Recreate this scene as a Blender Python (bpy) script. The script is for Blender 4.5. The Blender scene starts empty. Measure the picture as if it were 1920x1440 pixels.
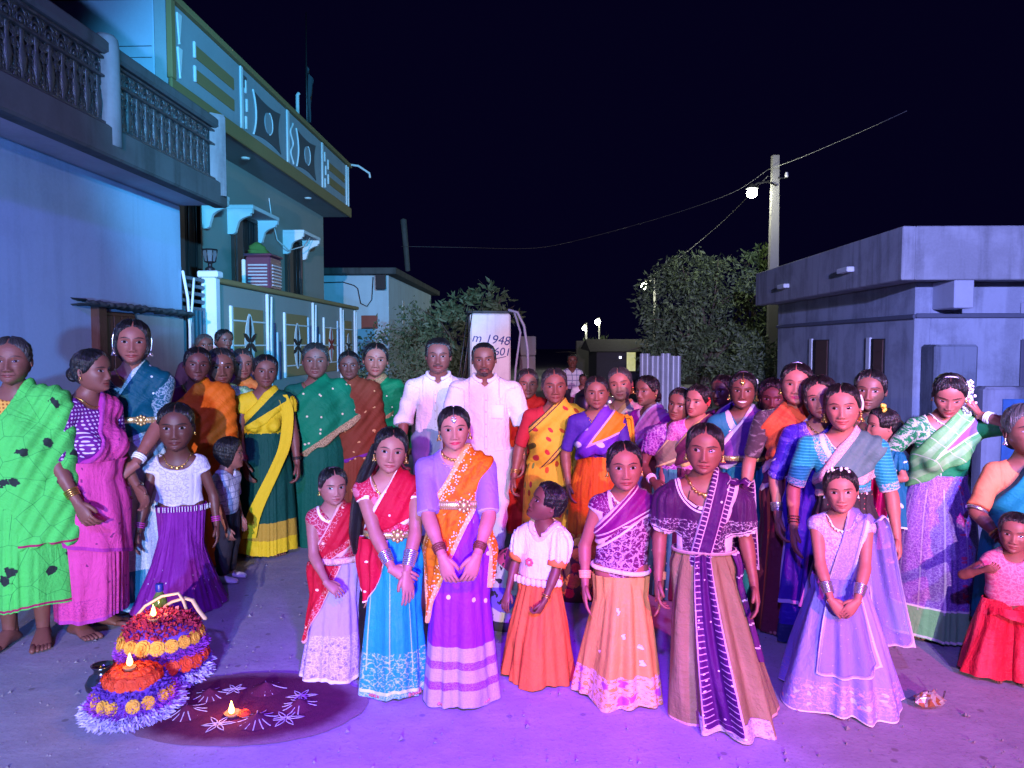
import bpy, math, random
import numpy as np
from mathutils import Vector, Matrix

SC = bpy.context.scene
COL = SC.collection
FPX = 1400.0                      # focal length in photo pixels (photo 1920 wide)
HOR = 646.0                       # horizon row
CAMH = 1.60
PITCH = math.atan((720 - HOR) / FPX)

# ------------------------------------------------------------------ camera
cd = bpy.data.cameras.new('camera')
cam = bpy.data.objects.new('camera', cd)
COL.objects.link(cam)
cam.location = (0, 0, CAMH)
cam.rotation_euler = (math.pi / 2 - PITCH, 0, 0)
cd.sensor_width = 36.0
cd.lens = 36.0 * FPX / 1920.0
cd.clip_start = 0.05
cd.clip_end = 500
SC.camera = cam

# ------------------------------------------------------------------ night sky
W = bpy.data.worlds.new('World')
SC.world = W
W.use_nodes = True
bg = W.node_tree.nodes['Background']
bg.inputs[0].default_value = (0.0012, 0.0007, 0.0095, 1)
bg.inputs[1].default_value = 1.0

# ------------------------------------------------------------------ stage lamps around the photographer, with added fill spots
def spot(name, loc, target, energy, col, size=60, blend=.5, radius=.12):
    l = bpy.data.lights.new(name, 'SPOT')
    l.energy = energy
    l.color = col
    l.spot_size = math.radians(size)
    l.spot_blend = blend
    l.shadow_soft_size = radius
    o = bpy.data.objects.new(name, l)
    COL.objects.link(o)
    o.location = loc
    o.rotation_euler = (Vector(target) - Vector(loc)).to_track_quat('-Z', 'Y').to_euler()
    return o

spot('white_stage_lamp', (0.5, -12.0, 3.4), (0.1, 5.2, 1.0), 10300, (1.0, 0.80, 0.90), 29, .55, .06)
spot('cyan_stage_lamp', (2.6, -3.0, 3.3), (-4.2, 14.5, 3.4), 14000, (0.07, 0.45, 0.82), 27, .5, .10)
spot('blue_stage_lamp', (-0.9, -2.6, 4.8), (-1.4, 3.6, 0.0), 2100, (0.20, 0.13, 1.0), 80, .8, .10)
spot('wall_wash_fill', (-0.3, -2.6, 1.3), (-3.4, 6.0, 2.4), 2700, (0.17, 0.42, 1.0), 66, .9, .10)  # unseen fill added low to light the wall and balcony underside
spot('pink_stage_lamp', (3.2, -4.6, 3.6), (1.3, 4.4, 0.95), 5000, (1.0, 0.015, 0.30), 29, .9, .07)
spot('violet_stage_lamp', (0.2, 0.6, 2.4), (-0.1, 2.7, 0.0), 2100, (0.22, 0.0, 1.0), 52, 1.0, .08)
spot('indigo_stage_lamp', (1.6, -3.0, 3.4), (6.2, 9.5, 1.8), 13500, (0.31, 0.34, 1.0), 44, .7, .10)
spot('lavender_ground_fill', (2.0, -1.8, 3.8), (2.1, 3.5, 0.0), 1500, (0.40, 0.21, 1.0), 58, .9, .08)  # unseen fill added to lift the ground on the right
spot('cool_white_fill', (3.4, -6.0, 4.6), (1.6, 5.3, 1.5), 3000, (1.0, 0.80, 0.95), 19, .6, .06)  # unseen fill added to brighten the shadowed back row

vs = SC.view_settings
vs.view_transform = 'Standard'
vs.look = 'None'
vs.exposure = 0.0
vs.gamma = 1.0
vs.use_curve_mapping = False
SC.cycles.max_bounces = 5
SC.cycles.use_denoising = True


# ------------------------------------------------------------------ where a photo pixel points
def ray(px, py):
    x = (px - 960) / FPX
    z = -(py - 720) / FPX
    c, s = math.cos(PITCH), math.sin(PITCH)
    return x, c + s * z, -s + c * z


def at(px, py, d):
    x, y, z = ray(px, py)
    k = d / y
    return Vector((x * k, d, CAMH + z * k))


def gnd(px, py):
    x, y, z = ray(px, py)
    k = -CAMH / z
    return Vector((x * k, y * k, 0))


def hexc(h):
    h = h.lstrip('#')
    v = [int(h[i:i + 2], 16) / 255 for i in (0, 2, 4)]
    return tuple((c / 12.92 if c <= .04045 else ((c + .055) / 1.055) ** 2.4) for c in v)


# ------------------------------------------------------------------ materials: node helper
class E:
    def __init__(s, nt, k): s.nt, s.k = nt, k
    def __add__(a, b): return a.nt.m('ADD', a, b)
    def __radd__(a, b): return a.nt.m('ADD', b, a)
    def __sub__(a, b): return a.nt.m('SUBTRACT', a, b)
    def __rsub__(a, b): return a.nt.m('SUBTRACT', b, a)
    def __mul__(a, b): return a.nt.m('MULTIPLY', a, b)
    def __rmul__(a, b): return a.nt.m('MULTIPLY', b, a)
    def __truediv__(a, b): return a.nt.m('DIVIDE', a, b)


class NT:
    def __init__(s, name):
        s.mat = bpy.data.materials.new(name)
        s.mat.use_nodes = True
        s.t = s.mat.node_tree
        s.b = s.t.nodes['Principled BSDF']

    def put(s, sock, v):
        if isinstance(v, E):
            s.t.links.new(v.k, sock)
        elif isinstance(v, (tuple, list)) and len(v) == 3 and sock.type == 'RGBA':
            sock.default_value = (*v, 1)
        else:
            sock.default_value = v

    def node(s, typ, **kw):
        n = s.t.nodes.new(typ)
        for k, v in kw.items():
            setattr(n, k, v)
        return n

    def m(s, op, a, b=0.0, c=0.0, clamp=False):
        n = s.node('ShaderNodeMath', operation=op, use_clamp=clamp)
        s.put(n.inputs[0], a)
        s.put(n.inputs[1], b)
        if op in ('MULTIPLY_ADD', 'COMPARE', 'SMOOTH_MIN', 'SMOOTH_MAX'):
            s.put(n.inputs[2], c)
        return E(s, n.outputs[0])

    def abs(s, a): return s.m('ABSOLUTE', a)
    def min(s, a, b): return s.m('MINIMUM', a, b)
    def max(s, a, b): return s.m('MAXIMUM', a, b)
    def lt(s, a, b): return s.m('LESS_THAN', a, b)
    def gt(s, a, b): return s.m('GREATER_THAN', a, b)
    def hyp(s, a, b): return s.m('SQRT', s.m('MULTIPLY_ADD', a, a, b * b))

    def step(s, x, a, b):
        n = s.node('ShaderNodeMapRange', interpolation_type='SMOOTHSTEP')
        s.put(n.inputs[0], x)
        n.inputs[1].default_value = a
        n.inputs[2].default_value = b
        return E(s, n.outputs[0])

    def mix(s, f, a, b):
        n = s.node('ShaderNodeMix', data_type='RGBA')
        s.put(n.inputs[0], f)
        s.put(n.inputs[6], a)
        s.put(n.inputs[7], b)
        return E(s, n.outputs[2])

    def attr(s, name='gc'):
        n = s.node('ShaderNodeAttribute', attribute_name=name)
        x = s.node('ShaderNodeSeparateXYZ')
        s.t.links.new(n.outputs['Vector'], x.inputs[0])
        return E(s, n.outputs['Vector']), E(s, x.outputs[0]), E(s, x.outputs[1]), E(s, x.outputs[2])

    def objco(s):
        n = s.node('ShaderNodeTexCoord')
        x = s.node('ShaderNodeSeparateXYZ')
        s.t.links.new(n.outputs['Object'], x.inputs[0])
        return E(s, n.outputs['Object']), E(s, x.outputs[0]), E(s, x.outputs[1]), E(s, x.outputs[2])

    def scaled(s, v, sx, sy=None, sz=None, off=(0, 0, 0)):
        n = s.node('ShaderNodeMapping')
        s.put(n.inputs[0], v)
        n.inputs[1].default_value = off
        n.inputs[3].default_value = (sx, sx if sy is None else sy, sx if sz is None else sz)
        return E(s, n.outputs[0])

    def noise(s, v, scale, detail=2.0, rough=.5, dist=0.0):
        n = s.node('ShaderNodeTexNoise')
        s.put(n.inputs['Vector'], v)
        n.inputs['Scale'].default_value = scale
        n.inputs['Detail'].default_value = detail
        n.inputs['Roughness'].default_value = rough
        n.inputs['Distortion'].default_value = dist
        return E(s, n.outputs[0])

    def voro(s, v, scale, feature='F1', rnd=1.0, dim='2D'):
        n = s.node('ShaderNodeTexVoronoi', feature=feature, voronoi_dimensions=dim)
        s.put(n.inputs['Vector'], v)
        n.inputs['Scale'].default_value = scale
        n.inputs['Randomness'].default_value = rnd
        c = None
        if feature == 'F1':
            x = s.node('ShaderNodeSeparateColor')
            s.t.links.new(n.outputs['Color'], x.inputs[0])
            c = (E(s, x.outputs[0]), E(s, x.outputs[1]))
        return E(s, n.outputs['Distance']), c

    def bump(s, h, strength=.3, dist=.01):
        n = s.node('ShaderNodeBump')
        n.inputs['Strength'].default_value = strength
        n.inputs['Distance'].default_value = dist
        s.put(n.inputs['Height'], h)
        s.t.links.new(n.outputs[0], s.b.inputs['Normal'])

    def set(s, **kw):
        names = {'col': 'Base Color', 'rough': 'Roughness', 'metal': 'Metallic', 'spec': 'Specular IOR Level', 'sheen': 'Sheen Weight',
                 'emit': 'Emission Color', 'estr': 'Emission Strength', 'alpha': 'Alpha', 'aniso': 'Anisotropic', 'trans': 'Transmission Weight'}
        for k, v in kw.items():
            s.put(s.b.inputs[names[k]], v)
        return s


MATS = {}


def plain(name, col, rough=.6, metal=0.0, vary=.12, scale=8.0, bump=0.0, emit=0.0, spec=.5):
    if name in MATS:
        return MATS[name]
    t = NT(name)
    v = t.objco()[0]
    n = t.noise(v, scale, 4, .6)
    c = t.mix(n, tuple(x * (1 - vary * 1.6) for x in col), tuple(min(1, x * (1 + vary * 1.2)) for x in col))
    t.set(col=c, rough=rough, metal=metal, spec=spec)
    if bump:
        t.bump(t.noise(v, scale * 6, 4, .65), bump, .01)
    if emit:
        t.set(emit=col, estr=emit)
    MATS[name] = t.mat
    return t.mat


def plaster(name, col, stain=(.12, .12, .11), amt=.5, drip=.5, rough=.85, scale=1.2, bump=.25):
    """painted plaster: blotches, fine grain and rain streaks"""
    if name in MATS:
        return MATS[name]
    t = NT(name)
    v, x, y, z = t.objco()
    a = t.noise(v, scale, 6, .62, .3)
    b = t.noise(t.scaled(v, 5, 5, .5), 1.0, 4, .6)
    c = t.mix(t.step(a, .42, .62) * amt, col, tuple((q * .55 + w * .45) for q, w in zip(col, stain)))
    c = t.mix(t.step(b, .47, .66) * drip, c, stain)
    f = t.noise(v, 38, 3, .6)
    c = t.mix(t.step(f, .3, .8) * .18, c, tuple(min(1, q * 1.25) for q in col))
    t.set(col=c, rough=rough, spec=.3)
    t.bump(a * .6 + t.noise(v, 60, 4, .7) * .4, bump, .012)
    MATS[name] = t.mat
    return t.mat


# ------------------------------------------------------------------ geometry buffers
class G:
    def __init__(s):
        s.V, s.F, s.M, s.A, s.n = [], [], [], [], 0

    def add(s, V, F, mi=0, gc=None):
        """V (N,3); F: array (M,3|4) or list of them"""
        V = np.asarray(V, dtype=np.float32).reshape(-1, 3)
        fs = F if isinstance(F, list) else [F]
        for f in fs:
            f = np.asarray(f, dtype=np.int32)
            if len(f):
                s.F.append(f + s.n)
                s.M.append(np.full(len(f), mi, np.int32))
        s.V.append(V)
        s.A.append(np.full((len(V), 3), 9.0, np.float32) * np.array([1, 1, 0], np.float32) if gc is None else np.asarray(gc, np.float32).reshape(-1, 3))
        s.n += len(V)
        return s

    def mesh(s, name, mats, smooth=True):
        me = bpy.data.meshes.new(name)
        V = np.concatenate(s.V)
        me.vertices.add(len(V))
        me.vertices.foreach_set('co', V.ravel())
        loops = np.concatenate([f.ravel() for f in s.F])
        sizes = np.concatenate([np.full(len(f), f.shape[1], np.int32) for f in s.F])
        starts = np.concatenate([[0], np.cumsum(sizes)[:-1]]).astype(np.int32)
        me.loops.add(len(loops))
        me.loops.foreach_set('vertex_index', loops.astype(np.int32))
        me.polygons.add(len(sizes))
        me.polygons.foreach_set('loop_start', starts)
        try:
            me.polygons.foreach_set('loop_total', sizes)
        except Exception:
            pass
        me.polygons.foreach_set('material_index', np.concatenate(s.M))
        me.polygons.foreach_set('use_smooth', np.full(len(sizes), smooth, bool))
        for m in mats:
            me.materials.append(m)
        at_ = me.attributes.new('gc', 'FLOAT_VECTOR', 'POINT')
        at_.data.foreach_set('vector', np.concatenate(s.A).ravel())
        me.update(calc_edges=True)
        me.validate()
        return me

    def obj(s, name, mats, parent=None, loc=None, smooth=True):
        o = bpy.data.objects.new(name, s.mesh(name, mats if isinstance(mats, (list, tuple)) else [mats], smooth))
        COL.objects.link(o)
        o.parent = parent
        if loc is not None:
            o.location = loc
        return o


def link(name, me, parent=None, loc=(0, 0, 0), rot=(0, 0, 0), scale=(1, 1, 1)):
    o = bpy.data.objects.new(name, me)
    COL.objects.link(o)
    o.parent = parent
    o.location = loc
    o.rotation_euler = rot
    o.scale = scale
    return o


def tag(o, label=None, cat=None, group=None, kind=None):
    if label: o['label'] = label
    if cat: o['category'] = cat
    if group: o['group'] = group
    if kind: o['kind'] = kind
    return o


def empty(name, loc, rz=0.0, label=None, cat=None, group=None):
    o = bpy.data.objects.new(name, None)
    COL.objects.link(o)
    o.location = loc
    o.rotation_euler = (0, 0, rz)
    return tag(o, label, cat, group)


def grid_faces(nu, nv, closed_u=False, flip=False):
    """vertex (i over v rows, j over u columns): index i*nu+j"""
    j = np.arange(nu if closed_u else nu - 1)
    i = np.arange(nv - 1)
    I, J = np.meshgrid(i, j, indexing='ij')
    J2 = (J + 1) % nu
    q = np.stack([I * nu + J, I * nu + J2, (I + 1) * nu + J2, (I + 1) * nu + J], -1).reshape(-1, 4)
    return q[:, ::-1] if flip else q


def box_geo(g, x0, x1, y0, y1, z0, z1, mi=0, bev=0.0):
    if bev <= 0:
        V = [(x0, y0, z0), (x1, y0, z0), (x1, y1, z0), (x0, y1, z0), (x0, y0, z1), (x1, y0, z1), (x1, y1, z1), (x0, y1, z1)]
        F = [(0, 3, 2, 1), (4, 5, 6, 7), (0, 1, 5, 4), (1, 2, 6, 5), (2, 3, 7, 6), (3, 0, 4, 7)]
        return g.add(V, np.array(F), mi)
    # chamfered box
    b = min(bev, (x1 - x0) * .45, (y1 - y0) * .45, (z1 - z0) * .45)
    bm = bmesh_box(x0, x1, y0, y1, z0, z1, b)
    return g.add(bm[0], bm[1], mi)


def bmesh_box(x0, x1, y0, y1, z0, z1, b):
    import bmesh
    bm = bmesh.new()
    r = bmesh.ops.create_cube(bm, size=1.0)
    for v in r['verts']:
        v.co = Vector((x0 if v.co.x < 0 else x1, y0 if v.co.y < 0 else y1, z0 if v.co.z < 0 else z1))
    bmesh.ops.bevel(bm, geom=bm.edges[:] + bm.verts[:], offset=b, segments=1, affect='EDGES', profile=.5)
    bm.verts.index_update()
    V = [tuple(v.co) for v in bm.verts]
    q = [[v.index for v in f.verts] for f in bm.faces]
    bm.free()
    return V, [np.array([f for f in q if len(f) == k]) for k in (3, 4) if any(len(f) == k for f in q)]


def tube_geo(g, pts, rad, n=8, mi=0, cap=True, flat=None, gc=None):
    P = np.asarray(pts, float)
    m = len(P)
    R = np.full(m, rad, float) if np.isscalar(rad) else np.asarray(rad, float)
    T = np.gradient(P, axis=0)
    T /= np.maximum(np.linalg.norm(T, axis=1, keepdims=True), 1e-9)
    up = np.array([0, 0, 1.0]) if abs(T[0][2]) < .9 else np.array([1.0, 0, 0])
    N = np.zeros_like(P)
    u = np.cross(T[0], up); u /= np.linalg.norm(u)
    for i in range(m):
        u = u - T[i] * np.dot(u, T[i])
        u /= max(np.linalg.norm(u), 1e-9)
        N[i] = u
    B = np.cross(T, N)
    a = np.linspace(0, 2 * math.pi, n, endpoint=False)
    fl = 1.0 if flat is None else flat
    V = P[:, None] + R[:, None, None] * (np.cos(a)[None, :, None] * N[:, None] + fl * np.sin(a)[None, :, None] * B[:, None])
    V = V.reshape(-1, 3)
    F = [grid_faces(n, m, True)]
    if cap:
        V = np.concatenate([V, P[:1] - T[:1] * R[0] * .4, P[-1:] + T[-1:] * R[-1] * .6])
        k = np.arange(n)
        F.append(np.stack([np.full(n, n * m), (k + 1) % n, k], -1))
        o = n * (m - 1)
        F.append(np.stack([np.full(n, n * m + 1), o + k, o + (k + 1) % n], -1))
    A = None
    if gc is not None:
        A = np.zeros((len(V), 3))
        s = np.concatenate([[0], np.cumsum(np.linalg.norm(np.diff(P, axis=0), axis=1))])
        A[:n * m, 1] = np.repeat(s, n)
        A[:n * m, 0] = np.tile(a / (2 * math.pi), m)
    return g.add(V, F, mi, A)


def lathe_geo(g, prof, n=16, c=(0, 0, 0), mi=0, sx=1.0, sy=1.0, gcv=False):
    pr = np.asarray(prof, float)
    a = np.linspace(0, 2 * math.pi, n, endpoint=False)
    V = np.stack([c[0] + sx * pr[:, 0:1] * np.cos(a), c[1] + sy * pr[:, 0:1] * np.sin(a), c[2] + np.repeat(pr[:, 1:2], n, 1)], -1).reshape(-1, 3)
    gc = None
    if gcv:
        gc = np.stack([np.tile(a * pr[:, 0].max(), len(pr)), np.repeat(pr[:, 1], n), np.repeat(pr[:, 1], n)], -1)
    return g.add(V, grid_faces(n, len(pr), True), mi, gc)


def ball_geo(g, c, r, nu=10, nv=7, mi=0, s=(1, 1, 1)):
    ph = np.linspace(-math.pi / 2, math.pi / 2, nv)
    a = np.linspace(0, 2 * math.pi, nu, endpoint=False)
    V = np.stack([c[0] + r * s[0] * np.cos(ph)[:, None] * np.cos(a), c[1] + r * s[1] * np.cos(ph)[:, None] * np.sin(a),
                  c[2] + r * s[2] * np.repeat(np.sin(ph)[:, None], nu, 1)], -1).reshape(-1, 3)
    return g.add(V, grid_faces(nu, nv, True), mi)


def ring_geo(g, c, axis, r, t, n=20, k=6, mi=0, flat=1.0):
    ax = Vector(axis).normalized()
    u = ax.orthogonal().normalized()
    w = ax.cross(u)
    a = np.linspace(0, 2 * math.pi, n, endpoint=False)
    b = np.linspace(0, 2 * math.pi, k, endpoint=False)
    U, Wv, A = np.array(u), np.array(w), np.array(ax)
    D = np.cos(a)[:, None] * U + np.sin(a)[:, None] * Wv
    V = (np.array(c) + D[:, None] * (r + t * np.cos(b))[None, :, None] + A * (t * flat * np.sin(b))[None, :, None]).reshape(-1, 3)
    i = np.arange(n)[:, None]; j = np.arange(k)[None, :]
    i2, j2 = (i + 1) % n, (j + 1) % k
    F = np.stack(np.broadcast_arrays(i * k + j, i2 * k + j, i2 * k + j2, i * k + j2), -1).reshape(-1, 4)
    return g.add(V, F, mi)


# ------------------------------------------------------------------ surfaces from distance fields
def surface_nets(D, org, h):
    S = D < 0
    nx, ny, nz = D.shape
    c = S[:-1, :-1, :-1].astype(np.int8)
    tot = np.zeros_like(c)
    for dx in (0, 1):
        for dy in (0, 1):
            for dz in (0, 1):
                tot += S[dx:nx - 1 + dx, dy:ny - 1 + dy, dz:nz - 1 + dz]
    act = (tot > 0) & (tot < 8)
    idx = np.argwhere(act)
    if not len(idx):
        return np.zeros((0, 3)), np.zeros((0, 4), int)
    ids = -np.ones(act.shape, np.int64)
    ids[act] = np.arange(len(idx))
    i, j, k = idx.T
    acc = np.zeros((len(idx), 3)); cnt = np.zeros(len(idx))
    corners = [(a, b, c_) for a in (0, 1) for b in (0, 1) for c_ in (0, 1)]
    for p in corners:
        for ax in range(3):
            if p[ax]:
                continue
            q = list(p); q[ax] = 1
            a = D[i + p[0], j + p[1], k + p[2]]
            b = D[i + q[0], j + q[1], k + q[2]]
            mk = (a < 0) != (b < 0)
            t = a / np.where(np.abs(a - b) < 1e-12, 1, a - b)
            w = np.array(p, float) * np.ones((len(idx), 1))
            w[:, ax] = np.clip(t, 0, 1)
            acc += w * mk[:, None]
            cnt += mk
    V = (idx + acc / np.maximum(cnt, 1)[:, None]) * h + org
    quads = []
    for ax in range(3):
        sl = [slice(None)] * 3
        a = [slice(1, -1)] * 3; b = [slice(1, -1)] * 3
        a[ax] = slice(0, -1); b[ax] = slice(1, None)
        A, B = S[tuple(a)], S[tuple(b)]
        e = np.argwhere(A != B)
        if not len(e):
            continue
        inside = A[tuple(e.T)]
        o = np.ones(3, int); o[ax] = 0
        e = e + o
        u, v = [(1, 2), (2, 0), (0, 1)][ax]
        du = np.zeros(3, int); du[u] = 1
        dv = np.zeros(3, int); dv[v] = 1
        q = np.stack([ids[tuple((e - du - dv).T)], ids[tuple((e - dv).T)], ids[tuple(e.T)], ids[tuple((e - du).T)]], -1)
        q[~inside] = q[~inside][:, ::-1]
        quads.append(q)
    return V, np.concatenate(quads)


def smin(a, b, k):
    h = np.clip(.5 + .5 * (b - a) / k, 0, 1)
    return b * (1 - h) + a * h - k * h * (1 - h)


def cone_d(X, Y, Z, pr):
    a, b, ra, rb, sy = pr[:5]
    ab = np.subtract(b, a)
    L = float(np.dot(ab, ab)) + 1e-12
    px, py, pz = X - a[0], Y - a[1], Z - a[2]
    t = np.clip((px * ab[0] + py * ab[1] + pz * ab[2]) / L, 0, 1)
    qx, qy, qz = px - t * ab[0], (py - t * ab[1]) / sy, pz - t * ab[2]
    return (np.sqrt(qx * qx + qy * qy + qz * qz) - (ra + (rb - ra) * t)) * min(1, sy * 1.15)


class Field:
    """a distance grid over a box"""
    def __init__(s, lo, hi, h):
        s.h = h
        s.lo = np.array(lo, float) - 2 * h
        n = np.ceil((np.array(hi) + 2 * h - s.lo) / h).astype(int) + 1
        s.ax = [s.lo[i] + h * np.arange(n[i]) for i in range(3)]
        s.D = np.full(n, .12, np.float64)

    def union(s, prims, k=.02, off=0.0):
        for pr in prims:
            a, b, ra, rb = pr[:4]
            kk = pr[5] if len(pr) > 5 and pr[5] is not None else k
            r = max(ra, rb) + off + kk + 3 * s.h + .02
            sl = []
            for i in range(3):
                l, u = min(a[i], b[i]) - r, max(a[i], b[i]) + r
                i0 = max(0, int((l - s.lo[i]) / s.h)); i1 = min(len(s.ax[i]), int((u - s.lo[i]) / s.h) + 2)
                sl.append(slice(i0, max(i0, i1)))
            if any(q.stop <= q.start for q in sl):
                continue
            X = s.ax[0][sl[0]][:, None, None]; Y = s.ax[1][sl[1]][None, :, None]; Z = s.ax[2][sl[2]][None, None, :]
            d = cone_d(X, Y, Z, pr) - off
            sl = tuple(sl)
            s.D[sl] = smin(s.D[sl], d, kk)
        return s

    def xyz(s):
        return s.ax[0][:, None, None], s.ax[1][None, :, None], s.ax[2][None, None, :]

    def cut(s, d):
        s.D = np.maximum(s.D, d)
        return s

    def net(s):
        return surface_nets(s.D, s.lo, s.h)


def bounds(prims, pad=0.0):
    lo = np.min([np.minimum(p[0], p[1]) - max(p[2], p[3]) for p in prims], axis=0) - pad
    hi = np.max([np.maximum(p[0], p[1]) + max(p[2], p[3]) for p in prims], axis=0) + pad
    return lo, hi


def sdf_pts(P, prims, k=.02):
    d = np.full(len(P), 1.0)
    for pr in prims:
        kk = pr[5] if len(pr) > 5 and pr[5] is not None else k
        d = smin(d, cone_d(P[:, 0], P[:, 1], P[:, 2], pr), kk)
    return d


def snap(P, prims, off, it=4):
    """push points onto the surface of the field, OFF outside it"""
    P = np.array(P, float)
    for _ in range(it):
        d = sdf_pts(P, prims)
        e = 2e-3
        gr = np.stack([(sdf_pts(P + np.eye(3)[i] * e, prims) - sdf_pts(P - np.eye(3)[i] * e, prims)) / (2 * e) for i in range(3)], -1)
        n2 = np.maximum((gr ** 2).sum(1), .05)
        P -= gr * ((d - off) / n2)[:, None]
    return P
# ------------------------------------------------------------------ skin, hair, cloth
def skin(tone, lip=None, bindi=None, moustache=False, beard=False, teeth=False, gaze=0.0, gazez=0.0, old=False, openness=1.0, smile=0.0, henna=False, brow=1.0, fx=(.150, .118, 1.0, 0.0)):
    key = ('skin', fx, tone, lip, bindi, moustache, beard, teeth, gaze, gazez, old, openness, smile, brow)
    if key in MATS:
        return MATS[key]
    t = NT('skin')
    v, gx, gz, fr = t.attr()
    ov = t.objco()[0]
    base = t.mix(t.noise(ov, 14, 5, .65), tuple(c * .70 for c in tone), tuple(min(1, c * 1.26) for c in tone))
    base = t.mix(t.step(t.noise(ov, 55, 4, .7), .55, .75) * .25, base, tuple(c * .6 for c in tone))
    x = t.abs(gx)
    on = t.gt(fr, .5)
    col = base
    # lips
    lipc = lip or tuple(a * b for a, b in zip(tone, (.95, .34, .42)))
    lx = gx / fx[1]
    l2 = lx * lx
    zl = l2 * (.018 * smile) + .182
    dz = gz - zl
    l = 1.0 - l2
    U = l * (.034 * fx[2]) - t.m('MULTIPLY', t.step(x, .022, .0), .006) - dz
    L = dz + l * (.050 * fx[2])
    lipm = t.step(t.min(U, L), 0, .008) * on
    col = t.mix(lipm * (.95 if lip else .85), col, lipc)
    ln = t.step(t.abs(dz), .010, .003) * t.step(l, -.1, .12) * on
    col = t.mix(ln * .9, col, tuple(c * .16 for c in tone))
    if teeth:
        tm = t.step(l * .020 - t.abs(dz - .001), 0, .004) * on
        col = t.mix(tm, col, (.75, .72, .66))
    # nostrils
    nd = t.hyp((x - .034) / 1.5, gz - .262)
    col = t.mix(t.step(nd, .013, .006) * on * .75, col, tuple(c * .12 for c in tone))
    # brows
    bx = (x - .155) / .118
    b2 = 1.0 - bx * bx
    bd = t.abs(gz - b2 * (.026 + fx[3]) - .564)
    bm = t.step(b2 * .0150 + .004 - bd, 0, .006) * t.step(b2, 0, .15) * on
    bn = t.noise(t.scaled(v, 60, 220, 1), 1.0, 2)
    col = t.mix(bm * (bn * .5 + .62 * brow), col, (.012, .009, .008))
    # eyes
    ex = (x - fx[0]) / .076
    al = 1.0 - ex * ex
    zz = gz - ex * .008 - .487
    up = al * (.036 * openness) - zz
    lo = zz + al * .022
    mn = t.min(up, lo)
    lid = t.step(t.min(up + .011, lo + .006), 0, .006) * t.step(al, -.18, .05) * on
    col = t.mix(lid * .86, col, (.010, .008, .008))
    eye = t.step(mn, 0, .005) * on
    col = t.mix(eye, col, (.30, .25, .25))
    sg = t.m('SIGN', gx)
    ir = t.hyp(x - fx[0] - sg * gaze, gz - (.491 + gazez))
    col = t.mix(t.step(ir, .040, .033) * eye, col, (.020, .011, .007))
    col = t.mix(t.step(ir, .019, .014) * eye, col, (.003, .003, .003))
    # lid crease: its shade drawn as a dark line in the colour
    cr = t.abs(zz - al * .056 - .004)
    col = t.mix(t.step(cr, .006, .001) * t.step(al, .1, .4) * on * .55, col, tuple(c * .35 for c in tone))
    if bindi:
        col = t.mix(t.step(t.hyp(gx, gz - .615), .026, .020) * on, col, bindi)
    hairn = t.noise(t.scaled(v, 90, 40, 1), 1.0, 3)
    if moustache or beard:
        mm = t.step(t.min(t.min(.250 - gz - x * .16, gz - .205 + x * .14), .150 - x), 0, .010) * on
        col = t.mix(mm * (hairn * .5 + .6), col, (.010, .008, .007))
    if beard:
        chin = t.step(.085 - t.hyp(gx * .62, gz - .045), 0, .02)
        side = t.step(t.min(x - .105, .215 - x), -.012, .006) * t.step(t.min(gz - .0, .215 - gz), 0, .02) * .55
        sm = t.max(chin, side) * t.step(t.max(U + .003, L + .003), 0, .001) * on
        sm = sm * t.step(lipm, .5, .1)
        col = t.mix(sm * (hairn * .4 + .65), col, (.010, .008, .007))
    h = t.noise(ov, 120, 3, .7) * .3
    if old:
        w1 = t.noise(t.scaled(v, 6, 46, 1), 1.0, 3, .6, .6)
        w2 = t.noise(t.scaled(ov, 30, 30, 60), 1.0, 3, .6)
        h = h + w1 * 1.0 + w2 * .5
        col = t.mix(t.step(w1, .56, .70) * on * .42, col, tuple(c * .45 for c in tone))
        nl = t.abs(x - .10 - (.30 - gz) * .42)
        col = t.mix(t.step(nl, .012, .003) * t.step(t.min(gz - .16, .32 - gz), 0, .03) * on * .5, col, tuple(c * .4 for c in tone))  # shade of the cheek fold painted into the colour
    ro = t.m('MULTIPLY_ADD', eye, -.38, .50)
    t.set(col=col, rough=ro, spec=.36)
    t.bump(h, .35 if old else .12, .006)
    MATS[key] = t.mat
    return t.mat


def hair_mat(grey=0.0):
    key = ('hair', grey)
    if key in MATS:
        return MATS[key]
    t = NT('hair')
    v, u, w, z = t.attr()
    a = t.noise(t.scaled(v, 150, 7, 1), 1.0, 3, .6)
    b = t.noise(t.scaled(v, 30, 3, 1), 1.0, 2)
    lo, hi = (.003, .0026, .0026), (.012 + .25 * grey, .010 + .24 * grey, .010 + .23 * grey)
    t.set(col=t.mix(a * .6 + b * .4, lo, hi), rough=.38, spec=.4)
    t.bump(a + b * .6, .9, .009)
    MATS[key] = t.mat
    return t.mat


CN = [0]


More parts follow.
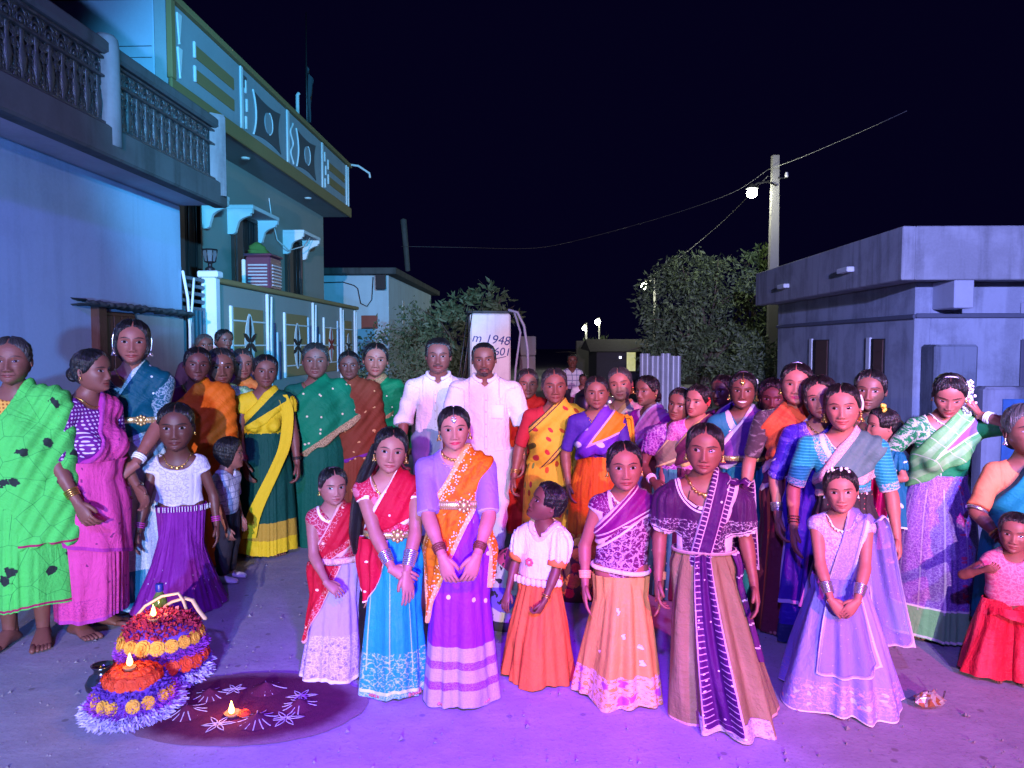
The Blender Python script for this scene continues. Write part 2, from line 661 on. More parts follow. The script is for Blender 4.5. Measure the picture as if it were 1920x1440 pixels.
def cloth(base, *layers, rough=.7, sheen=.0, spec=.13, var=.14, wrinkle=.6, metal=0.0, uw=5.0, vw=1.3, alpha=1.0):
    """woven cloth in garment metres: gc = (along, across / height, distance from the hem or border)"""
    CN[0] += 1
    t = NT('cloth')
    v, u, w, e = t.attr()
    off = random.Random(CN[0]).random() * 9
    vv = t.scaled(v, 1, 1, 1, (off, off * 1.7, 0))
    n = t.noise(vv, 9, 4, .6)
    col = t.mix(n, tuple(c * (1 - var) for c in base), tuple(min(1, c * (1 + var)) for c in base))
    ro = None
    for L in layers:
        kind = L[0]
        a = L[1:]
        o = a[-1] if isinstance(a[-1], dict) else {}
        c = o.get('c')
        wob = t.noise(vv, 34, 2)
        if kind == 'dots':
            d, _ = t.voro(vv, a[0], rnd=o.get('rnd', .0))
            mk = t.step(d, a[1] * 1.15, a[1] * .85)
        elif kind == 'specks':
            d, cc = t.voro(vv, a[0])
            mk = t.step(d, a[1] * 1.2, a[1] * .8) * t.gt(cc[0], 1 - o.get('p', .5))
        elif kind == 'lace':
            d, _ = t.voro(t.scaled(vv, 1, 1, 1), a[0] * 1.5, 'DISTANCE_TO_EDGE')
            q = t.noise(vv, a[0] * 2.6, 3, .7, 1.2)
            mk = t.step(q + t.step(d, .16, .02) * .13, a[1] - .03, a[1] + .07) * .62
        elif kind == 'cells':
            d, _ = t.voro(vv, a[0], 'DISTANCE_TO_EDGE')
            mk = t.step(d, a[1] * 1.3, a[1] * .7)
        elif kind == 'blobs':
            wv = t.node('ShaderNodeVectorMath', operation='ADD')
            t.t.links.new(vv.k, wv.inputs[0])
            nz = t.node('ShaderNodeTexNoise')
            nz.inputs['Scale'].default_value = 28
            t.t.links.new(vv.k, nz.inputs['Vector'])
            sc = t.node('ShaderNodeVectorMath', operation='SCALE')
            sc.inputs['Scale'].default_value = o.get('warp', .05)
            t.t.links.new(nz.outputs['Color'], sc.inputs[0])
            t.t.links.new(sc.outputs[0], wv.inputs[1])
            d, cc = t.voro(E(t, wv.outputs[0]), a[0])
            mk = t.step(d, a[1] * 1.1, a[1] * .9) * t.gt(cc[0], 1 - o.get('p', .5))
        elif kind == 'leaf':
            d, cc = t.voro(t.scaled(vv, 1, .62, 1), a[0], rnd=.75)
            mk = t.step(d, a[1] * 1.1, a[1] * .9)
            cl = o['cols']
            c = cl[0]
            for i, q in enumerate(cl[1:]):
                c = t.mix(t.gt(cc[0], (i + 1) / len(cl)), c, q)
        elif kind == 'check':
            s1 = t.m('PINGPONG', u + off, a[0])
            s2 = t.m('PINGPONG', w + off, a[0])
            mk = t.max(t.step(s1, a[1], a[1] * .6), t.step(s2, a[1], a[1] * .6))
        elif kind == 'vstripe':
            mk = t.step(t.m('PINGPONG', u + off, a[0]), a[1], a[1] * .8)
        elif kind == 'hstripe':
            mk = t.step(t.m('PINGPONG', w, a[0]), a[1], a[1] * .8)
        elif kind == 'band':
            mk = t.gt(w + (wob - .5) * .006, a[0]) * t.lt(w + (wob - .5) * .006, a[1])
        elif kind == 'edge':
            mk = t.lt(e + (wob - .5) * .004, a[0])
        elif kind == 'edgeline':
            mk = t.step(t.abs(e - a[0]), a[1] * 1.2, a[1] * .8)
        elif kind == 'all':
            mk = t.step(t.noise(vv, a[0], 3, .6, .8), a[1] - .08, a[1] + .08)
        elif kind == 'streak':
            mk = t.step(t.noise(t.scaled(vv, a[0], a[0] * .12, 1), 1.0, 3, .6), a[1] - .08, a[1] + .08)
        if c is None:
            c = a[2] if kind not in ('band', 'edge') else (a[2] if kind == 'band' else a[1])
        if 'lim' in o:
            mk = mk * t.gt(w, o['lim'][0]) * t.lt(w, o['lim'][1])
        if 'elim' in o:
            mk = mk * t.gt(e, o['elim'][0]) * t.lt(e, o['elim'][1])
        if 'ulim' in o:
            mk = mk * t.gt(u, o['ulim'][0]) * t.lt(u, o['ulim'][1])
        if o.get('shine'):
            q = mk * -(o['shine'])
            ro = q if ro is None else ro + q
        col = t.mix(mk * o.get('f', 1.0), col, c)
    fine = t.noise(t.scaled(vv, 700, 700, 1), 1.0, 1)
    wr = t.noise(t.scaled(vv, uw, vw, 1), 3.0, 4, .6, .7)
    cr = t.noise(vv, 26, 3, .6, .5)
    t.bump(wr * .7 + cr * .28 + fine * .05, wrinkle, .03)
    t.set(col=col, rough=rough if ro is None else t.m('MAXIMUM', ro + rough, .16), spec=spec, sheen=sheen, metal=metal)
    if alpha < 1:
        t.set(alpha=t.m('MULTIPLY_ADD', t.lt(e, .012), 1 - alpha, alpha))
    return t.mat


def gold(): return plain('gold_jewellery', (.62, .40, .10), .28, .9, .1)
def silver(): return plain('silver_jewellery', (.66, .66, .70), .25, .9, .1)


# ------------------------------------------------------------------ head
def hermite(xs, ys, x):
    xs, ys = np.asarray(xs, float), np.asarray(ys, float)
    m = np.gradient(ys, xs)
    i = np.clip(np.searchsorted(xs, x) - 1, 0, len(xs) - 2)
    h = xs[i + 1] - xs[i]
    t = np.clip((x - xs[i]) / h, 0, 1)
    return (2 * t**3 - 3 * t**2 + 1) * ys[i] + (t**3 - 2 * t**2 + t) * h * m[i] + (-2 * t**3 + 3 * t**2) * ys[i + 1] + (t**3 - t**2) * h * m[i + 1]


HZ = [-.06, -.01, .02, .06, .11, .18, .28, .40, .50, .60, .70, .80, .88, .94, .98, 1.0]
HW = [.02, .08, .135, .185, .228, .268, .308, .334, .340, .345, .345, .322, .270, .200, .12, .004]
HF = [.10, .30, .375, .400, .402, .398, .395, .398, .392, .402, .392, .352, .285, .200, .12, .004]
HB = [.02, .03, .05, .08, .13, .23, .34, .42, .455, .468, .455, .408, .340, .245, .14, .004]


def gs(x, s): return np.exp(-(x / s) ** 2)


def head_shape(z, th, fat=0.0):
    w = hermite(HZ, HW, z) * (1 + fat * gs(z - .25, .25))
    f, b = hermite(HZ, HF, z), hermite(HZ, HB, z)
    s, c = np.sin(th), np.cos(th)
    x = w * np.sign(s) * np.abs(s) ** .92
    y = np.where(c > 0, -f * np.abs(c) ** .86, b * np.abs(c) ** .95)
    return x, y


def head_unit(nose=1.0, fat=0.0, chin=1.0, child=False, nz=58, nt=60, jaw=0.0, cheek=1.0, lipf=1.0, nw=1.0):
    zs = np.concatenate([np.linspace(-.06, .02, 4)[:-1], np.linspace(.02, .64, int(nz * .72))[:-1], np.linspace(.64, .9, 9)[:-1], 1 - .1 * (np.linspace(1, 0, 7)) ** 1.6])
    u = np.linspace(-1, 1, nt, endpoint=False)
    th = math.pi * (u * .52 + .48 * u ** 3)
    Z, T = np.meshgrid(zs, th, indexing='ij')
    X, Y = head_shape(Z, T, fat)
    X = X * (1 + jaw * gs(Z - .12, .16))
    fr = np.clip(np.cos(T) * 1.6, 0, 1)
    ax = np.abs(X)
    n_prof = np.interp(Z, [.20, .245, .262, .285, .315, .345, .42, .50, .555, .60], [0, 0, .040, .080, .092, .082, .054, .032, .012, 0])
    n_sig = np.interp(Z, [.24, .30, .40, .50, .60], [.066, .064, .050, .042, .050])
    k = nose * (.80 if child else 1.0)
    d = n_prof * k * gs(X, n_sig)
    d += .040 * k * nw * gs(ax - .060 * nw, .030) * gs(Z - .285, .026)
    d += .013 * gs(ax - .14, .10) * gs(Z - .575, .03)
    d -= .046 * gs(ax - .142, .080) * gs(Z - .500, .048)
    d += .032 * gs(ax - .150, .054) * gs(Z - .484, .034)
    d -= .010 * gs(ax - .150, .07) * gs(Z - .425, .014)
    d -= .010 * gs(ax - .135 - (.27 - Z) * .35, .018) * gs(Z - .24, .07)
    d += .022 * cheek * gs(ax - .205, .075) * gs(Z - .37, .08)
    d += .027 * lipf * gs(X, .085) * gs(Z - .205, .021) + .030 * lipf * gs(X, .075) * gs(Z - .158, .020)
    d -= .014 * gs(X, .095) * gs(Z - .181, .007)
    d -= .012 * gs(X, .07) * gs(Z - .112, .020)
    d += .020 * chin * gs(X, .07) * gs(Z - .055, .035)
    d -= .010 * gs(X, .012) * gs(Z - .237, .016)
    Y = Y - d * fr
    X = X * 1.01
    V = np.stack([X, Y, Z], -1).reshape(-1, 3)
    gc = np.stack([X, Z, (np.cos(T) > .12) * 1.0], -1).reshape(-1, 3)
    return V, grid_faces(nt, len(zs), True), gc


HEADS = {}


def head_geo(kind, seed=0):
    if (kind, seed) not in HEADS:
        r = random.Random(seed)
        p = {'woman': dict(), 'young': dict(nose=.92, fat=.02), 'girl': dict(nose=.85, child=True, fat=.05), 'child': dict(nose=.72, child=True, fat=.07, chin=.6),
             'oldw': dict(nose=1.15, fat=.04), 'man': dict(nose=1.12, fat=.05, chin=1.3), 'round': dict(nose=1.0, fat=.10)}[kind]
        p['nose'] = p.get('nose', 1.0) * r.uniform(.86, 1.16)
        p['fat'] = p.get('fat', 0) + r.uniform(-.03, .05)
        p['chin'] = p.get('chin', 1.0) * r.uniform(.6, 1.4)
        HEADS[(kind, seed)] = head_unit(jaw=r.uniform(-.08, .09), cheek=r.uniform(.5, 1.6), lipf=r.uniform(.75, 1.3), nw=r.uniform(.9, 1.2), **p)
    return HEADS[(kind, seed)]


def rot3(yaw, pitch, roll):
    return np.array((Matrix.Rotation(yaw, 3, 'Z') @ Matrix.Rotation(pitch, 3, 'X') @ Matrix.Rotation(roll, 3, 'Y')))


R_ = math.radians
TONES = {'a': (.30, .11, .09), 'b': (.26, .092, .068), 'c': (.185, .066, .047), 'd': (.125, .043, .031), 'e': (.37, .135, .112)}


class Person:
    def __init__(s, label, px, d, ytop, ychin, face=.7, yaw=0, hy=0, hp=0, hr=0, tone='b', kind='woman', build=1.0, sw=.108, bust=0.0, belly=0.0,
                 lean=(0, 0), H=None, seed=None, group='people gathered for the photo', cat='person', z0=0.0, zc=None, **sk):
        s.d, s.px = d, px
        base = at(px, 900, d)
        s.x = base.x
        top = at(px, ytop, d).z
        s.z0 = z0
        s.H = H = H or (top - z0)
        s.hd = (ychin - ytop) / FPX * d * .905
        s.rnd = random.Random(seed if seed is not None else int(px * 7 + ytop))
        yw = -math.atan2(s.x, d) * face + R_(yaw)
        s.root = empty('person', (s.x, d, z0), yw, label, cat, group)
        s.yw = yw
        s.build = build
        s.sw = sw * H
        if lean == (0, 0):
            lean = (s.rnd.uniform(-.016, .016) * H, s.rnd.uniform(-.02, .01) * H)
        s.lean = lean
        s.kind = kind
        lx, ly = lean
        hd = s.hd
        s.zc = H - hd
        s.zn = s.zc - .10 * hd
        s.zs = s.zn - .052 * H
        s.zw = .615 * H if H > 1.1 else .57 * H
        s.zh = .50 * H
        rv = s.rnd
        tn = TONES[tone]
        f_ = rv.uniform(.86, 1.14)
        s.skin = skin(tuple(round(c * f_ * g_, 3) for c, g_ in zip(tn, (1, rv.uniform(.95, 1.05), rv.uniform(.92, 1.08)))), fx=(round(rv.uniform(.143, .157), 3), round(rv.uniform(.120, .145), 3), round(rv.uniform(.8, 1.25), 2), round(rv.uniform(-.008, .012), 3)), **sk)
        hr += rv.uniform(-3, 3); hy += rv.uniform(-3, 3)
        b = build
        s.sy = .66
        sh = lambda f: np.array([lx * f, ly * f, 0.0])
        tc = np.array([0, 0, s.zs - .075 * H]) + sh(.75)
        wa = np.array([0, 0, s.zw]) + sh(.3)
        pe = np.array([0, .01 * H, s.zh + .02 * H])
        rc, rw, rp = .082 * H * (b * .6 + .4), .070 * H * b, .090 * H * b
        S = {-1: np.array([-s.sw, 0, s.zs]) + sh(1), 1: np.array([s.sw, 0, s.zs]) + sh(1)}
        s.S = S
        nk = np.array([0, .012 * H, s.zn]) + sh(1)
        s.nk = nk
        hb = np.array([0, -.012 * H, s.zc + .12 * hd]) + sh(1.08)
        rn = (.215 if kind != 'man' else .26) * hd
        s.torso = [(pe, wa, rp, rw, s.sy, .05), (wa, tc, rw, rc, s.sy, .05),
                   (tc, nk - [0, 0, .02 * H], rc * .85, .045 * H, s.sy, .05),
                   (S[-1] * [.86, 1, 1] + [0, 0, -.004], S[1] * [.86, 1, 1] + [0, 0, -.004], .031 * H, .031 * H, .95, .04)]
        for q in (-1, 1):
            s.torso.append((nk - [0, 0, .010 * H], S[q] * [.80, 1, 1], .026 * H, .030 * H, 1.0, .035))
            if bust:
                s.torso.append((np.array([q * .050 * H, -.052 * H * (b * .5 + .5), s.zs - .115 * H]) + sh(.8), np.array([q * .046 * H, -.06 * H * (b * .5 + .5), s.zs - .125 * H]) + sh(.8), .040 * H * bust, .040 * H * bust, .9, .035))
        if belly:
            s.torso.append((np.array([0, -.030 * H * belly, s.zw - .03 * H]) + sh(.3), np.array([0, -.02 * H * belly, s.zw + .04 * H]) + sh(.4), .070 * H * b, .066 * H * b, .85, .05))
        s.neck = [(nk - [0, 0, .02 * H], hb, rn * 1.06, rn * .95, 1.0, .03)]
        s.legs = []
        for q in (-1, 1):
            hp_, kn, an = np.array([q * .050 * H, .01 * H, s.zh]), np.array([q * .052 * H, -.005 * H, .275 * H]), np.array([q * .050 * H, .015 * H, .045 * H])
            s.legs += [(hp_, kn, .056 * H * (b * .5 + .5), .036 * H, 1.0, .03), (kn, an, .035 * H, .020 * H, 1.0, .02),
                       (kn + (an - kn) * .3 + [0, .012 * H, 0], kn + (an - kn) * .45 + [0, .010 * H, 0], .030 * H, .024 * H, 1.0, .02)]
        s.an = {q: np.array([q * .050 * H, .015 * H, .045 * H]) for q in (-1, 1)}
        s.arms, s.W, s.fd, s.El = {}, {}, {}, {}
        s.hands = {}
        # head transform
        s.R = rot3(R_(hy), R_(hp), R_(hr))
        s.hb = hb
        s.piv = np.array([0, .06, .10])
        s.G = G()
        s.off = {}

    # local height of a photo row at this person's depth
    def Z(s, py): return at(s.px, py, s.d).z - s.z0
    def X(s, px): return at(px, 800, s.d).x - s.x

    def arm(s, q, wrist, el=None, hand='relax', g=None, n=None, curl=.35, spread=.25):
        """wrist in units of H from the foot point; el = elbow hint direction"""
        H = s.H
        S = s.S[q]
        Wp = np.array(wrist, float) * H
        l1, l2 = .178 * H, .150 * H
        v = Wp - S
        L = np.linalg.norm(v)
        mx = (l1 + l2) * .995
        if L > mx:
            v *= mx / L
            Wp = S + v
            L = mx
        u = v / L
        hint = np.array(el if el is not None else (q * .7, .6, -.1), float)
        hint -= u * hint.dot(u)
        hint /= np.linalg.norm(hint)
        a = (l1 * l1 - l2 * l2 + L * L) / (2 * L)
        hgt = math.sqrt(max(0, l1 * l1 - a * a))
        El = S + u * a + hint * hgt
        k = .5 + .5 * min(s.build, 1.25)
        s.arms[q] = [(S * 1.0, El, .030 * H * k, .0235 * H * k, 1.0, .018), (El, Wp, .0245 * H * k, .0155 * H, 1.0, .008),
                     (El + (Wp - El) * .12, El + (Wp - El) * .35, .0235 * H * k, .0225 * H * k, 1.0, .012)]
        s.W[q], s.El[q] = Wp, El
        f = (Wp - El) / np.linalg.norm(Wp - El)
        s.fd[q] = f
        gdir = np.array(g, float) if g is not None else f
        s.hands[q] = (gdir / np.linalg.norm(gdir), n, hand, curl, spread)
        return s

    def hang(s, q, out=.055, y=-.03, z=None, **k):
        zz = (s.zs / s.H - .318) if z is None else z
        y += s.rnd.uniform(-.05, .02); out += s.rnd.uniform(-.008, .014); zz += s.rnd.uniform(0, .012)
        k.setdefault('curl', s.rnd.uniform(.2, .6)); k.setdefault('spread', s.rnd.uniform(.05, .35))
        return s.arm(q, (q * (s.sw / s.H + out - .01) + s.lean[0] / s.H * .6, y, zz), (q * s.rnd.uniform(.2, .8), .9, 0), n=(-q, 0.15, 0), **k)

    def _hand(s, q, g_):
        H = s.H
        gd, n, mode, curl, spread = s.hands[q]
        sc = .118 * H if s.kind not in ('child', 'girl') else .115 * H
        n = np.array(n if n is not None else (0, 1, 0), float)
        n = n - gd * n.dot(gd); n /= np.linalg.norm(n)
        t = np.cross(n, gd) * 1.0
        # thumb side: forward (-y) when hanging, towards the middle otherwise
        want = np.array([-q * 1.0, -.9, .3])
        if t.dot(want) < 0:
            t = -t
        fl = np.dot(np.cross(gd, t), n) < 0
        W0 = s.W[q]
        P = lambda u, y, z: W0 + sc * (u * gd + y * t + z * n)
        st = [(-.10, .145, .125, 0), (.02, .150, .115, 0), (.14, .185, .105, .01), (.30, .215, .100, .012), (.44, .215, .088, .005), (.52, .195, .060, .0), (.55, .12, .03, 0)]
        a = np.linspace(0, 2 * math.pi, 12, endpoint=False)
        V = np.concatenate([[P(u, hw * math.cos(x) + cy, ht * math.sin(x)) for x in a] for u, hw, ht, cy in st])
        g_.add(V, grid_faces(12, len(st), True, flip=fl), 0)
        fing = [(.165, .42, .052), (.058, .47, .054), (-.050, .43, .052), (-.150, .34, .045)]
        for i, (y0, L, r) in enumerate(fing):
            c = curl * (1 + .12 * i)
            sp = spread * (y0 / .17) * .25
            pts, rr = [], []
            pos = np.array([.42, y0 * .95, 0.0]); ang = 0.0
            segs = [.10, .42 * L, .32 * L, .26 * L]
            pts.append(pos.copy()); rr.append(r)
            for k, sg in enumerate(segs):
                if k: ang += c * (1.0 if k < 3 else .7)
                stp = np.array([math.cos(ang) * math.cos(sp), math.sin(sp), math.sin(ang)]) * sg
                for h in (.5, 1):
                    pts.append(pos + stp * h)
                    rr.append(r * (1 - .10 * k) * (1.06 if h == 1 and k < 3 else .96))
                pos = pos + stp
            rr[-1] *= .8
            tube_geo(g_, [P(*p) for p in pts], np.array(rr) * sc, 7)
        tp = [(.06, .10, .02), (.18, .20, .03), (.30, .255, .06), (.40, .275, .10), (.47, .270, .13)]
        tube_geo(g_, [P(*p) for p in tp], np.array([.075, .068, .060, .055, .042]) * sc, 7)

    def foot(s, q, toe=0.25, z=0.0, ank=None):
        H = s.H
        L = .150 * H
        a = s.an[q] if ank is None else ank
        ang = q * toe
        c, sn = math.cos(ang), math.sin(ang)
        def P(l, w, h):       # l forward from heel
            y = -(l - .26) * L; x = w * L
            return np.array([a[0] + x * c - y * sn * 1.0, a[1] + y * c + x * sn, h * L + z])
        st = [(-.02, .07, .14, .16), (.03, .13, .19, .20), (.15, .155, .30, .20), (.30, .150, .40, .14), (.45, .165, .32, .08), (.60, .195, .22, .05), (.74, .205, .15, .03), (.82, .17, .10, .03)]
        V = []
        for l, w, top, _ in st:
            for k in np.linspace(0, 2 * math.pi, 12, endpoint=False):
                V.append(P(l, w * math.cos(k), max(.0, top * .5 + top * .5 * math.sin(k))))
        s.G.add(np.array(V), grid_faces(12, len(st), True), 0)
        for i, (w, l, r) in enumerate([(-.135 * q, .20, .062), (-.035 * q, .19, .045), (.045 * q, .17, .042), (.11 * q, .14, .040), (.165 * q, .10, .038)]):
            tube_geo(s.G, [P(.70, w, .07), P(.80 + l * .3, w, .075), P(.80 + l * .75, w, .055), P(.80 + l, w * 1.0, .045)], np.array([r, r, r, r * .8]) * L, 7)
        tube_geo(s.G, [P(.17, 0, .15), P(.20, 0, .42), P(.22, 0, .62)], np.array([.125, .125, .135]) * L, 10, cap=False)
        return s

    def hpt(s, p):
        return (np.asarray(p, float) - s.piv) @ s.R.T * s.hd + s.hb

    def body(s, h=None, feet=True, legs=True):
        H = s.H
        h = h or max(.0085, .0092 * H)
        pr = s.torso + s.neck + (s.legs if legs else [])
        for q in s.arms:
            pr = pr + s.arms[q]
        lo, hi = bounds(pr)
        f = Field(lo, hi, h).union(pr, .02)
        f.cut(np.zeros((1, 1, 1)) + (f.xyz()[2] * 0 - (f.xyz()[2] - .02)))
        V, F = f.net()
        s.G.add(V, F, 0)
        hv, hf, hg = head_geo(s.kind, int(s.px * 13))
        s.G.add(s.hpt(hv), hf, 0, hg)
        for q in (-1, 1):
            a = np.linspace(0, 2 * math.pi, 14, endpoint=False)
            rows = []
            for k, (sc, dx) in enumerate([(.25, -.02), (.75, .012), (1.0, .040), (.80, .050), (.55, .030), (.2, .022)]):
                for x in a:
                    yy = .055 * math.cos(x) * sc * (1.0 if math.sin(x) > 0 else .75); zz = .105 * math.sin(x) * sc
                    rows.append((q * (.335 + dx + .012 * math.cos(x)), .045 + yy, .455 + zz))
            s.G.add(s.hpt(np.array(rows)), grid_faces(14, 6, True, flip=q < 0), 0)
        for q in s.hands:
            if s.hands[q][2] != 'none':
                s._hand(q, s.G)
        if feet and legs:
            for q in (-1, 1):
                s.foot(q)
        s.bodyo = s.G.obj('body', s.skin, s.root)
        return s

    # -------------------------------------------------------------- hair
    def hair(s, style='bun', thick=.035, part=True, grey=0.0, low=0.0, wild=0.0):
        g = G()
        m = hair_mat(grey)
        nz, nt = 54, 108
        zs = np.concatenate([np.linspace(-.02, .84, 36)[:-1], 1 - .16 * np.linspace(1, 0, nz - 35) ** 1.5])
        th = np.linspace(-math.pi, math.pi, nt, endpoint=False)
        Z, T = np.meshgrid(zs, th, indexing='ij')
        X, Y = head_shape(Z, T)
        aT = np.abs(T)
        fh = .835 - low
        zh = np.interp(aT, [0, .35, .75, 1.05, 1.32, 1.55, 1.75, 2.1, math.pi], [fh + .02, fh - .01, fh - .10, fh - .24, .47, .44, .38, .20, .12])
        if style == 'loose':
            zh = np.interp(aT, [0, .35, .75, 1.05, 1.3, 1.55, 1.9, math.pi], [fh + .02, fh - .02, fh - .13, .48, .22, .08, -.02, -.02])
        if style == 'man':
            zh = np.interp(aT, [0, .35, .75, .98, 1.12, 1.5, 1.75, 2.1, math.pi], [fh + .02, fh + .01, fh - .03, fh - .12, .46, .46, .44, .26, .16])
        rs = s.rnd
        ph = [rs.random() * 6 for _ in range(6)]
        M = np.clip((Z - zh + .006 * np.sin(T * 5 + ph[0]) + .006 * np.sin(T * 23 + ph[3]) + .004 * np.sin(T * 41 + ph[4])) / .085, -1, 1)
        th_ = np.where(M > 0, thick * np.sqrt(np.clip(M, 0, 1)), .05 * M)
        rip = .0055 * np.sin(T * 33 + 3 * np.sin(Z * 6) + ph[1]) + .006 * np.sin(T * 14 - Z * 17 + ph[2]) + .004 * np.sin(Z * 55 + 6 * np.cos(T) + ph[3])
        if wild:
            rip += wild * (np.sin(T * 13 + Z * 41 + ph[3]) * np.sin(Z * 33 + T * 7 + ph[4]))
        if part:
            M2 = gs(X - .012 * np.sin(Z * 9 + ph[5]), .013) * (Z > .72) * (Y < .16)
            th_ = th_ - (thick + .012) * M2 * (M > 0)
        th_ = th_ + rip * (M > .25)
        X = X * 1.01
        cn = np.stack([X / .36, (Y - .03) / .45, (Z - .52) / .48], -1)
        cn /= np.maximum(np.linalg.norm(cn, axis=-1, keepdims=True), 1e-6)
        V = np.stack([X, Y, Z], -1) + cn * th_[..., None]
        F = grid_faces(nt, len(zs), True)
        keep = (M.ravel()[F] > -.6).any(1)
        gcv = np.stack([T * .16, Z * .2 + np.cos(T) * .05, Z], -1).reshape(-1, 3)
        g.add(s.hpt(V.reshape(-1, 3)), F[keep], 0, gcv)
        if style in ('bun', 'low_bun'):
            bz = .40 if style == 'bun' else .26
            V = []
            for k, (r, yy) in enumerate([(.02, .40), (.13, .42), (.19, .47), (.20, .53), (.16, .585), (.08, .61), (.01, .61)]):
                for a in np.linspace(0, 2 * math.pi, 20, endpoint=False):
                    rr = r * (1 + .06 * math.sin(3 * a + k * 1.4))
                    V.append((rr * math.cos(a), yy, bz + rr * math.sin(a)))
            g.add(s.hpt(np.array(V)), grid_faces(20, 7, True), 0, np.stack([np.tile(np.linspace(0, .3, 20), 7), np.repeat(np.linspace(0, .2, 7), 20), np.zeros(140)], -1))
        o = g.obj('hair', m, s.root)
        s.hairo = o
        return s

    def lock(s, pts, rad, name='hair_lock', flat=.55, plait=False, mat=None):
        """a tress or plait; pts in local metres"""
        g = G()
        P = np.asarray(pts, float)
        n = 30
        tt = np.linspace(0, len(P) - 1, n)
        Q = np.stack([hermite(np.arange(len(P)), P[:, i], tt) for i in range(3)], -1)
        R = np.interp(tt, np.arange(len(P)), rad) if not np.isscalar(rad) else np.full(n, rad)
        if plait:
            R = R * (1 + .22 * np.sin(np.arange(n) * 1.9))
        tube_geo(g, Q, R, 12, flat=flat, gc=True)
        return g.obj(name, mat or hair_mat(), s.hairo if hasattr(s, 'hairo') else s.root)

    # -------------------------------------------------------------- clothes from the body's field
    def _gar(s, name, prims, arms, off, cuts, mat, gcf, k=.03, h=None, fold=None, parent=None, aoff=None, acuts=()):
        h = h or max(.0075, .0072 * s.H)
        allp = prims + [p for a in arms for p in a]
        lo, hi = bounds(allp, off + .03)
        f = Field(lo, hi, h)
        f.union(prims, k, off)
        for c in cuts:
            f.cut(c(*f.xyz()))
        if arms:
            f2 = Field(lo, hi, h)
            for i, a in enumerate(arms):
                fa = Field(lo, hi, h)
                fa.union(a, .015, aoff if aoff is not None else off)
                if i < len(acuts):
                    fa.cut(acuts[i](*fa.xyz()))
                f2.D = np.minimum(f2.D, fa.D)
            f.D = smin(f.D, f2.D, .018)
        if fold is not None:
            f.D = f.D + fold(*f.xyz())
        V, F = f.net()
        if not len(V):
            return None
        g = G().add(V, F, 0, gcf(V))
        return g.obj(name, mat, parent or s.root)

    def blouse(s, mat, neck='round', depth=.07, nw=.055, sleeve=.8, hem=None, off=.008, name='blouse', puff=0.0, sleeve_off=.006, loose=0.0, cuffmat=None, sides=(-1, 1)):
        H = s.H
        hem = s.zw - .01 * H if hem is None else hem
        z0, a = s.zn + .012 * H, nw * H
        b = depth * H
        lx = s.lean[0]
        cuts = [lambda X, Y, Z: hem - Z + .006 * np.sin(X * 60)]
        if neck == 'v':
            cuts.append(lambda X, Y, Z: np.minimum((1 - (np.abs(X - lx) / a + (z0 - Z) / b)) * min(a, b) * .8, -Y * 1.0 - .0 + .03))
            cuts.append(lambda X, Y, Z: (1 - np.sqrt(((X - lx) / (a * .9)) ** 2 + ((Z - z0) / (.022 * H)) ** 2)) * .02 * H)
        else:
            cuts.append(lambda X, Y, Z: np.where(Y < .02 * H, (1 - (np.abs((X - lx) / a) ** 2.4 + np.abs((Z - z0) / b) ** 2.4) ** (1 / 2.4)) * min(a, b), (1 - np.sqrt(((X - lx) / a) ** 2 + ((Z - z0) / (.035 * H)) ** 2)) * .03 * H))
        arms, ac = [], []
        for q in sides:
            if sleeve <= 0 or q not in s.arms:
                continue
            up, fo = s.arms[q][0], s.arms[q][1]
            S, El, Wp = np.array(up[0]), np.array(up[1]), np.array(fo[1])
            if sleeve <= 1:
                e, dr = S + (El - S) * sleeve, (El - S)
                seg = [(S, e + (El - S) * .1, up[2] * 1.04, up[2] + (up[3] - up[2]) * sleeve + loose, 1.0, .01)]
                if puff:
                    seg = [(S + (e - S) * .30 + np.array([q * .006 * H, 0, .004 * H]), S + (e - S) * .70, up[2] * (1 + puff), up[2] * (1 + puff * .9), 1.0, .01), (S, e + (El - S) * .05, up[2], up[2] * 1.02, 1.0, .01)]
            else:
                e, dr = El + (Wp - El) * (sleeve - 1), (Wp - El)
                seg = [(S, El, up[2] * 1.02, up[3] + loose * .6, 1.0, .01), (El, e + (Wp - El) * .06, fo[2] + loose, fo[2] + (fo[3] - fo[2]) * (sleeve - 1) + loose, 1.0, .01)]
            dr = dr / np.linalg.norm(dr)
            arms.append(seg)
            ac.append(lambda X, Y, Z, e=e, dr=dr: (X - e[0]) * dr[0] + (Y - e[1]) * dr[1] + (Z - e[2]) * dr[2])
        ends = [(np.array(a_[0][1]), c) for a_, c in zip(arms, ac)]

        def gcf(V):
            e = V[:, 2] - hem
            for (p, c) in ends:
                d = -c(V[:, 0], V[:, 1], V[:, 2])
                near = np.linalg.norm(V - p, axis=1) < .2 * H
                e = np.where(near & (np.abs(V[:, 0] - lx) > s.sw * .72), d, e)
            nk = np.sqrt(((V[:, 0] - lx) / a) ** 2 + (np.minimum(V[:, 2] - z0, 0) / b) ** 2)
            e = np.minimum(e, np.where((V[:, 1] < .02 * H) & (np.abs(V[:, 0] - lx) < a * 1.5), np.abs(nk - 1) * min(a, b), 9))
            return np.stack([V[:, 0] + V[:, 1] * .6, V[:, 2], np.maximum(e, 0)], -1)
        fold = (lambda X, Y, Z: .0025 * np.sin(X * 70 / H + Z * 25) * np.clip(np.abs(X) / s.sw - .8, 0, 1) + loose * .18 * np.sin(X * 38 + Z * 30 + np.sin(Z * 22)))
        if puff:
            fold = lambda X, Y, Z: .006 * np.sin(np.arctan2(Y, (np.abs(X) - s.sw * 1.1)) * 13) * np.clip((np.abs(X) - s.sw * .8) / (.05 * H), 0, 1) + Z * 0
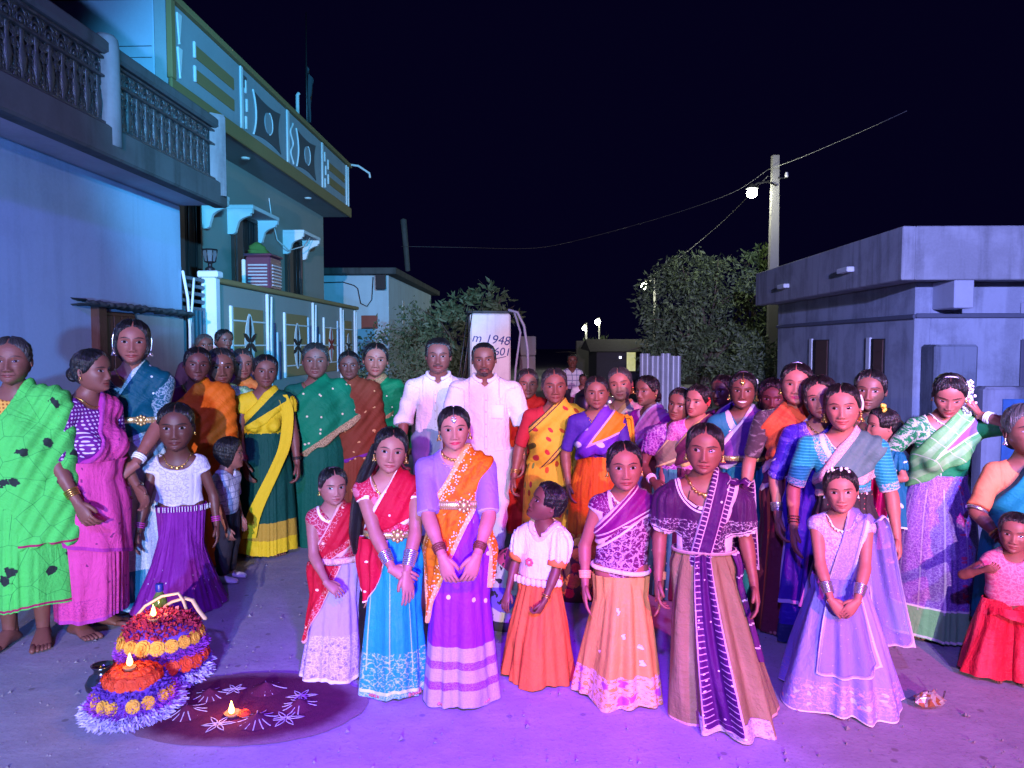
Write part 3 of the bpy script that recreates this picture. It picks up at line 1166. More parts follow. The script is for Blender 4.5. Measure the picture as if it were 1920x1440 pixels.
        s.blouseo = s._gar(name, s.torso, arms, off, cuts, mat, gcf, fold=fold, aoff=sleeve_off, acuts=ac)
        return s

    def pallu(s, mat, u0=.40, u1=.34, l0=-.10, l1=.40, off=.020, cape=False, hem0=None, hem1=None, foldn=8, amp=.0045, name='saree_drape', side=1, bulge=0.0):
        """cloth carried from the hip on one side up over the other shoulder. u0,l0: heights (0 waist, 1 shoulder) of the upper / lower edge at the hip side;
        u1: how far out on the shoulder the upper edge crosses, l1: height of the lower edge at the shoulder side"""
        H = s.H
        q = side
        Wd = s.sw
        zz = lambda f: s.zw + (s.zs - s.zw) * f
        lx = s.lean[0]
        A, B = np.array([-q * Wd, zz(u0)]), np.array([lx + q * u1 * Wd, s.zn + .035 * H])
        C = np.array([-q * Wd, zz(l0) if hem0 is None else hem0])
        D_ = np.array([q * Wd * 1.25, zz(l1) if hem1 is None else hem1])

        def line(P, Q):
            d = (Q - P) / np.linalg.norm(Q - P)
            n = np.array([-d[1], d[0]]) * q          # left of the direction for q=1 -> up
            return lambda X, Z: (X - P[0]) * n[0] + (Z - P[1]) * n[1]
        up, lo = line(A, B), line(C, D_)
        prims = list(s.torso)
        if cape:
            up_a = s.arms[q][0] if q in s.arms else None
            Sq = s.S[q]
            end = np.array([Sq[0] * 1.02 + q * bulge, -.015 * H, (hem1 if hem1 is not None else zz(l1))])
            prims.append((Sq + np.array([0, 0, .0]), end, .042 * H, .055 * H * s.build, .95, .06))
            prims.append((np.array([0, -.025 * H, zz(.5)]) + [lx * .6, 0, 0], np.array([q * Wd * .3, -.03 * H, min(C[1], D_[1]) + .02]), .075 * H * s.build, .080 * H * s.build, .85, .06))
        ph = s.rnd.random() * 6
        cuts = [lambda X, Y, Z: up(X, Z) + .006 * np.sin(X * 40 + ph) + Y * 0, lambda X, Y, Z: -lo(X, Z) + .010 * np.sin(X * 34 + ph) + Y * 0]

        def fold(X, Y, Z):
            wv = up(X, Z)
            return amp * np.sin(wv * (2 * math.pi / (.34 * H / foldn)) + 1.1 * np.sin((X * .8 + Z * .5) * 5 + ph) + Y * 5) * np.clip(.35 + 2.2 * np.abs(X - lx) / Wd, .3, 1.0)

        def gcf(V):
            d_up, d_lo = -up(V[:, 0], V[:, 2]), lo(V[:, 0], V[:, 2])
            dr = (B - A) / np.linalg.norm(B - A)
            al = (V[:, 0] - A[0]) * dr[0] + (V[:, 2] - A[1]) * dr[1] + V[:, 1] * .4
            return np.stack([al, d_up, np.maximum(0, np.minimum(d_lo, d_up + .5 if cape else d_up))], -1)
        s.palluo = s._gar(name, prims, [], off, cuts, mat, gcf, fold=fold, h=max(.006, .0056 * H))
        return s

    # -------------------------------------------------------------- skirts
    def skirt(s, mat, zt=None, zb=.003, prof=None, top=None, hem=.2, ry=.85, n=18, amp=.018, cx=0.0, cy=0.0, front=False, name='skirt', nt=26, nth=168, power=.9, hemwave=.008, sx=1.0):
        H = s.H
        zt = s.zw if zt is None else zt
        if top is None:
            top = .074 * H * s.build + .012
        rs = s.rnd
        ph = [rs.random() * 6.3 for _ in range(8)]
        core = s.torso + s.legs

        def S(th, t, o=0.0):
            th, t = np.asarray(th, float), np.asarray(t, float)
            if prof is None:
                r = top + (hem - top) * t ** power
                hipb = 0
            else:
                P = np.array(prof, float)
                r = hermite(P[:, 0], P[:, 1], t) if len(P) > 2 else np.interp(t, P[:, 0], P[:, 1])
            yr = .70 + (ry - .70) * np.clip(t * 1.6, 0, 1)
            a = amp * (.10 + .9 * t ** .8)
            sk = .35 * t
            e1 = .5 + .5 * np.sin(3 * th + ph[1] + 2.1 * t + 1.2 * np.sin(2 * th + ph[5]))
            e2 = .5 + .5 * np.sin(4 * th + ph[3] - 2.6 * t + np.sin(th + ph[4]))
            w = .85 * e1 * np.sin(n * .62 // 1 * th + ph[0] + 2.4 * np.sin(2 * th + ph[1] + sk) + 1.1 * t) + .42 * e2 * np.sin(n * 1.15 // 1 * th + ph[2] + 1.9 * np.sin(3 * th + ph[3]) - sk * 2)
            w = w + .75 * np.sin(4 * th + ph[4] + sk * 3 + 1.3 * np.sin(th + ph[6])) + .45 * np.sin(2 * th + ph[5] - sk * 2) - .35 * np.abs(np.sin(n * .31 // 1 * th + ph[7] + 1.4 * np.sin(2 * th) + t))
            if front:
                fa = np.exp(-((np.angle(np.exp(1j * (th - .15)))) / .42) ** 2)
                w = w * .55 + fa * .75 * (np.abs(np.mod((th - .15 + .05 * np.sin(th * 11 + ph[7])) * 6.2 + t * .35, 1) - .5) * 4 - 1)
            rr = r + a * w + o
            z = zt + (zb - zt) * t + hemwave * t ** 4 * np.sin(4 * th + ph[6])
            x = cx * t ** 1.3 + rr * np.sin(th) * sx
            y = cy * t ** 1.3 - rr * yr * np.cos(th)
            k = (1 - t) * s.lean[0] * .3
            P = np.stack(np.broadcast_arrays(x + k, y, z), -1)
            sh_ = P.shape
            P = P.reshape(-1, 3)
            tf, of = np.broadcast_to(t, sh_[:-1]).ravel(), np.broadcast_to(np.asarray(o, float), sh_[:-1]).ravel()
            sel = np.where(tf < .62)[0]
            if len(sel):
                Q = P[sel]
                dr = np.broadcast_to(np.stack([np.sin(th), -np.cos(th)], -1), sh_[:-1] + (2,)).reshape(-1, 2)[sel]
                need = .010 + np.maximum(of[sel], -.004) + .004 * np.sin(np.broadcast_to(th, sh_[:-1]).ravel()[sel] * n)
                for _ in range(4):
                    dd = need - sdf_pts(Q, core)
                    Q[:, :2] += dr * np.clip(dd, 0, .03)[:, None]
                P[sel] = Q
            return P.reshape(sh_)
        s.Sk, s.zt, s.zb, s.rm = S, zt, zb, (top + hem) * .5
        th = np.linspace(-math.pi, math.pi, nth, endpoint=False)
        t = np.concatenate([np.linspace(0, .12, 4)[:-1], np.linspace(.12, 1, nt)])
        T, TH = np.meshgrid(t, th, indexing='ij')
        V = S(TH, T).reshape(-1, 3)
        hgt = zt - zb
        gc = np.stack([TH * s.rm, (1 - T) * hgt, (1 - T) * hgt], -1).reshape(-1, 3)
        g = G().add(V, grid_faces(nth, len(t), True), 0, gc)
        # inner turn of the hem
        V2 = S(th, np.ones_like(th), -.012); V3 = S(th, np.full_like(th, .93), -.014)
        g.add(np.concatenate([V[-nth:], V2, V3]), grid_faces(nth, 3, True), 0, np.tile(gc[-nth:], (3, 1)))
        s.skirto = g.obj(name, mat, s.root)
        return s

    def panel(s, mat, a0, a1, t0=0.0, t1=1.0, off=.012, name='drape_panel', waves=4, amp=.006, n=28, m=30, parent=None, shape=None):
        """cloth lying on the skirt between angle a0(t) and a1(t) (pairs = start, end values; degrees)"""
        f = lambda a, t: np.radians(a[0] + (a[1] - a[0]) * t) if not callable(a) else np.radians(a(t))
        t = np.linspace(0, 1, m); u = np.linspace(0, 1, n)
        T, U = np.meshgrid(t, u, indexing='ij')
        te = T
        b0, b1 = (t0 if callable(t0) else (lambda q: np.full_like(q, t0))), (t1 if callable(t1) else (lambda q: np.full_like(q, t1)))
        tt = b0(U) + (b1(U) - b0(U)) * te
        TH = f(a0, te) * (1 - U) + f(a1, te) * U
        o = off + amp * np.sin(U * waves * 2 * math.pi + 1.2 * np.sin(T * 4))
        V = s.Sk(TH, tt, o)
        e = np.minimum(np.minimum(U, 1 - U) * np.abs(f(a1, te) - f(a0, te)) * s.rm, 9)
        hgt = (s.zt - s.zb)
        eb = (1 - te) * hgt * np.abs(b1(U) - b0(U))
        gc = np.stack([TH * s.rm, (1 - tt) * hgt, np.minimum(e, eb)], -1).reshape(-1, 3)
        g = G().add(V.reshape(-1, 3), grid_faces(n, m), 0, gc)
        Vb = s.Sk(TH, tt, o - .006)
        rim = np.concatenate([np.arange(n), np.arange(1, m) * n + n - 1, ((m - 1) * n + np.arange(n - 2, -1, -1)), (np.arange(m - 2, 0, -1) * n)])
        L = len(rim)
        g.add(np.concatenate([V.reshape(-1, 3)[rim], Vb.reshape(-1, 3)[rim]]), grid_faces(L, 2, True), 0, np.tile(gc[rim], (2, 1)))
        return g.obj(name, mat, parent or s.root)

    def sheet(s, mat, pts, width, name='drape_end', waves=4, amp=.012, n=26, m=34, thick=.006, wdir=(1, 0, 0)):
        """hanging cloth: centre line pts, width list, folds across"""
        P = np.asarray(pts, float)
        k = np.arange(len(P)); tt = np.linspace(0, len(P) - 1, m)
        C = np.stack([hermite(k, P[:, i], tt) for i in range(3)], -1)
        Wd = np.interp(tt, k, width)
        u = np.linspace(-.5, .5, n)
        wd = np.array(wdir, float); wd /= np.linalg.norm(wd)
        T = np.gradient(C, axis=0); T /= np.linalg.norm(T, axis=1, keepdims=True)
        N = np.cross(T, wd); N /= np.maximum(np.linalg.norm(N, axis=1, keepdims=True), 1e-6)
        ph = s.rnd.random() * 6
        tl = np.linspace(0, 1, m)
        wv = amp * np.sin(u[None, :] * waves * 2 * math.pi + ph + 1.1 * np.sin(tl[:, None] * 4)) * (.5 + .5 * tl[:, None]) + amp * .5 * np.sin(u[None] * waves * 5 + ph * 2 + tl[:, None] * 3)
        V = C[:, None] + wd * (u[None, :, None] * Wd[:, None, None]) + N[:, None] * wv[..., None]
        ln = np.concatenate([[0], np.cumsum(np.linalg.norm(np.diff(C, axis=0), axis=1))])
        e = np.minimum((.5 - np.abs(u))[None, :] * Wd[:, None], (ln[-1] - ln)[:, None])
        gc = np.stack([np.broadcast_to(u[None] * Wd[:, None], e.shape), np.broadcast_to((ln[-1] - ln)[:, None], e.shape), e], -1).reshape(-1, 3)
        A = V.reshape(-1, 3); Bk = (V + N[:, None] * thick).reshape(-1, 3)
        g = G().add(A, grid_faces(n, m), 0, gc).add(Bk, grid_faces(n, m, flip=True), 0, gc)
        rim = np.concatenate([np.arange(n), np.arange(1, m) * n + n - 1, ((m - 1) * n + np.arange(n - 2, -1, -1)), (np.arange(m - 2, 0, -1) * n)])
        g.add(np.concatenate([A[rim], Bk[rim]]), grid_faces(len(rim), 2, True), 0, np.tile(gc[rim], (2, 1)))
        return g.obj(name, mat, s.root)

    # -------------------------------------------------------------- belts and jewellery
    def belt(s, z=None, h=.035, mat=None, off=.024, buckle=True, tilt=0.0):
        z = s.zw if z is None else z
        a = np.linspace(0, 2 * math.pi, 44, endpoint=False)
        ring = np.stack([s.lean[0] * .35 + .25 * np.sin(a), -.25 * np.cos(a), np.full(44, z) + tilt * np.sin(a)], -1)
        # march in from outside until the waist is met
        prim = s.torso
        Pq = ring.copy()
        for _ in range(24):
            d = sdf_pts(Pq, prim) - off
            dirc = np.stack([np.sin(a), -np.cos(a), 0 * a], -1)
            Pq -= dirc * np.clip(d, -.02, .05)[:, None]
        o = np.stack([np.sin(a), -np.cos(a), 0 * a], -1)
        rows = [Pq - [0, 0, h / 2] - o * .006, Pq - [0, 0, h / 2], Pq - [0, 0, h * .2] + o * .004, Pq + [0, 0, h * .2] + o * .004, Pq + [0, 0, h / 2], Pq + [0, 0, h / 2] - o * .006]
        gc = np.stack([np.tile(a * .12, 6), np.repeat(np.linspace(0, h, 6), 44), np.full(264, 1.0)], -1)
        g = G().add(np.concatenate(rows), grid_faces(44, 6, True), 0, gc)
        if buckle:
            c = Pq[2] - [0, .008, 0]
            ball_geo(g, c, .018, 10, 7, 0, (1, .45, 1))
            for k in range(8):
                ball_geo(g, c + np.array([.024 * math.cos(k * .785), 0, .024 * math.sin(k * .785)]), .010, 7, 5, 0, (1, .5, 1))
        s.belto = g.obj('belt', mat or belt_mat(), s.root)
        return s

    def bangles(s, q, n=3, mat=None, sp=.010, r=None, t=.0035, start=.04, flat=1.0):
        W0, f = s.W[q], s.fd[q]
        R0 = (r or .0185 * s.H) + .002
        for i in range(n):
            g = G()
            c = W0 - f * (start * s.H * .6 + sp * i)
            ring_geo(g, c, f, R0 * (1 + .03 * i), t, 20, 6, 0, flat)
            g.obj('bangle', mat or gold(), s.root)
        return s

    def necklace(s, drop=.045, w=.05, mat=None, t=.003, pend=.010, beads=True, off=.004):
        H = s.H
        prim = s.torso + s.neck
        a = np.linspace(-math.pi * .97, math.pi * .97, 46)
        base = s.nk
        ring = np.stack([base[0] + w * H * np.sin(a) * (1 - .12 * np.cos(a)), base[1] - .055 * H * np.cos(a), base[2] + .012 * H - drop * H * np.clip((1 + np.cos(a)) / 2, 0, 1) ** 1.3], -1)
        P = snap(ring, prim, off, 4)
        g = G()
        tube_geo(g, P, t, 6, cap=False)
        if beads:
            for i in range(14, 33, 2):
                ball_geo(g, P[i] + [0, -.002, -.003], t * 1.9, 6, 5)
        if pend:
            c = snap([P[23] - [0, 0, pend * 1.1]], prim, off + .002)[0]
            ball_geo(g, c, pend, 9, 6, 0, (1.1, .45, 1.2))
            for k in (-1, 1):
                c2 = snap([P[23 + k * 3] - [0, 0, pend * .8]], prim, off + .002)[0]
                ball_geo(g, c2, pend * .6, 8, 5, 0, (1.1, .45, 1.1))
        g.obj('necklace', mat or gold(), s.root)
        return s

    def earrings(s, mat=None, drop=.10, size=1.0, sides=(-1, 1)):
        for q in sides:
            g = G()
            p0 = s.hpt((q * .378, .02, .365))
            k = s.hd * size
            lathe_geo(g, [(.001, 0), (.012 * k * 2, -.01 * k), (.012 * k * 2, -.03 * k), (.003, -.04 * k), (.020 * k, -.06 * k), (.045 * k, -.10 * k), (.052 * k, -.125 * k), (.001, -.12 * k)], 10, p0)
            for j in range(6):
                ball_geo(g, p0 + np.array([.045 * k * math.cos(j * 1.05), .045 * k * math.sin(j * 1.05), -.14 * k]), .014 * k, 5, 4)
            g.obj('earring', mat or gold(), s.root)
        return s

    def tikka(s, mat=None):
        g = G()
        P = [s.hpt((0.0, y, z)) for y, z in [(-.05, 1.02), (-.22, .965), (-.345, .89), (-.405, .80), (-.425, .74)]]
        tube_geo(g, P, .0022, 6)
        ball_geo(g, s.hpt((0, -.43, .715)), .045 * s.hd, 10, 7, 0, (1, .4, 1.2))
        for k in (-1, 1):
            ball_geo(g, s.hpt((k * .045, -.425, .745)), .026 * s.hd, 8, 5, 0, (1, .5, 1))
            ball_geo(g, s.hpt((k * .035, -.42, .80)), .02 * s.hd, 8, 5, 0, (1, .5, 1))
        ball_geo(g, s.hpt((0, -.43, .66)), .016 * s.hd, 6, 5)
        g.obj('forehead_pendant', mat or gold(), s.root)
        return s

    def band(s, mat, back=.0, r=.006, thick=.04):
        """hair band over the crown"""
        g = G()
        P = []
        for a in np.linspace(-1.45, 1.45, 26):
            zz = .5 + .5 * math.cos(a) ** .8 if math.cos(a) > 0 else .5
            x = (.385 + thick * .3) * math.sin(a)
            P.append(s.hpt((x, -.06 + back, .50 + (.505 + thick * .8) * math.cos(a))))
        tube_geo(g, P, r, 7)
        g.obj('hair_band', mat, s.hairo)
        return s

    def flowers(s, pts, mat, r=.012, name='hair_flower'):
        g = G()
        rr = s.rnd
        for p in pts:
            c = s.hpt(p)
            for k in range(5):
                ball_geo(g, c + np.array([rr.uniform(-1, 1), rr.uniform(-1, 1), rr.uniform(-1, 1)]) * r * .7, r * rr.uniform(.45, .7), 6, 4)
        g.obj(name, mat, s.hairo)
        return s


def belt_mat():
    if 'belt' in MATS:
        return MATS['belt']
    MATS['belt'] = cloth((.55, .38, .14), ('dots', 90, .28, (.80, .70, .45), {}), ('hstripe', .017, .003, (.8, .65, .35), {}), rough=.33, metal=.65, wrinkle=.1)
    return MATS['belt']
# ------------------------------------------------------------------ the people
C = hexc
WH = (.74, .72, .74)
RED, CRIM = (.42, .006, .022), (.36, .008, .045)
PEARL = plain('pearl_beads', (.75, .72, .68), .3, .1)
GLASS_R = plain('red_glass_bangles', (.45, .02, .05), .2)
WHITEP = plain('white_bangles', (.75, .73, .72), .3)
JAS = plain('jasmine_petals', (.80, .80, .74), .6, vary=.2, scale=60)


def clasp(p, z=.46, y=-.17, sep=.030, tilt=.30, curl=.45):
    """both hands laid together in front, one over the other"""
    p.arm(-1, (-sep - .01, y, z + .055), el=(-.9, .55, 0), g=(tilt * 1.1, -.12, -1), n=(.25, 1, 0), curl=curl, spread=.12)
    p.arm(1, (sep + .015, y - .012, z + .06), el=(.9, .55, 0), g=(-tilt * 1.2, -.10, -1), n=(-.25, 1, 0), curl=curl, spread=.12)


# ---- front row, from the left
p = Person('smallest girl of the front row, in red half saree over pale lavender skirt', 628, 3.56, 877, 950, hy=18, hr=3, tone='e', kind='girl', sw=.098, openness=1.1, gaze=-.008)
p.arm(-1, (-.03, -.17, .50), el=(-.8, .6, -.2), g=(.75, -.35, -.55), n=(.3, .5, -.8), curl=.5)
p.hang(1)
p.body()
p.hair('bun', thick=.045, low=-.01)
m_red = cloth(RED, ('edge', .007, (.58, .30, .30), {}), ('lace', 42, .60, (.62, .36, .36), {'elim': (0, .035)}), ('specks', 16, .10, (.8, .55, .4), {'p': .25}), rough=.55)
m_redlace = cloth(CRIM, ('lace', 34, .56, (.60, .34, .36), {}), ('edge', .006, (.75, .62, .60), {}), rough=.5)
p.blouse(m_redlace, 'v', .075, .07, sleeve=0)
p.skirt(cloth((.35, .25, .62), ('specks', 34, .26, (.20, .12, .30), {'p': .55, 'lim': (.01, .20)}), ('lace', 40, .54, (.75, .66, .78), {'lim': (0, .22), 'f': .8}), ('band', 0, .018, (.66, .60, .70), {}), rough=.5, var=.05), zt=p.Z(1052), top=.078, hem=.142, n=13, amp=.012, ry=.95, cx=-.02)
p.pallu(m_red, u0=.25, u1=.42, l0=-.25, l1=.48, off=.016)
p.panel(m_red, lambda t: -104 + 0 * t, lambda t: 18 - 96 * t, 0, .70, off=.014, name='saree_end', amp=.004)
p.belt(p.Z(1045), .03, cloth((.70, .48, .45), ('lace', 60, .5, (.4, .04, .1), {})), off=.022, buckle=False)
p.necklace(.07, .055)
p.earrings(size=.8)
p.band(plain('dark_band', (.05, .03, .05), .4), r=.004)

p = Person('girl in red top and turquoise skirt with stacked silver bangles and long loose hair', 738, 3.42, 803, 890, hy=6, hr=5, tone='e', kind='young', sw=.102, gaze=-.004)
p.arm(-1, (.005, -.17, .50), el=(-.8, .6, -.2), g=(.75, -.25, -.30), n=(.1, .9, -.5), curl=.5, spread=.1)
p.arm(1, (.045, -.205, .455), el=(.9, .5, 0), g=(.15, -.2, -1.0), n=(-.5, .85, 0), curl=.25, spread=.4)
p.body()
p.hair('bun', thick=.05)
p.lock([p.hpt((-.34, .20, .55)), p.hpt((-.42, .22, .2)), p.hpt((-.55, .26, -.25)), p.hpt((-.62, .3, -.9)), p.hpt((-.62, .34, -1.6)), p.hpt((-.55, .36, -2.1))], [.035, .045, .05, .05, .045, .02], name='loose_hair', flat=.6)
m_red2 = cloth((.44, .005, .025), ('edge', .008, (.75, .60, .62), {}), ('specks', 12, .06, (.8, .6, .5), {'p': .3}), rough=.55)
p.blouse(cloth((.44, .008, .04), ('leaf', 26, .30, {'cols': [(.66, .26, .28), (.60, .16, .22), (.52, .05, .11)], 'f': .8}), ('lace', 50, .64, (.70, .40, .44), {}), ('edge', .006, (.85, .70, .72), {}), rough=.45), 'round', .085, .068, sleeve=.26)
m_turq = cloth((.012, .26, .42), ('vstripe', .05, .0022, (.40, .52, .55), {'lim': (.12, .6), 'shine': .3, 'f': .7}), ('lace', 26, .58, (.50, .62, .68), {'lim': (.035, .20)}), ('band', .02, .035, (.45, .60, .66), {}), ('lace', 60, .5, (.5, .65, .7), {'lim': (0, .02)}), rough=.42, wrinkle=.5)
p.skirt(m_turq, zt=p.Z(1003), top=.088, hem=.155, n=15, amp=.017, ry=.95)
p.pallu(m_red2, u0=.22, u1=.30, l0=-.18, l1=.50, off=.016)
p.panel(m_red2, lambda t: -98 + 10 * t, lambda t: -8 - 30 * t ** 2, 0, lambda u: .29 + .12 * np.sin(u * 3.1), off=.024, name='saree_end', amp=.008, waves=3)
p.belt(p.Z(995), .03, off=.022)
p.necklace(.085, .06, pend=.014)
p.earrings(size=1.1)
p.bangles(-1, 7, silver(), sp=.008, t=.0035, start=.05)
p.bangles(1, 9, silver(), sp=.008, t=.0038, start=.05)

p = Person('girl with red lips in a purple and orange half saree, henna on her clasped hands', 862, 3.35, 765, 850, hy=4, hr=-2, tone='e', kind='young', sw=.104, lip=(.50, .01, .05), gaze=0)
clasp(p, z=.475, y=-.17, sep=.042)
p.body()
p.hair('bun', thick=.045, low=.0)
m_pur = cloth((.20, .02, .62), ('band', .0, .075, (.33, .24, .56), {}), ('band', .11, .165, (.33, .24, .56), {}), ('band', .20, .262, (.33, .24, .56), {}), ('lace', 70, .52, (.55, .50, .70), {'lim': (0, .262), 'f': .35}), ('specks', 7, .07, (.6, .5, .6), {'p': .8, 'lim': (.3, .9)}), rough=.5)
m_or = cloth((.62, .15, .006), ('all', 30, .52, (.42, .07, .008), {'f': .75}), ('edge', .022, (.70, .34, .12), {}), ('specks', 90, .3, (.8, .6, .4), {'p': .5, 'elim': (0, .06)}), rough=.6, wrinkle=.6)
p.blouse(cloth((.25, .13, .60), ('edge', .006, (.4, .28, .7), {}), rough=.35, sheen=.05), 'round', .055, .05, sleeve=.92, loose=.012)
p.skirt(m_pur, zt=p.Z(948), top=.090, hem=.178, n=16, amp=.016, ry=.92, power=.95)
p.pallu(m_or, u0=.32, u1=.35, l0=-.05, l1=.52, off=.018, amp=.006)
p.panel(m_or, lambda t: -112 + 30 * t, lambda t: 40 - 108 * t ** .8, 0, .60, off=.016, name='saree_end', amp=.006, waves=3)
p.panel(m_or, lambda t: 62 + 6 * t, lambda t: 110 - 6 * t, 0, .42, off=.012, name='saree_side', amp=.006, waves=3)
p.belt(p.Z(940), .036, off=.026)
p.necklace(.03, .046, t=.004, pend=.008)
p.necklace(.06, .058)
p.earrings(size=1.1)
p.tikka(silver())
HEN = plain('henna_cuffs', (.13, .020, .012), .7)
p.bangles(-1, 4, HEN, sp=.009, t=.003); p.bangles(1, 4, HEN, sp=.009, t=.003)

p = Person('child in white puffed top and orange skirt, looking up over the shoulder', 1010, 3.56, 905, 985, yaw=-28, hy=-42, hp=-20, hr=8, tone='d', kind='child', sw=.100, lean=(.03, 0))
p.arm(1, (.09, -.13, .40), el=(.7, .8, 0), curl=.8, g=(-.4, -.3, -.9), n=(-.8, .2, .3))
p.arm(-1, (-.125, -.10, .44), el=(-.6, .8, 0))
p.body()
p.hair('man', thick=.055, part=False)
m_wt = cloth((.70, .66, .70), ('edge', .010, (.62, .28, .12), {'f': .5}), rough=.65, wrinkle=.7)
p.blouse(m_wt, 'v', .07, .05, sleeve=.72, puff=.75, loose=.01, hem=p.Z(1082), off=.014)
p.skirt(cloth((.62, .135, .035), ('streak', 26, .55, (.48, .08, .03), {'f': .5}), rough=.8, wrinkle=.7), zt=p.Z(1078), top=.084, hem=.185, n=17, amp=.024, ry=.95, power=.8)
for q in (-1, 1):
    g = G(); El, S_ = p.El[q], p.S[q]
    ring_geo(g, S_ + (El - S_) * .72, El - S_, .040, .008, 22, 6, 0, 2.6)
    g.obj('sleeve_cuff', cloth((.62, .17, .04)), p.root)
g = G()
for k in np.linspace(-1.3, 1.3, 11):
    ball_geo(g, p.Sk(k, .03, .012), .016, 8, 5, 0, (1.2, .6, 1.3))
g.obj('waist_frill', cloth((.66, .56, .64)), p.root)
g = G()
for (x, z) in [(-.020, .60), (-.035, .47)]:
    c = snap([(x, -.12, z * p.H)], p.torso, .016)[0]
    for k in range(7):
        ball_geo(g, c + np.array([.014 * math.cos(k * .9), 0, .014 * math.sin(k * .9)]), .009, 7, 5, 0, (1, .6, 1))
g.obj('cloth_rose', plain('rose_cloth', (.60, .08, .10), .7), p.root)
p.bangles(1, 2, sp=.008)
# collar
g = G(); a = np.linspace(.3, 2 * math.pi - .3, 30)
ring = snap(np.stack([p.nk[0] + .05 * np.sin(a), -.05 * np.cos(a), p.zn + .004 - .020 * (1 + np.cos(a))], -1), p.torso + p.neck, .012)
tube_geo(g, ring, .011, 8, flat=1.0); g.obj('collar', m_wt, p.root)

p = Person('girl in magenta silk half saree and golden skirt, arms straight down', 1166, 3.38, 830, 925, hy=2, tone='b', kind='young', sw=.104, openness=1.1)
p.hang(-1, out=.045); p.hang(1, out=.045)
p.body()
p.hair('bun', thick=.04, low=-.02)
m_mag = cloth((.15, .006, .105), ('edgeline', .020, .003, (.60, .42, .46), {}), ('edge', .006, (.62, .44, .42), {}), rough=.33, sheen=.05, wrinkle=.55)
m_magw = cloth((.10, .006, .075), ('lace', 20, .54, (.60, .44, .54), {}), ('edge', .012, (.72, .60, .55), {}), rough=.5)
p.blouse(cloth((.12, .006, .09), ('edge', .008, (.60, .44, .50), {}), ('lace', 50, .64, (.7, .5, .6), {}), rough=.4), 'v', .125, .06, sleeve=.10, hem=p.Z(1085))
p.skirt(cloth((.47, .27, .065), ('lace', 20, .50, (.70, .50, .62), {'lim': (0, .13)}), ('blobs', 22, .36, (.34, .08, .50), {'lim': (.0, .12), 'p': .5}), ('blobs', 11, .10, (.78, .62, .55), {'lim': (.15, .42), 'p': .55}), ('streak', 24, .58, (.50, .24, .08), {'f': .4}), rough=.42, wrinkle=.5), zt=p.Z(1075), top=.095, hem=.208, n=15, amp=.022, ry=.95, power=.85)
p._gar('waistcoat', p.torso, [], .014, [lambda X, Y, Z: (p.Z(1098) + .02 * np.cos(X * 22)) - Z + Y * 0, lambda X, Y, Z: Z - (p.Z(990) + X * .75) + Y * 0], m_magw, lambda V: np.stack([V[:, 0], V[:, 2], np.minimum(V[:, 2] - p.Z(1098), (p.Z(990) + V[:, 0] * .75) - V[:, 2])], -1))
p.pallu(m_mag, u0=.42, u1=.38, l0=-.05, l1=.92, off=.020)
p.belt(p.Z(1065), .02, cloth((.78, .62, .50), rough=.4), off=.026, buckle=False, tilt=-.012)
p.necklace(.05, .05, PEARL)
p.earrings(size=.8)
for q in (-1, 1):
    p.bangles(q, 5, plain('orange_bangles', (.75, .36, .16), .35), sp=.007, t=.004, start=.05)

p = Person('girl in a dark purple puff sleeved top and long tan gown, eyes turned aside', 1322, 3.22, 797, 896, hy=-6, hr=4, tone='c', kind='young', sw=.098, gaze=-.022, gazez=.004, openness=1.3, lean=(.0, 0))
p.hang(-1, out=.07); p.hang(1, out=.07)
p.body()
p.hair('bun', thick=.04)
m_dp = cloth((.045, .008, .056), ('lace', 34, .60, (.62, .50, .60), {'lim': (p.Z(1032), p.Z(970))}), ('edge', .012, (.68, .52, .60), {}), ('edgeline', .020, .003, (.6, .5, .6), {}), rough=.38, sheen=.05)
p.blouse(m_dp, 'round', .105, .082, sleeve=.84, puff=.72, hem=p.Z(1045), loose=.004)
tan = cloth((.205, .150, .070), ('streak', 20, .56, (.29, .21, .11), {'f': .6}), ('edge', .010, (.50, .30, .26), {}), rough=.5, wrinkle=.8)
p.skirt(tan, zt=p.Z(1030), top=.102, hem=.262, n=13, amp=.040, ry=.92, power=.80, cx=.105)
sash = cloth((.055, .008, .085), ('edge', .005, (.46, .32, .42), {}), ('hstripe', .012, .0022, (.42, .30, .40), {'elim': (.006, .026)}), ('specks', 22, .07, (.7, .6, .7), {'p': .5}), rough=.4, wrinkle=.7)
p.pallu(cloth((.055, .008, .085), ('edge', .004, (.48, .33, .44), {}), ('vstripe', .010, .0024, (.46, .34, .42), {'elim': (.004, .026)}), ('edgeline', .028, .002, (.46, .33, .42), {}), ('specks', 16, .08, (.6, .5, .6), {'p': .5}), rough=.4, wrinkle=.7), u0=-1.6, u1=.30, l0=-3.9, l1=1.75, off=.022)
p.panel(sash, lambda t: -20 - 2 * t, lambda t: 10 - 1 * t, 0, .97, off=.020, waves=2.5, amp=.008, name='sash_end', m=50)
p.panel(cloth((.24, .20, .24), ('lace', 40, .46, (.60, .52, .60), {}), rough=.6), lambda t: -30 + 0 * t, lambda t: 34 + 0 * t, .90, 1.0, off=.008, waves=5, amp=.004, name='hem_lace')
p.panel(cloth((.075, .012, .095), ('hstripe', .05, .004, (.5, .38, .5), {}), rough=.45), lambda t: 62 + 10 * t, lambda t: 90 + 6 * t, 0, .66, off=.014, waves=3, amp=.008, name='sash_side')
p.sheet(sash, [p.S[1] + [.015, -.065, .050], p.S[1] + [.035, -.03, .062], p.S[1] + [.05, .045, .03], p.S[1] + [.06, .08, -.16], p.S[1] + [.07, .09, -.36]], [.09, .09, .10, .11, .12], name='sash_tail', waves=2, amp=.008)
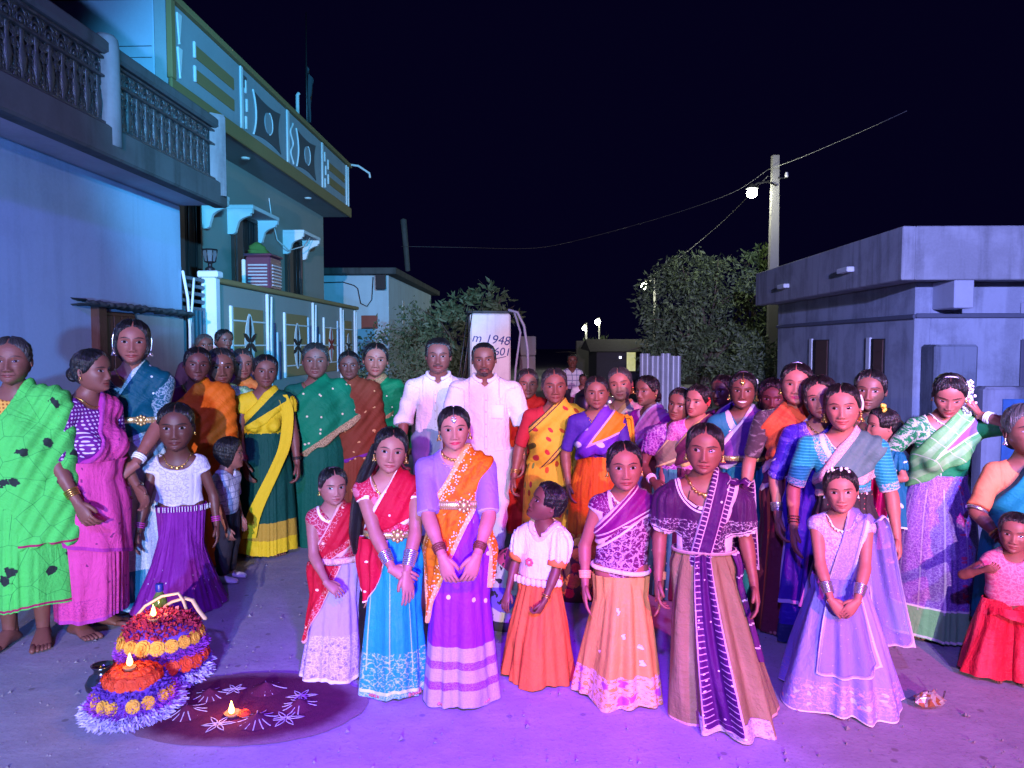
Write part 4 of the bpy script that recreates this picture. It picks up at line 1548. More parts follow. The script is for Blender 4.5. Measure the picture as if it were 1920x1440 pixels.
p.belt(p.Z(1030), .015, cloth((.30, .20, .20), ('hstripe', .006, .002, (.5, .4, .36), {}), rough=.4), off=.024, buckle=False)
p.necklace(.065, .052, gold(), t=.0045)
p.necklace(.115, .062, plain('black_thread', (.01, .01, .01), .6), t=.002, beads=False, pend=.010)
p.earrings(size=1.0)

p = Person('smiling little girl in a lavender gown with a net scarf and white hair clips', 1580, 3.33, 880, 966, hy=-5, hr=-6, tone='e', kind='girl', sw=.100, smile=1.6, gaze=-.004)
p.arm(-1, (-.055, -.17, .475), el=(-.9, .5, 0), g=(.62, -.2, -.75), n=(.3, .9, -.3), curl=.4, spread=.15)
p.arm(1, (.040, -.185, .465), el=(.9, .5, 0), g=(-.62, -.2, -.75), n=(-.3, .9, -.3), curl=.4, spread=.15)
p.body()
p.hair('bun', thick=.05)
lav = (.28, .22, .62)
p.blouse(cloth(lav, ('lace', 44, .52, (.68, .58, .74), {}), ('cells', 34, .06, (.34, .22, .50), {}), rough=.5), 'round', .085, .065, sleeve=.08, hem=p.Z(1090), name='bodice')
p.skirt(cloth((.25, .21, .62), ('lace', 34, .55, (.48, .32, .52), {'lim': (.01, .13)}), ('blobs', 26, .22, (.66, .34, .40), {'lim': (.02, .13), 'p': .5}), ('blobs', 30, .2, (.40, .46, .66), {'lim': (.0, .11), 'p': .4}), ('streak', 20, .6, (.34, .29, .72), {'f': .5}), ('band', 0, .006, (.7, .6, .75), {}), rough=.45, var=.06, wrinkle=.6), zt=p.Z(1078), top=.088, hem=.268, n=15, amp=.030, ry=.95, power=.85, cx=.015)
net = cloth((.30, .25, .70), ('edge', .005, (.60, .50, .60), {}), ('specks', 30, .06, (.7, .6, .75), {'p': .4}), rough=.45, var=.05, alpha=.42)
p.pallu(net, u0=-1.3, u1=.22, l0=-3.6, l1=1.9, off=.020, foldn=8, amp=.004, name='net_scarf')
p.sheet(net, [p.S[1] + [.0, -.05, .045], p.S[1] + [.03, .0, .05], p.S[1] + [.06, .055, -.04], p.S[1] + [.10, .08, -.28], p.S[1] + [.155, .10, -.56]], [.10, .10, .12, .14, .16], name='scarf_tail', waves=2, amp=.012)
p.panel(net, lambda t: -26 - 6 * t, lambda t: 34 + 8 * t, 0, lambda u: .70 - .09 * u + .05 * np.sin(u * 3.1), off=.018, waves=3, amp=.008, name='scarf_front')
p.necklace(.075, .055, PEARL, pend=.008); p.earrings(PEARL, size=.5)
for q in (-1, 1):
    p.bangles(q, 8, silver(), sp=.0062, t=.003, start=.05)
p.flowers([(-.15, -.16, 1.02), (.0, -.17, 1.04), (.16, -.15, 1.0), (-.25, -.08, .95)], WHITEP, .012, 'hair_clip')

# ---- left hand side of the crowd
def wrap(p, m, zb=.004, hem=.20, zt=None, n=13, amp=.014, **k):
    r1 = (.108 * p.H * p.build + .02)
    p.skirt(m, zt=zt, zb=zb, prof=[(0, .076 * p.H * p.build + .012), (.22, r1), (.55, (r1 + hem) / 2 + .004), (1, hem)], n=n, amp=amp, front=True, hem=hem, ry=.86, **k)


p = Person('old woman in parrot green saree printed with dark birds, at the edge', 36, 3.92, 635, 728, hy=6, tone='c', kind='oldw', old=True, build=1.16, belly=.8, bust=.9, face=.35, sw=.110, openness=.7, brow=.6)
p.hang(-1, out=.05); p.hang(1, out=.035, y=.05, z=.47)
p.body()
p.hair('low_bun', thick=.035, low=-.02, grey=.18)
m_g = cloth((.075, .52, .085), ('cells', 8.5, .008, (.02, .20, .04), {}), ('blobs', 6.5, .15, (.022, .03, .026), {'p': .5, 'warp': .06}), ('edgeline', .012, .006, (.30, .02, .08), {}), rough=.75, wrinkle=.75)
p.blouse(cloth((.66, .34, .06), ('dots', 55, .30, (.30, .10, .02), {}), rough=.75), 'round', .05, .06, sleeve=.85, loose=.012)
wrap(p, m_g, zb=.24, hem=.24, amp=.02)
p.pallu(m_g, u0=-.35, u1=.38, hem0=.56, hem1=.56, off=.022, cape=True, foldn=9, amp=.007, bulge=.0)
p.necklace(.07, .06, plain('thread_chain', (.6, .55, .5), .5), beads=False, pend=0)

p = Person('woman in a pink saree with a purple dotted blouse, seen in profile with a bun', 165, 4.12, 657, 742, yaw=62, hy=6, face=.4, tone='c', kind='woman', build=1.12, bust=1.0, belly=.5, sw=.105, lean=(0, 0))
p.arm(-1, (-.14, -.10, .49), el=(-.4, .9, 0), n=(1, .2, 0), curl=.55)
p.arm(1, (.12, -.10, .50), el=(.4, .9, 0), n=(-1, .1, 0))
p.body()
p.hair('bun', thick=.03, low=-.01)
m_pk = cloth((.62, .06, .26), ('blobs', 10, .07, (.20, .02, .12), {'p': .5}), ('edge', .02, (.40, .03, .26), {}), ('lace', 40, .58, (.28, .02, .18), {'lim': (.03, .13)}), ('band', 0, .02, (.45, .05, .30), {}), rough=.7, wrinkle=.8)
p.blouse(cloth((.13, .012, .17), ('dots', 48, .26, (.62, .48, .66), {}), rough=.6), 'round', .06, .06, sleeve=.95)
wrap(p, m_pk, zb=.10, hem=.20, amp=.02)
p.pallu(m_pk, u0=-.35, u1=.45, hem0=.66, hem1=.80, off=.020, cape=False, foldn=11, amp=.003)
p.panel(m_pk, lambda t: -80 + 0 * t, lambda t: 60 + 10 * t, 0, lambda u: .50 + .16 * u, off=.02, waves=4, amp=.008, name='saree_fold')
p.bangles(-1, 4, sp=.011, t=.0045, start=.05)
p.necklace(.05, .055, beads=False, pend=0)
p.earrings(size=.5)

p = Person('tall young woman in a teal brocade half saree and silver skirt with hanging ear chains', 258, 4.55, 603, 690, hy=4, hr=0, tone='b', kind='young', sw=.100, bust=.8, openness=1.05)
p.arm(-1, (-.045, -.16, .485), el=(-.9, .5, 0), g=(.2, -.2, -1), n=(.5, .9, 0), curl=.4, spread=.3)
p.arm(1, (.015, -.175, .520), el=(.9, .4, 0), g=(-.75, -.25, -.45), n=(-.2, .8, -.6), curl=.5)
p.body()
p.hair('loose', thick=.04, low=-.01)
p.blouse(cloth((.006, .085, .115), ('lace', 22, .54, (.40, .50, .52), {'shine': .3}), ('edge', .012, (.55, .62, .62), {}), rough=.4), 'round', .085, .075, sleeve=.86)
p.skirt(cloth((.46, .50, .56), ('lace', 30, .50, (.20, .26, .34), {'f': .8}), ('band', 0, .24, (.02, .17, .25), {}), ('streak', 30, .60, (.5, .58, .62), {'f': .6}), ('lace', 60, .5, (.6, .7, .75), {'lim': (0, .03)}), rough=.3, wrinkle=.5), zt=p.Z(800), top=.088, hem=.20, n=15, amp=.02)
m_teal = cloth((.003, .065, .092), ('edge', .022, (.50, .58, .58), {}), ('lace', 46, .54, (.02, .12, .16), {'elim': (0, .022)}), ('specks', 14, .09, (.6, .66, .66), {'p': .5}), rough=.42)
p.pallu(m_teal, u0=.35, u1=.30, l0=-.35, l1=.15, off=.020)
p.belt(p.Z(783), .036, off=.028)
p.necklace(.06, .052); p.necklace(.13, .065, silver())
p.earrings(silver(), size=1.3)
for q in (-1, 1):
    p.lock([p.hpt((q * .36, -.04, .80)), p.hpt((q * .41, -.05, .55)), p.hpt((q * .40, -.03, .3))], .004, name='ear_chain', mat=silver(), flat=1)
p.bangles(1, 3, WHITEP, sp=.012, t=.006); p.bangles(-1, 2, WHITEP, sp=.02, t=.008)

p = Person('girl in white lace top and dark purple net skirt behind the flower stacks', 338, 4.52, 758, 852, hy=5, tone='d', kind='girl', sw=.105, openness=1.1)
p.hang(-1, out=.075); p.hang(1, out=.075)
p.body()
p.hair('bun', thick=.035)
p.blouse(cloth((.58, .54, .64), ('lace', 24, .54, (.22, .16, .34), {'f': .85}), ('edge', .012, (.66, .60, .72), {}), ('vstripe', .16, .018, (.55, .5, .62), {}), rough=.6), 'round', .085, .09, sleeve=.22, hem=p.Z(945), off=.014, loose=.01)
p.skirt(cloth((.17, .012, .20), ('streak', 40, .56, (.26, .03, .30), {'f': .6}), ('specks', 26, .09, (.62, .5, .66), {'p': .25, 'lim': (0, .26)}), rough=.6, wrinkle=.8), zt=p.Z(945), top=.098, hem=.28, n=30, amp=.016, power=1.7, cx=-.03)
g = G()
for k in np.linspace(-1.5, 1.5, 26):
    c = p.Sk(k, .0, .02)
    tube_geo(g, [c, c + [0, -.003, -.02], c + [0, -.003, -.030]], .0022, 5)
tag(g.obj('fringe', WHITEP, p.root), kind='stuff')
p.necklace(.07, .06, gold(), pend=.012); p.earrings(size=.4)
for q in (-1, 1):
    p.bangles(q, 3, plain('magenta_bangles', (.45, .03, .28), .3), sp=.012)

p = Person('woman in an orange saree with a magenta blouse, ear studs and hair tied low', 366, 5.35, 653, 722, hy=14, hr=4, tone='d', kind='oldw', build=1.05, bust=.8, openness=.7, bindi=(.3, .01, .02))
p.hang(-1); p.hang(1)
p.body(); p.hair('low_bun', thick=.03)
m = cloth((.62, .12, .008), ('edgeline', .006, .004, (.35, .08, .25), {}), rough=.6)
p.blouse(cloth((.20, .008, .10), ('edge', .006, (.5, .3, .1), {}), rough=.5), 'round', .06, .06, sleeve=.9)
wrap(p, m); p.pallu(m, u0=.62, u1=.25, hem0=.60, hem1=.62, off=.026, cape=True); p.necklace(.05, .055)

p = Person('woman in a pale green printed saree between orange saree and yellow blouse', 416, 5.7, 655, 730, hy=12, hr=-2, tone='c', kind='oldw', old=True, bust=.6, bindi=(.7, .65, .6))
p.hang(-1); p.hang(1)
p.body(); p.hair('low_bun', thick=.03, grey=.1)
m = cloth((.34, .58, .34), ('lace', 13, .52, (.06, .32, .05), {}), ('edge', .03, (.16, .44, .03), {}), rough=.65)
p.blouse(cloth((.07, .25, .05), rough=.6), 'round', .06, .06, sleeve=.9)
wrap(p, m); p.pallu(m, u0=.5, u1=.1, hem0=.6, hem1=.6, off=.026, cape=True); p.necklace(.08, .058, plain('dark_beads', (.08, .03, .02), .5), pend=0)

p = Person('woman in an orange blouse mostly hidden behind the pale green printed saree', 455, 6.1, 656, 716, hy=14, tone='b', kind='woman', old=True, bust=.6)
p.hang(-1); p.hang(1)
p.body(); p.hair('bun', thick=.03, grey=.15)
m = cloth((.62, .22, .05), rough=.65)
p.blouse(cloth((.55, .20, .06)), 'round', .06, .06, sleeve=.9); wrap(p, m); p.pallu(m, u0=.7, u1=.3, l0=0, l1=.5)

p = Person('toddler in a checked white shirt, dark trousers and white shoes, turned sideways', 424, 5.0, 822, 884, yaw=70, hy=15, tone='b', kind='child', sw=.115)
p.hang(-1, out=.05, y=-.05); p.hang(1, out=.05, y=.0)
p.an = {q: p.an[q] * [1.3, 1, 1] for q in p.an}
p.body(feet=False)
p.hair('loose', thick=.06, part=False, low=.03)
m_ck = cloth((.56, .54, .60), ('check', .022, .004, (.22, .22, .30), {}), ('check', .006, .0012, (.36, .36, .44), {}), rough=.75)
p.blouse(m_ck, 'v', .05, .05, sleeve=.85, loose=.012, hem=p.Z(975), off=.018, name='shirt')
m_tr = cloth((.022, .018, .024), rough=.8)
p._gar('trousers', p.torso[:1] + p.legs, [], .020, [lambda X, Y, Z: Z - p.Z(960) + X * 0 + Y * 0, lambda X, Y, Z: .055 - Z + X * 0 + Y * 0], m_tr, lambda V: np.stack([V[:, 0], V[:, 2], V[:, 2]], -1))
for q in (-1, 1):
    g = G(); L = .155 * p.H
    a = p.an[q]
    V = []
    for l, w, top in [(-.03, .10, .30), (.03, .17, .38), (.2, .19, .42), (.4, .185, .36), (.6, .21, .28), (.8, .22, .24), (.95, .18, .20), (1.04, .08, .12)]:
        for k in np.linspace(0, 2 * math.pi, 14, endpoint=False):
            V.append((a[0] + w * L * math.cos(k), a[1] - (l - .28) * L, max(.004, (top * .5 + top * .5 * math.sin(k)) * L)))
    g.add(np.array(V), grid_faces(14, 8, True)); g.obj('shoe', plain('white_shoe', (.66, .66, .68), .5), p.root)

p = Person('young woman in a bright yellow blouse and bottle green saree with a broad yellow border', 497, 5.68, 667, 732, hy=12, hr=4, tone='c', kind='young', sw=.105, bust=.6, openness=.9)
p.arm(-1, (-.085, -.10, .47), el=(-.7, .7, 0), n=(.8, .5, 0)); p.hang(1, out=.05)
p.body(); p.hair('bun', thick=.035)
yel = (.66, .46, .015)
m = cloth((.006, .062, .040), ('edge', .055, yel, {}), rough=.6, wrinkle=.6)
m2 = cloth((.006, .062, .040), ('band', 0, .11, yel, {}), ('band', .11, .24, (.42, .26, .03), {}), rough=.6, wrinkle=.7)
p.blouse(cloth(yel, rough=.55), 'v', .10, .07, sleeve=.36, puff=.22)
wrap(p, m2, hem=.235, zb=.03, amp=.018)
p.pallu(m, u0=.50, u1=.42, l0=-.10, l1=.80, off=.020)
p.sheet(cloth(yel, wrinkle=.6), [p.S[1] + [-.03, -.05, .045], p.S[1] + [.01, -.085, -.08], p.S[1] + [-.01, -.125, -.32], p.S[1] + [-.08, -.165, -.50], p.S[1] + [-.22, -.20, -.80], p.S[1] + [-.27, -.21, -1.0]], [.075, .085, .085, .085, .10, .10], name='saree_border', waves=1, amp=.004)
p.necklace(.075, .058, plain('thread_chain', (.6, .55, .5), .5), pend=0, beads=False)
p.bangles(-1, 3, GLASS_R, sp=.012); p.bangles(1, 2, plain('black_thread', (.01, .01, .01), .6), sp=.012, t=.005)

p = Person('large woman wrapped in a plain emerald green saree with small gold motifs', 588, 6.02, 645, 716, hy=0, tone='c', kind='oldw', old=True, build=1.36, bust=1.0, belly=.9, bindi=(.02, .008, .01), sw=.118, openness=.75)
p.hang(-1, out=.09); p.hang(1, out=.09, y=.05)
p.body(); p.hair('bun', thick=.03, grey=.1)
m = cloth((.004, .175, .075), ('specks', 9, .075, (.62, .55, .36), {'p': .6, 'warp': 0}), ('edge', .05, (.16, .11, .05), {}), ('lace', 40, .52, (.60, .48, .24), {'elim': (0, .05)}), rough=.6, wrinkle=.55)
p.blouse(cloth((.006, .095, .06)), 'round', .06, .07, sleeve=.95)
wrap(p, cloth((.003, .085, .048), rough=.65, wrinkle=.7), hem=.24)
p.pallu(m, u0=.62, u1=.30, hem0=.62, hem1=.90, off=.035, cape=True, foldn=5, amp=.006, bulge=.10)
p.necklace(.05, .06, pend=0)

p = Person('dark woman in a rust brown saree with purple edge between two green sarees', 658, 6.15, 660, 716, hy=4, hr=-3, tone='d', kind='oldw', old=True, build=1.1, bust=.8, bindi=(.02, .008, .01))
p.hang(-1); p.hang(1, out=.06)
p.body(); p.hair('bun', thick=.03)
m = cloth((.15, .036, .016), ('edge', .02, (.14, .02, .20), {}), ('blobs', 12, .12, (.5, .3, .12), {'p': .35}), rough=.7)
p.blouse(cloth((.12, .03, .02)), 'round', .06, .06, sleeve=.9); wrap(p, m); p.pallu(m, u0=.6, u1=.2, hem0=.62, hem1=.72, off=.028, cape=True, bulge=.03)
p.bangles(1, 5, GLASS_R, sp=.010); p.bangles(1, 2, start=.09)

p = Person('woman in a green saree with gold zari border and large forehead mark beside the men', 700, 6.35, 645, 712, hy=6, hr=6, tone='b', kind='oldw', old=True, build=1.12, bust=.9, bindi=(.25, .01, .01))
p.hang(-1); p.hang(1, out=.07)
p.body(); p.hair('bun', thick=.03)
m = cloth((.004, .165, .055), ('specks', 9, .06, (.6, .55, .4), {'p': .5}), ('edge', .06, (.34, .24, .10), {}), ('lace', 36, .52, (.05, .04, .03), {'elim': (0, .06)}), rough=.6)
p.blouse(cloth((.02, .07, .045), ('edge', .05, (.36, .28, .12), {}), rough=.5), 'v', .10, .07, sleeve=.9); wrap(p, m, hem=.22); p.pallu(m, u0=.55, u1=.30, hem0=.75, hem1=1.0, off=.028, cape=False, foldn=6)
p.pallu(m, u0=1.2, u1=.55, hem0=.66, hem1=.66, off=.020, cape=True, name='saree_end', bulge=.04)
p.necklace(.10, .055, beads=False, pend=0)

# ---- the two men
def man(p, m_shirt, m_pants, sleeve, hem):
    p.body(feet=True)
    p.blouse(m_shirt, 'v', .045, .046, sleeve=sleeve, hem=hem, off=.020, loose=.020, sleeve_off=.016, name='shirt')
    p._gar('trousers', p.torso[:1] + p.legs, [], .024, [lambda X, Y, Z: Z - hem - .03 + X * 0 + Y * 0, lambda X, Y, Z: .075 - Z + X * 0 + Y * 0], m_pants, lambda V: np.stack([V[:, 0] + V[:, 1], V[:, 2], V[:, 2]], -1), fold=lambda X, Y, Z: .004 * np.sin(Z * 46 + X * 20) + Y * 0)
    g = G(); a = np.linspace(.30, 2 * math.pi - .30, 34)
    ring = snap(np.stack([p.nk[0] + .06 * np.sin(a), -.06 * np.cos(a), p.zn + .020 - .030 * np.clip(np.cos(a), 0, 1)], -1), p.torso + p.neck, .012)
    tube_geo(g, ring, np.interp(a, [.3, .7, 5.6, 5.98], [.017, .015, .015, .017]), 8, flat=1.0)
    g.obj('collar', m_shirt, p.root)
    g = G()
    V = snap(np.stack([np.zeros(20), np.full(20, -.15), np.linspace(p.zn - .06 * p.H, hem + .02, 20)], -1), p.torso, .034)
    L, R2 = V + [-.013, 0, 0], V + [.013, 0, 0]
    g.add(np.concatenate([L - [0, -.010, 0], L - [0, .003, 0], R2 - [0, .003, 0], R2 - [0, -.010, 0]]).reshape(4, 20, 3).transpose(1, 0, 2).reshape(-1, 3), grid_faces(4, 20))
    g.obj('button_placket', m_shirt, p.root)
    mb = plain('shirt_button', (.45, .42, .42), .4)
    for i in range(2, 19, 4):
        g = G(); ball_geo(g, V[i] - [0, .004, 0], .0062, 8, 5, 0, (1, .5, 1)); g.obj('button', mb, p.root)
    g = G(); c = snap([(.058 * p.H, -.15, p.zs - .09 * p.H)], p.torso, .036)[0]
    box_geo(g, c[0] - .045, c[0] + .045, c[1] - .002, c[1] + .006, c[2] - .055, c[2] + .045, 0, .002); g.obj('shirt_pocket', m_shirt, p.root)


m_ws = cloth((.66, .65, .70), ('vstripe', .02, .001, (.56, .56, .64), {}), rough=.7, wrinkle=.9, var=.04)
p = Person('man with a moustache in a long sleeved white shirt and pale blue jeans', 818, 5.9, 637, 706, hy=0, tone='c', kind='man', moustache=True, sw=.120, openness=.7, build=1.02)
p.hang(-1, out=.055, y=.0); p.hang(1, out=.04)
man(p, m_ws, cloth((.20, .27, .38), ('streak', 20, .5, (.32, .38, .48), {'f': .6}), rough=.85), 1.12, .56 * p.H)
p.hair('man', thick=.045, part=False, low=.0, wild=.01)
p = Person('bearded man in a short sleeved white shirt and white trousers in the middle', 912, 5.5, 645, 711, hy=-2, tone='c', kind='man', moustache=True, beard=True, sw=.128, openness=.65, build=1.12)
p.hang(-1, out=.06); p.hang(1, out=.06, curl=.55)
man(p, cloth((.68, .66, .70), rough=.75, wrinkle=.9, var=.04), cloth((.66, .63, .70), rough=.8, wrinkle=.7, var=.04), .92, .50 * p.H)
p.hair('man', thick=.028, part=False, low=-.03)
p.bangles(1, 1, start=.03)

# ---- behind the front row, centre and right
p = Person('thin old woman in a red saree, half hidden by the bearded man', 990, 5.75, 693, 752, hy=4, tone='c', kind='oldw', old=True, bust=.5, openness=.5, bindi=(.3, .02, .02))
p.hang(-1, out=.05); p.arm(1, (.06, -.14, .48), el=(.7, .7, 0))
p.body(); p.hair('bun', thick=.03, grey=.1)
m = cloth((.52, .018, .012), ('edgeline', .01, .006, (.3, .1, .02), {}), rough=.7)
p.blouse(cloth((.05, .04, .06)), 'round', .06, .06, sleeve=.9); wrap(p, m, zb=.16, hem=.17); p.pallu(m, u0=.75, u1=.15, hem0=.50, hem1=.52, off=.026, cape=True)
p.sheet(cloth((.58, .05, .012)), [p.S[-1] + [.03, .0, .05], p.S[-1] + [.02, -.09, -.03], p.S[-1] + [.0, -.10, -.35], p.S[-1] + [.01, -.11, -.62]], [.13, .14, .15, .15], name='shawl_end')
p.necklace(.06, .055, WHITEP)

p = Person('stout woman in a yellow saree printed with coloured leaves and a dark border', 1040, 5.35, 692, 762, hy=2, tone='c', kind='oldw', old=True, build=1.22, bust=1.0, belly=1.0, bindi=(.3, .02, .02), openness=.5, sw=.122)
p.hang(-1, out=.09, y=-.04); p.hang(1, out=.06, y=.0)
p.body(); p.hair('bun', thick=.03, grey=.12)
lf = [(.10, .07, .012), (.45, .06, .015), (.14, .20, .04), (.42, .03, .03), (.60, .34, .02)]
m = cloth((.66, .36, .025), ('leaf', 15, .21, {'cols': lf}), ('edge', .028, (.62, .40, .05), {}), ('edgeline', .028, .004, (.06, .03, .03), {}), ('edgeline', .004, .004, (.06, .03, .03), {}), ('lace', 45, .54, (.10, .04, .03), {'elim': (.006, .026)}), rough=.65, wrinkle=.55)
p.blouse(cloth((.35, .02, .03)), 'round', .06, .06, sleeve=.9); wrap(p, m, hem=.24)
p.pallu(m, u0=.72, u1=.10, hem0=.60, hem1=1.06, off=.034, cape=False, foldn=6, amp=.006)
p.bangles(-1, 3); p.bangles(1, 4, GLASS_R)

p = Person('woman in an indigo flowered blouse band and orange saree looking at the camera', 1120, 5.05, 707, 772, hy=-3, tone='c', kind='round', build=1.05, bust=.9, openness=.75, bindi=(.3, .02, .02))
p.hang(-1, out=.05); p.hang(1, out=.075)
p.body(); p.hair('bun', thick=.03, grey=.05)
m = cloth((.62, .19, .012), ('edge', .07, (.13, .03, .38), {}), ('leaf', 11, .22, {'cols': [(.55, .42, .66), (.42, .30, .60)], 'elim': (0, .07)}), ('edgeline', .074, .006, (.5, .3, .5), {}), rough=.55)
p.blouse(cloth((.055, .02, .22), rough=.5), 'v', .09, .07, sleeve=.85); wrap(p, cloth((.58, .13, .01), ('streak', 30, .55, (.40, .06, .01), {}), rough=.5, wrinkle=.6), amp=.02); p.pallu(m, u0=.42, u1=.36, l0=-.15, l1=.42, off=.022)
p.sheet(cloth((.64, .30, .02)), [p.S[1] + [.0, -.03, .045], p.S[1] + [.04, .04, .01], p.S[1] + [.06, .07, -.28], p.S[1] + [.06, .08, -.6]], [.10, .12, .12, .12], name='saree_tail')
p.necklace(.07, .055); p.bangles(1, 6, sp=.010, mat=plain('amber_bangles', (.5, .22, .05), .3))

p = Person('pale faced lady in a peach satin blouse with large gold earrings, rear of the group', 1166, 5.9, 690, 756, hy=-8, hr=-6, tone='e', kind='woman', smile=1.0, openness=.6, bust=.7)
p.hang(-1); p.hang(1, out=.06)
p.body(); p.hair('bun', thick=.03, grey=.3)
m = cloth((.55, .30, .22), ('lace', 28, .56, (.62, .42, .30), {}), rough=.3, wrinkle=.7)
p.blouse(m, 'round', .07, .07, sleeve=.95, loose=.006); wrap(p, m); p.pallu(cloth((.58, .42, .36), ('edge', .03, (.5, .25, .1), {}), rough=.4), u0=.5, u1=.42, l0=-.1, l1=.45)
p.necklace(.06, .055); p.earrings(size=1.5)

p = Person('woman in a glossy magenta blouse and white saree skirt, turned to the left', 1226, 5.25, 706, 766, yaw=-52, hy=10, tone='c', kind='woman', build=1.12, bust=.9, belly=.4, openness=.7)
p.arm(1, (.02, -.20, .58), el=(.8, .7, -.3), curl=.5); p.arm(-1, (-.03, -.17, .56), el=(-.8, .6, 0))
p.body(); p.hair('low_bun', thick=.035)
p.blouse(cloth((.42, .012, .30), ('edge', .02, (.62, .2, .4), {}), rough=.28, wrinkle=.6), 'round', .06, .06, sleeve=.98)
wrap(p, cloth((.60, .52, .60), ('blobs', 8, .10, (.5, .1, .36), {'p': .3}), rough=.6, wrinkle=.6)); p.pallu(cloth((.58, .14, .40), ('edge', .025, (.66, .42, .56), {}), rough=.4), u0=.45, u1=.40, l0=.05, l1=.55)
p.bangles(1, 5, WHITEP, sp=.009); p.earrings(size=.5)

p = Person('girl with a hair band and short purple printed sleeve, peering past the magenta blouse', 1266, 4.75, 728, 794, yaw=-14, hy=-16, hr=10, tone='c', kind='girl', smile=1.0, teeth=False, openness=.8)
p.arm(-1, (-.075, -.13, .56), el=(-.7, .7, 0)); p.hang(1)
p.body(); p.hair('bun', thick=.035)
m = cloth((.20, .02, .24), ('lace', 26, .52, (.58, .36, .58), {}), rough=.45)
p.blouse(m, 'round', .07, .06, sleeve=.62, puff=.3); p.skirt(cloth((.04, .20, .20), ('specks', 20, .1, (.5, .6, .6), {}), rough=.5), zt=p.zw, hem=.2)
p.pallu(cloth((.20, .14, .10), ('edgeline', .01, .006, (.6, .45, .2), {}), rough=.5), u0=.35, u1=.42, l0=-.1, l1=.6)
p.band(silver(), r=.004); p.bangles(-1, 3, WHITEP, sp=.012, t=.0045)

p = Person('girl with a red flower in her hair and pink patterned sleeve, head tilted, smiling', 1304, 4.65, 722, 786, yaw=-22, hy=-14, hr=8, tone='e', kind='young', smile=1.5, openness=.7)
p.hang(-1); p.hang(1)
p.body(); p.hair('bun', thick=.03)
m = cloth((.45, .06, .30), ('lace', 26, .52, (.66, .36, .56), {}), rough=.5)
p.blouse(m, 'round', .07, .06, sleeve=.6); p.skirt(cloth((.10, .02, .05), rough=.5), zt=p.zw, hem=.2)
p.pallu(cloth((.11, .02, .06), ('edge', .014, (.60, .42, .14), {}), rough=.4), u0=.45, u1=.42, l0=-.1, l1=.5)
p.flowers([(.36, .0, .62), (.38, .02, .52), (.37, -.02, .44)], plain('red_flower', (.6, .03, .03), .6), .012)

p = Person('dark woman in profile with a purple spotted saree and small gold ear stud', 1362, 4.85, 705, 768, yaw=-52, hy=8, tone='d', kind='woman', bust=.7, openness=.7)
p.hang(-1); p.hang(1)
p.body(); p.hair('low_bun', thick=.03)
p.blouse(cloth((.16, .012, .14), ('specks', 26, .16, (.55, .2, .5), {'p': .6}), rough=.55), 'round', .06, .06, sleeve=.9); m = cloth((.10, .03, .34), ('edge', .02, (.5, .3, .5), {}), rough=.5); wrap(p, m); p.pallu(m, u0=.7, u1=.2, l0=0, l1=.55)
p.earrings(size=.5)
p.necklace(.05, .055)

p = Person('beaming dark girl with a forehead pendant, teal and purple dress with gold belt', 1396, 4.45, 700, 772, hy=-4, tone='d', kind='young', teeth=True, smile=1.4, openness=.95, bust=.4)
p.hang(-1, out=.05); p.hang(1, out=.05)
p.body(); p.hair('bun', thick=.04)
m = cloth((.02, .15, .22), ('edge', .016, (.5, .4, .5), {}), rough=.5)
p.blouse(m, 'v', .10, .06, sleeve=.7); p.skirt(cloth((.015, .14, .20), ('streak', 20, .56, (.03, .22, .28), {}), rough=.4), zt=p.zw, hem=.2, n=14, amp=.02)
p.pallu(cloth((.13, .035, .20), ('edge', .016, (.55, .42, .5), {}), rough=.45), u0=.45, u1=.38, l0=-.10, l1=.35); p.belt(p.Z(855), .03, off=.026, buckle=False)
p.necklace(.12, .06, silver()); p.tikka(); p.earrings(size=1.1); p.band(plain('dark_band', (.05, .03, .05), .4), r=.005)
p.flowers([(.36, -.02, .80), (.38, .0, .70)], JAS, .012)

p = Person('curly haired girl almost hidden behind the woman with the orange blouse', 1446, 4.75, 716, 786, hy=-10, tone='d', kind='girl', smile=1.0)
p.hang(-1); p.hang(1)
p.body(); p.hair('loose', thick=.09, wild=.03, part=False)
p.blouse(cloth((.10, .02, .04)), sleeve=.7); p.skirt(cloth((.09, .02, .03), rough=.6), hem=.19)

p = Person('fair faced young woman with an orange velvet front and shiny dark sleeves', 1484, 4.15, 683, 764, hy=-5, hr=2, tone='e', kind='young', lip=(.40, .03, .10), openness=.85, bust=.7, sw=.112)
p.hang(-1, out=.075, curl=.4); p.hang(1, out=.05)
p.body(); p.hair('bun', thick=.04)
m_ov = cloth((.60, .085, .03), ('streak', 30, .55, (.42, .04, .02), {'f': .7}), rough=.55, sheen=.1, wrinkle=.8)
p.blouse(cloth((.07, .045, .06), ('all', 18, .55, (.30, .24, .28), {'f': .6, 'shine': .2}), rough=.28, wrinkle=.6), 'round', .075, .07, sleeve=.82, sleeve_off=.010)
p.pallu(m_ov, u0=.92, u1=-.35, l0=-.2, l1=.2, off=.016, foldn=12)
p.skirt(cloth((.12, .02, .035), ('vstripe', .06, .012, (.45, .10, .04), {}), rough=.4, wrinkle=.6), zt=p.zw, hem=.21, n=14, amp=.022)
p.pallu(cloth((.10, .02, .12), ('edge', .02, (.56, .42, .52), {}), rough=.4), u0=-.10, u1=.75, l0=-.5, l1=.28, off=.024, name='half_saree')
p.necklace(.12, .06, plain('black_thread', (.01, .01, .01), .6), beads=False, pend=0, t=.002); p.earrings(size=1.1); p.band(silver(), r=.004); p.bangles(-1, 2)

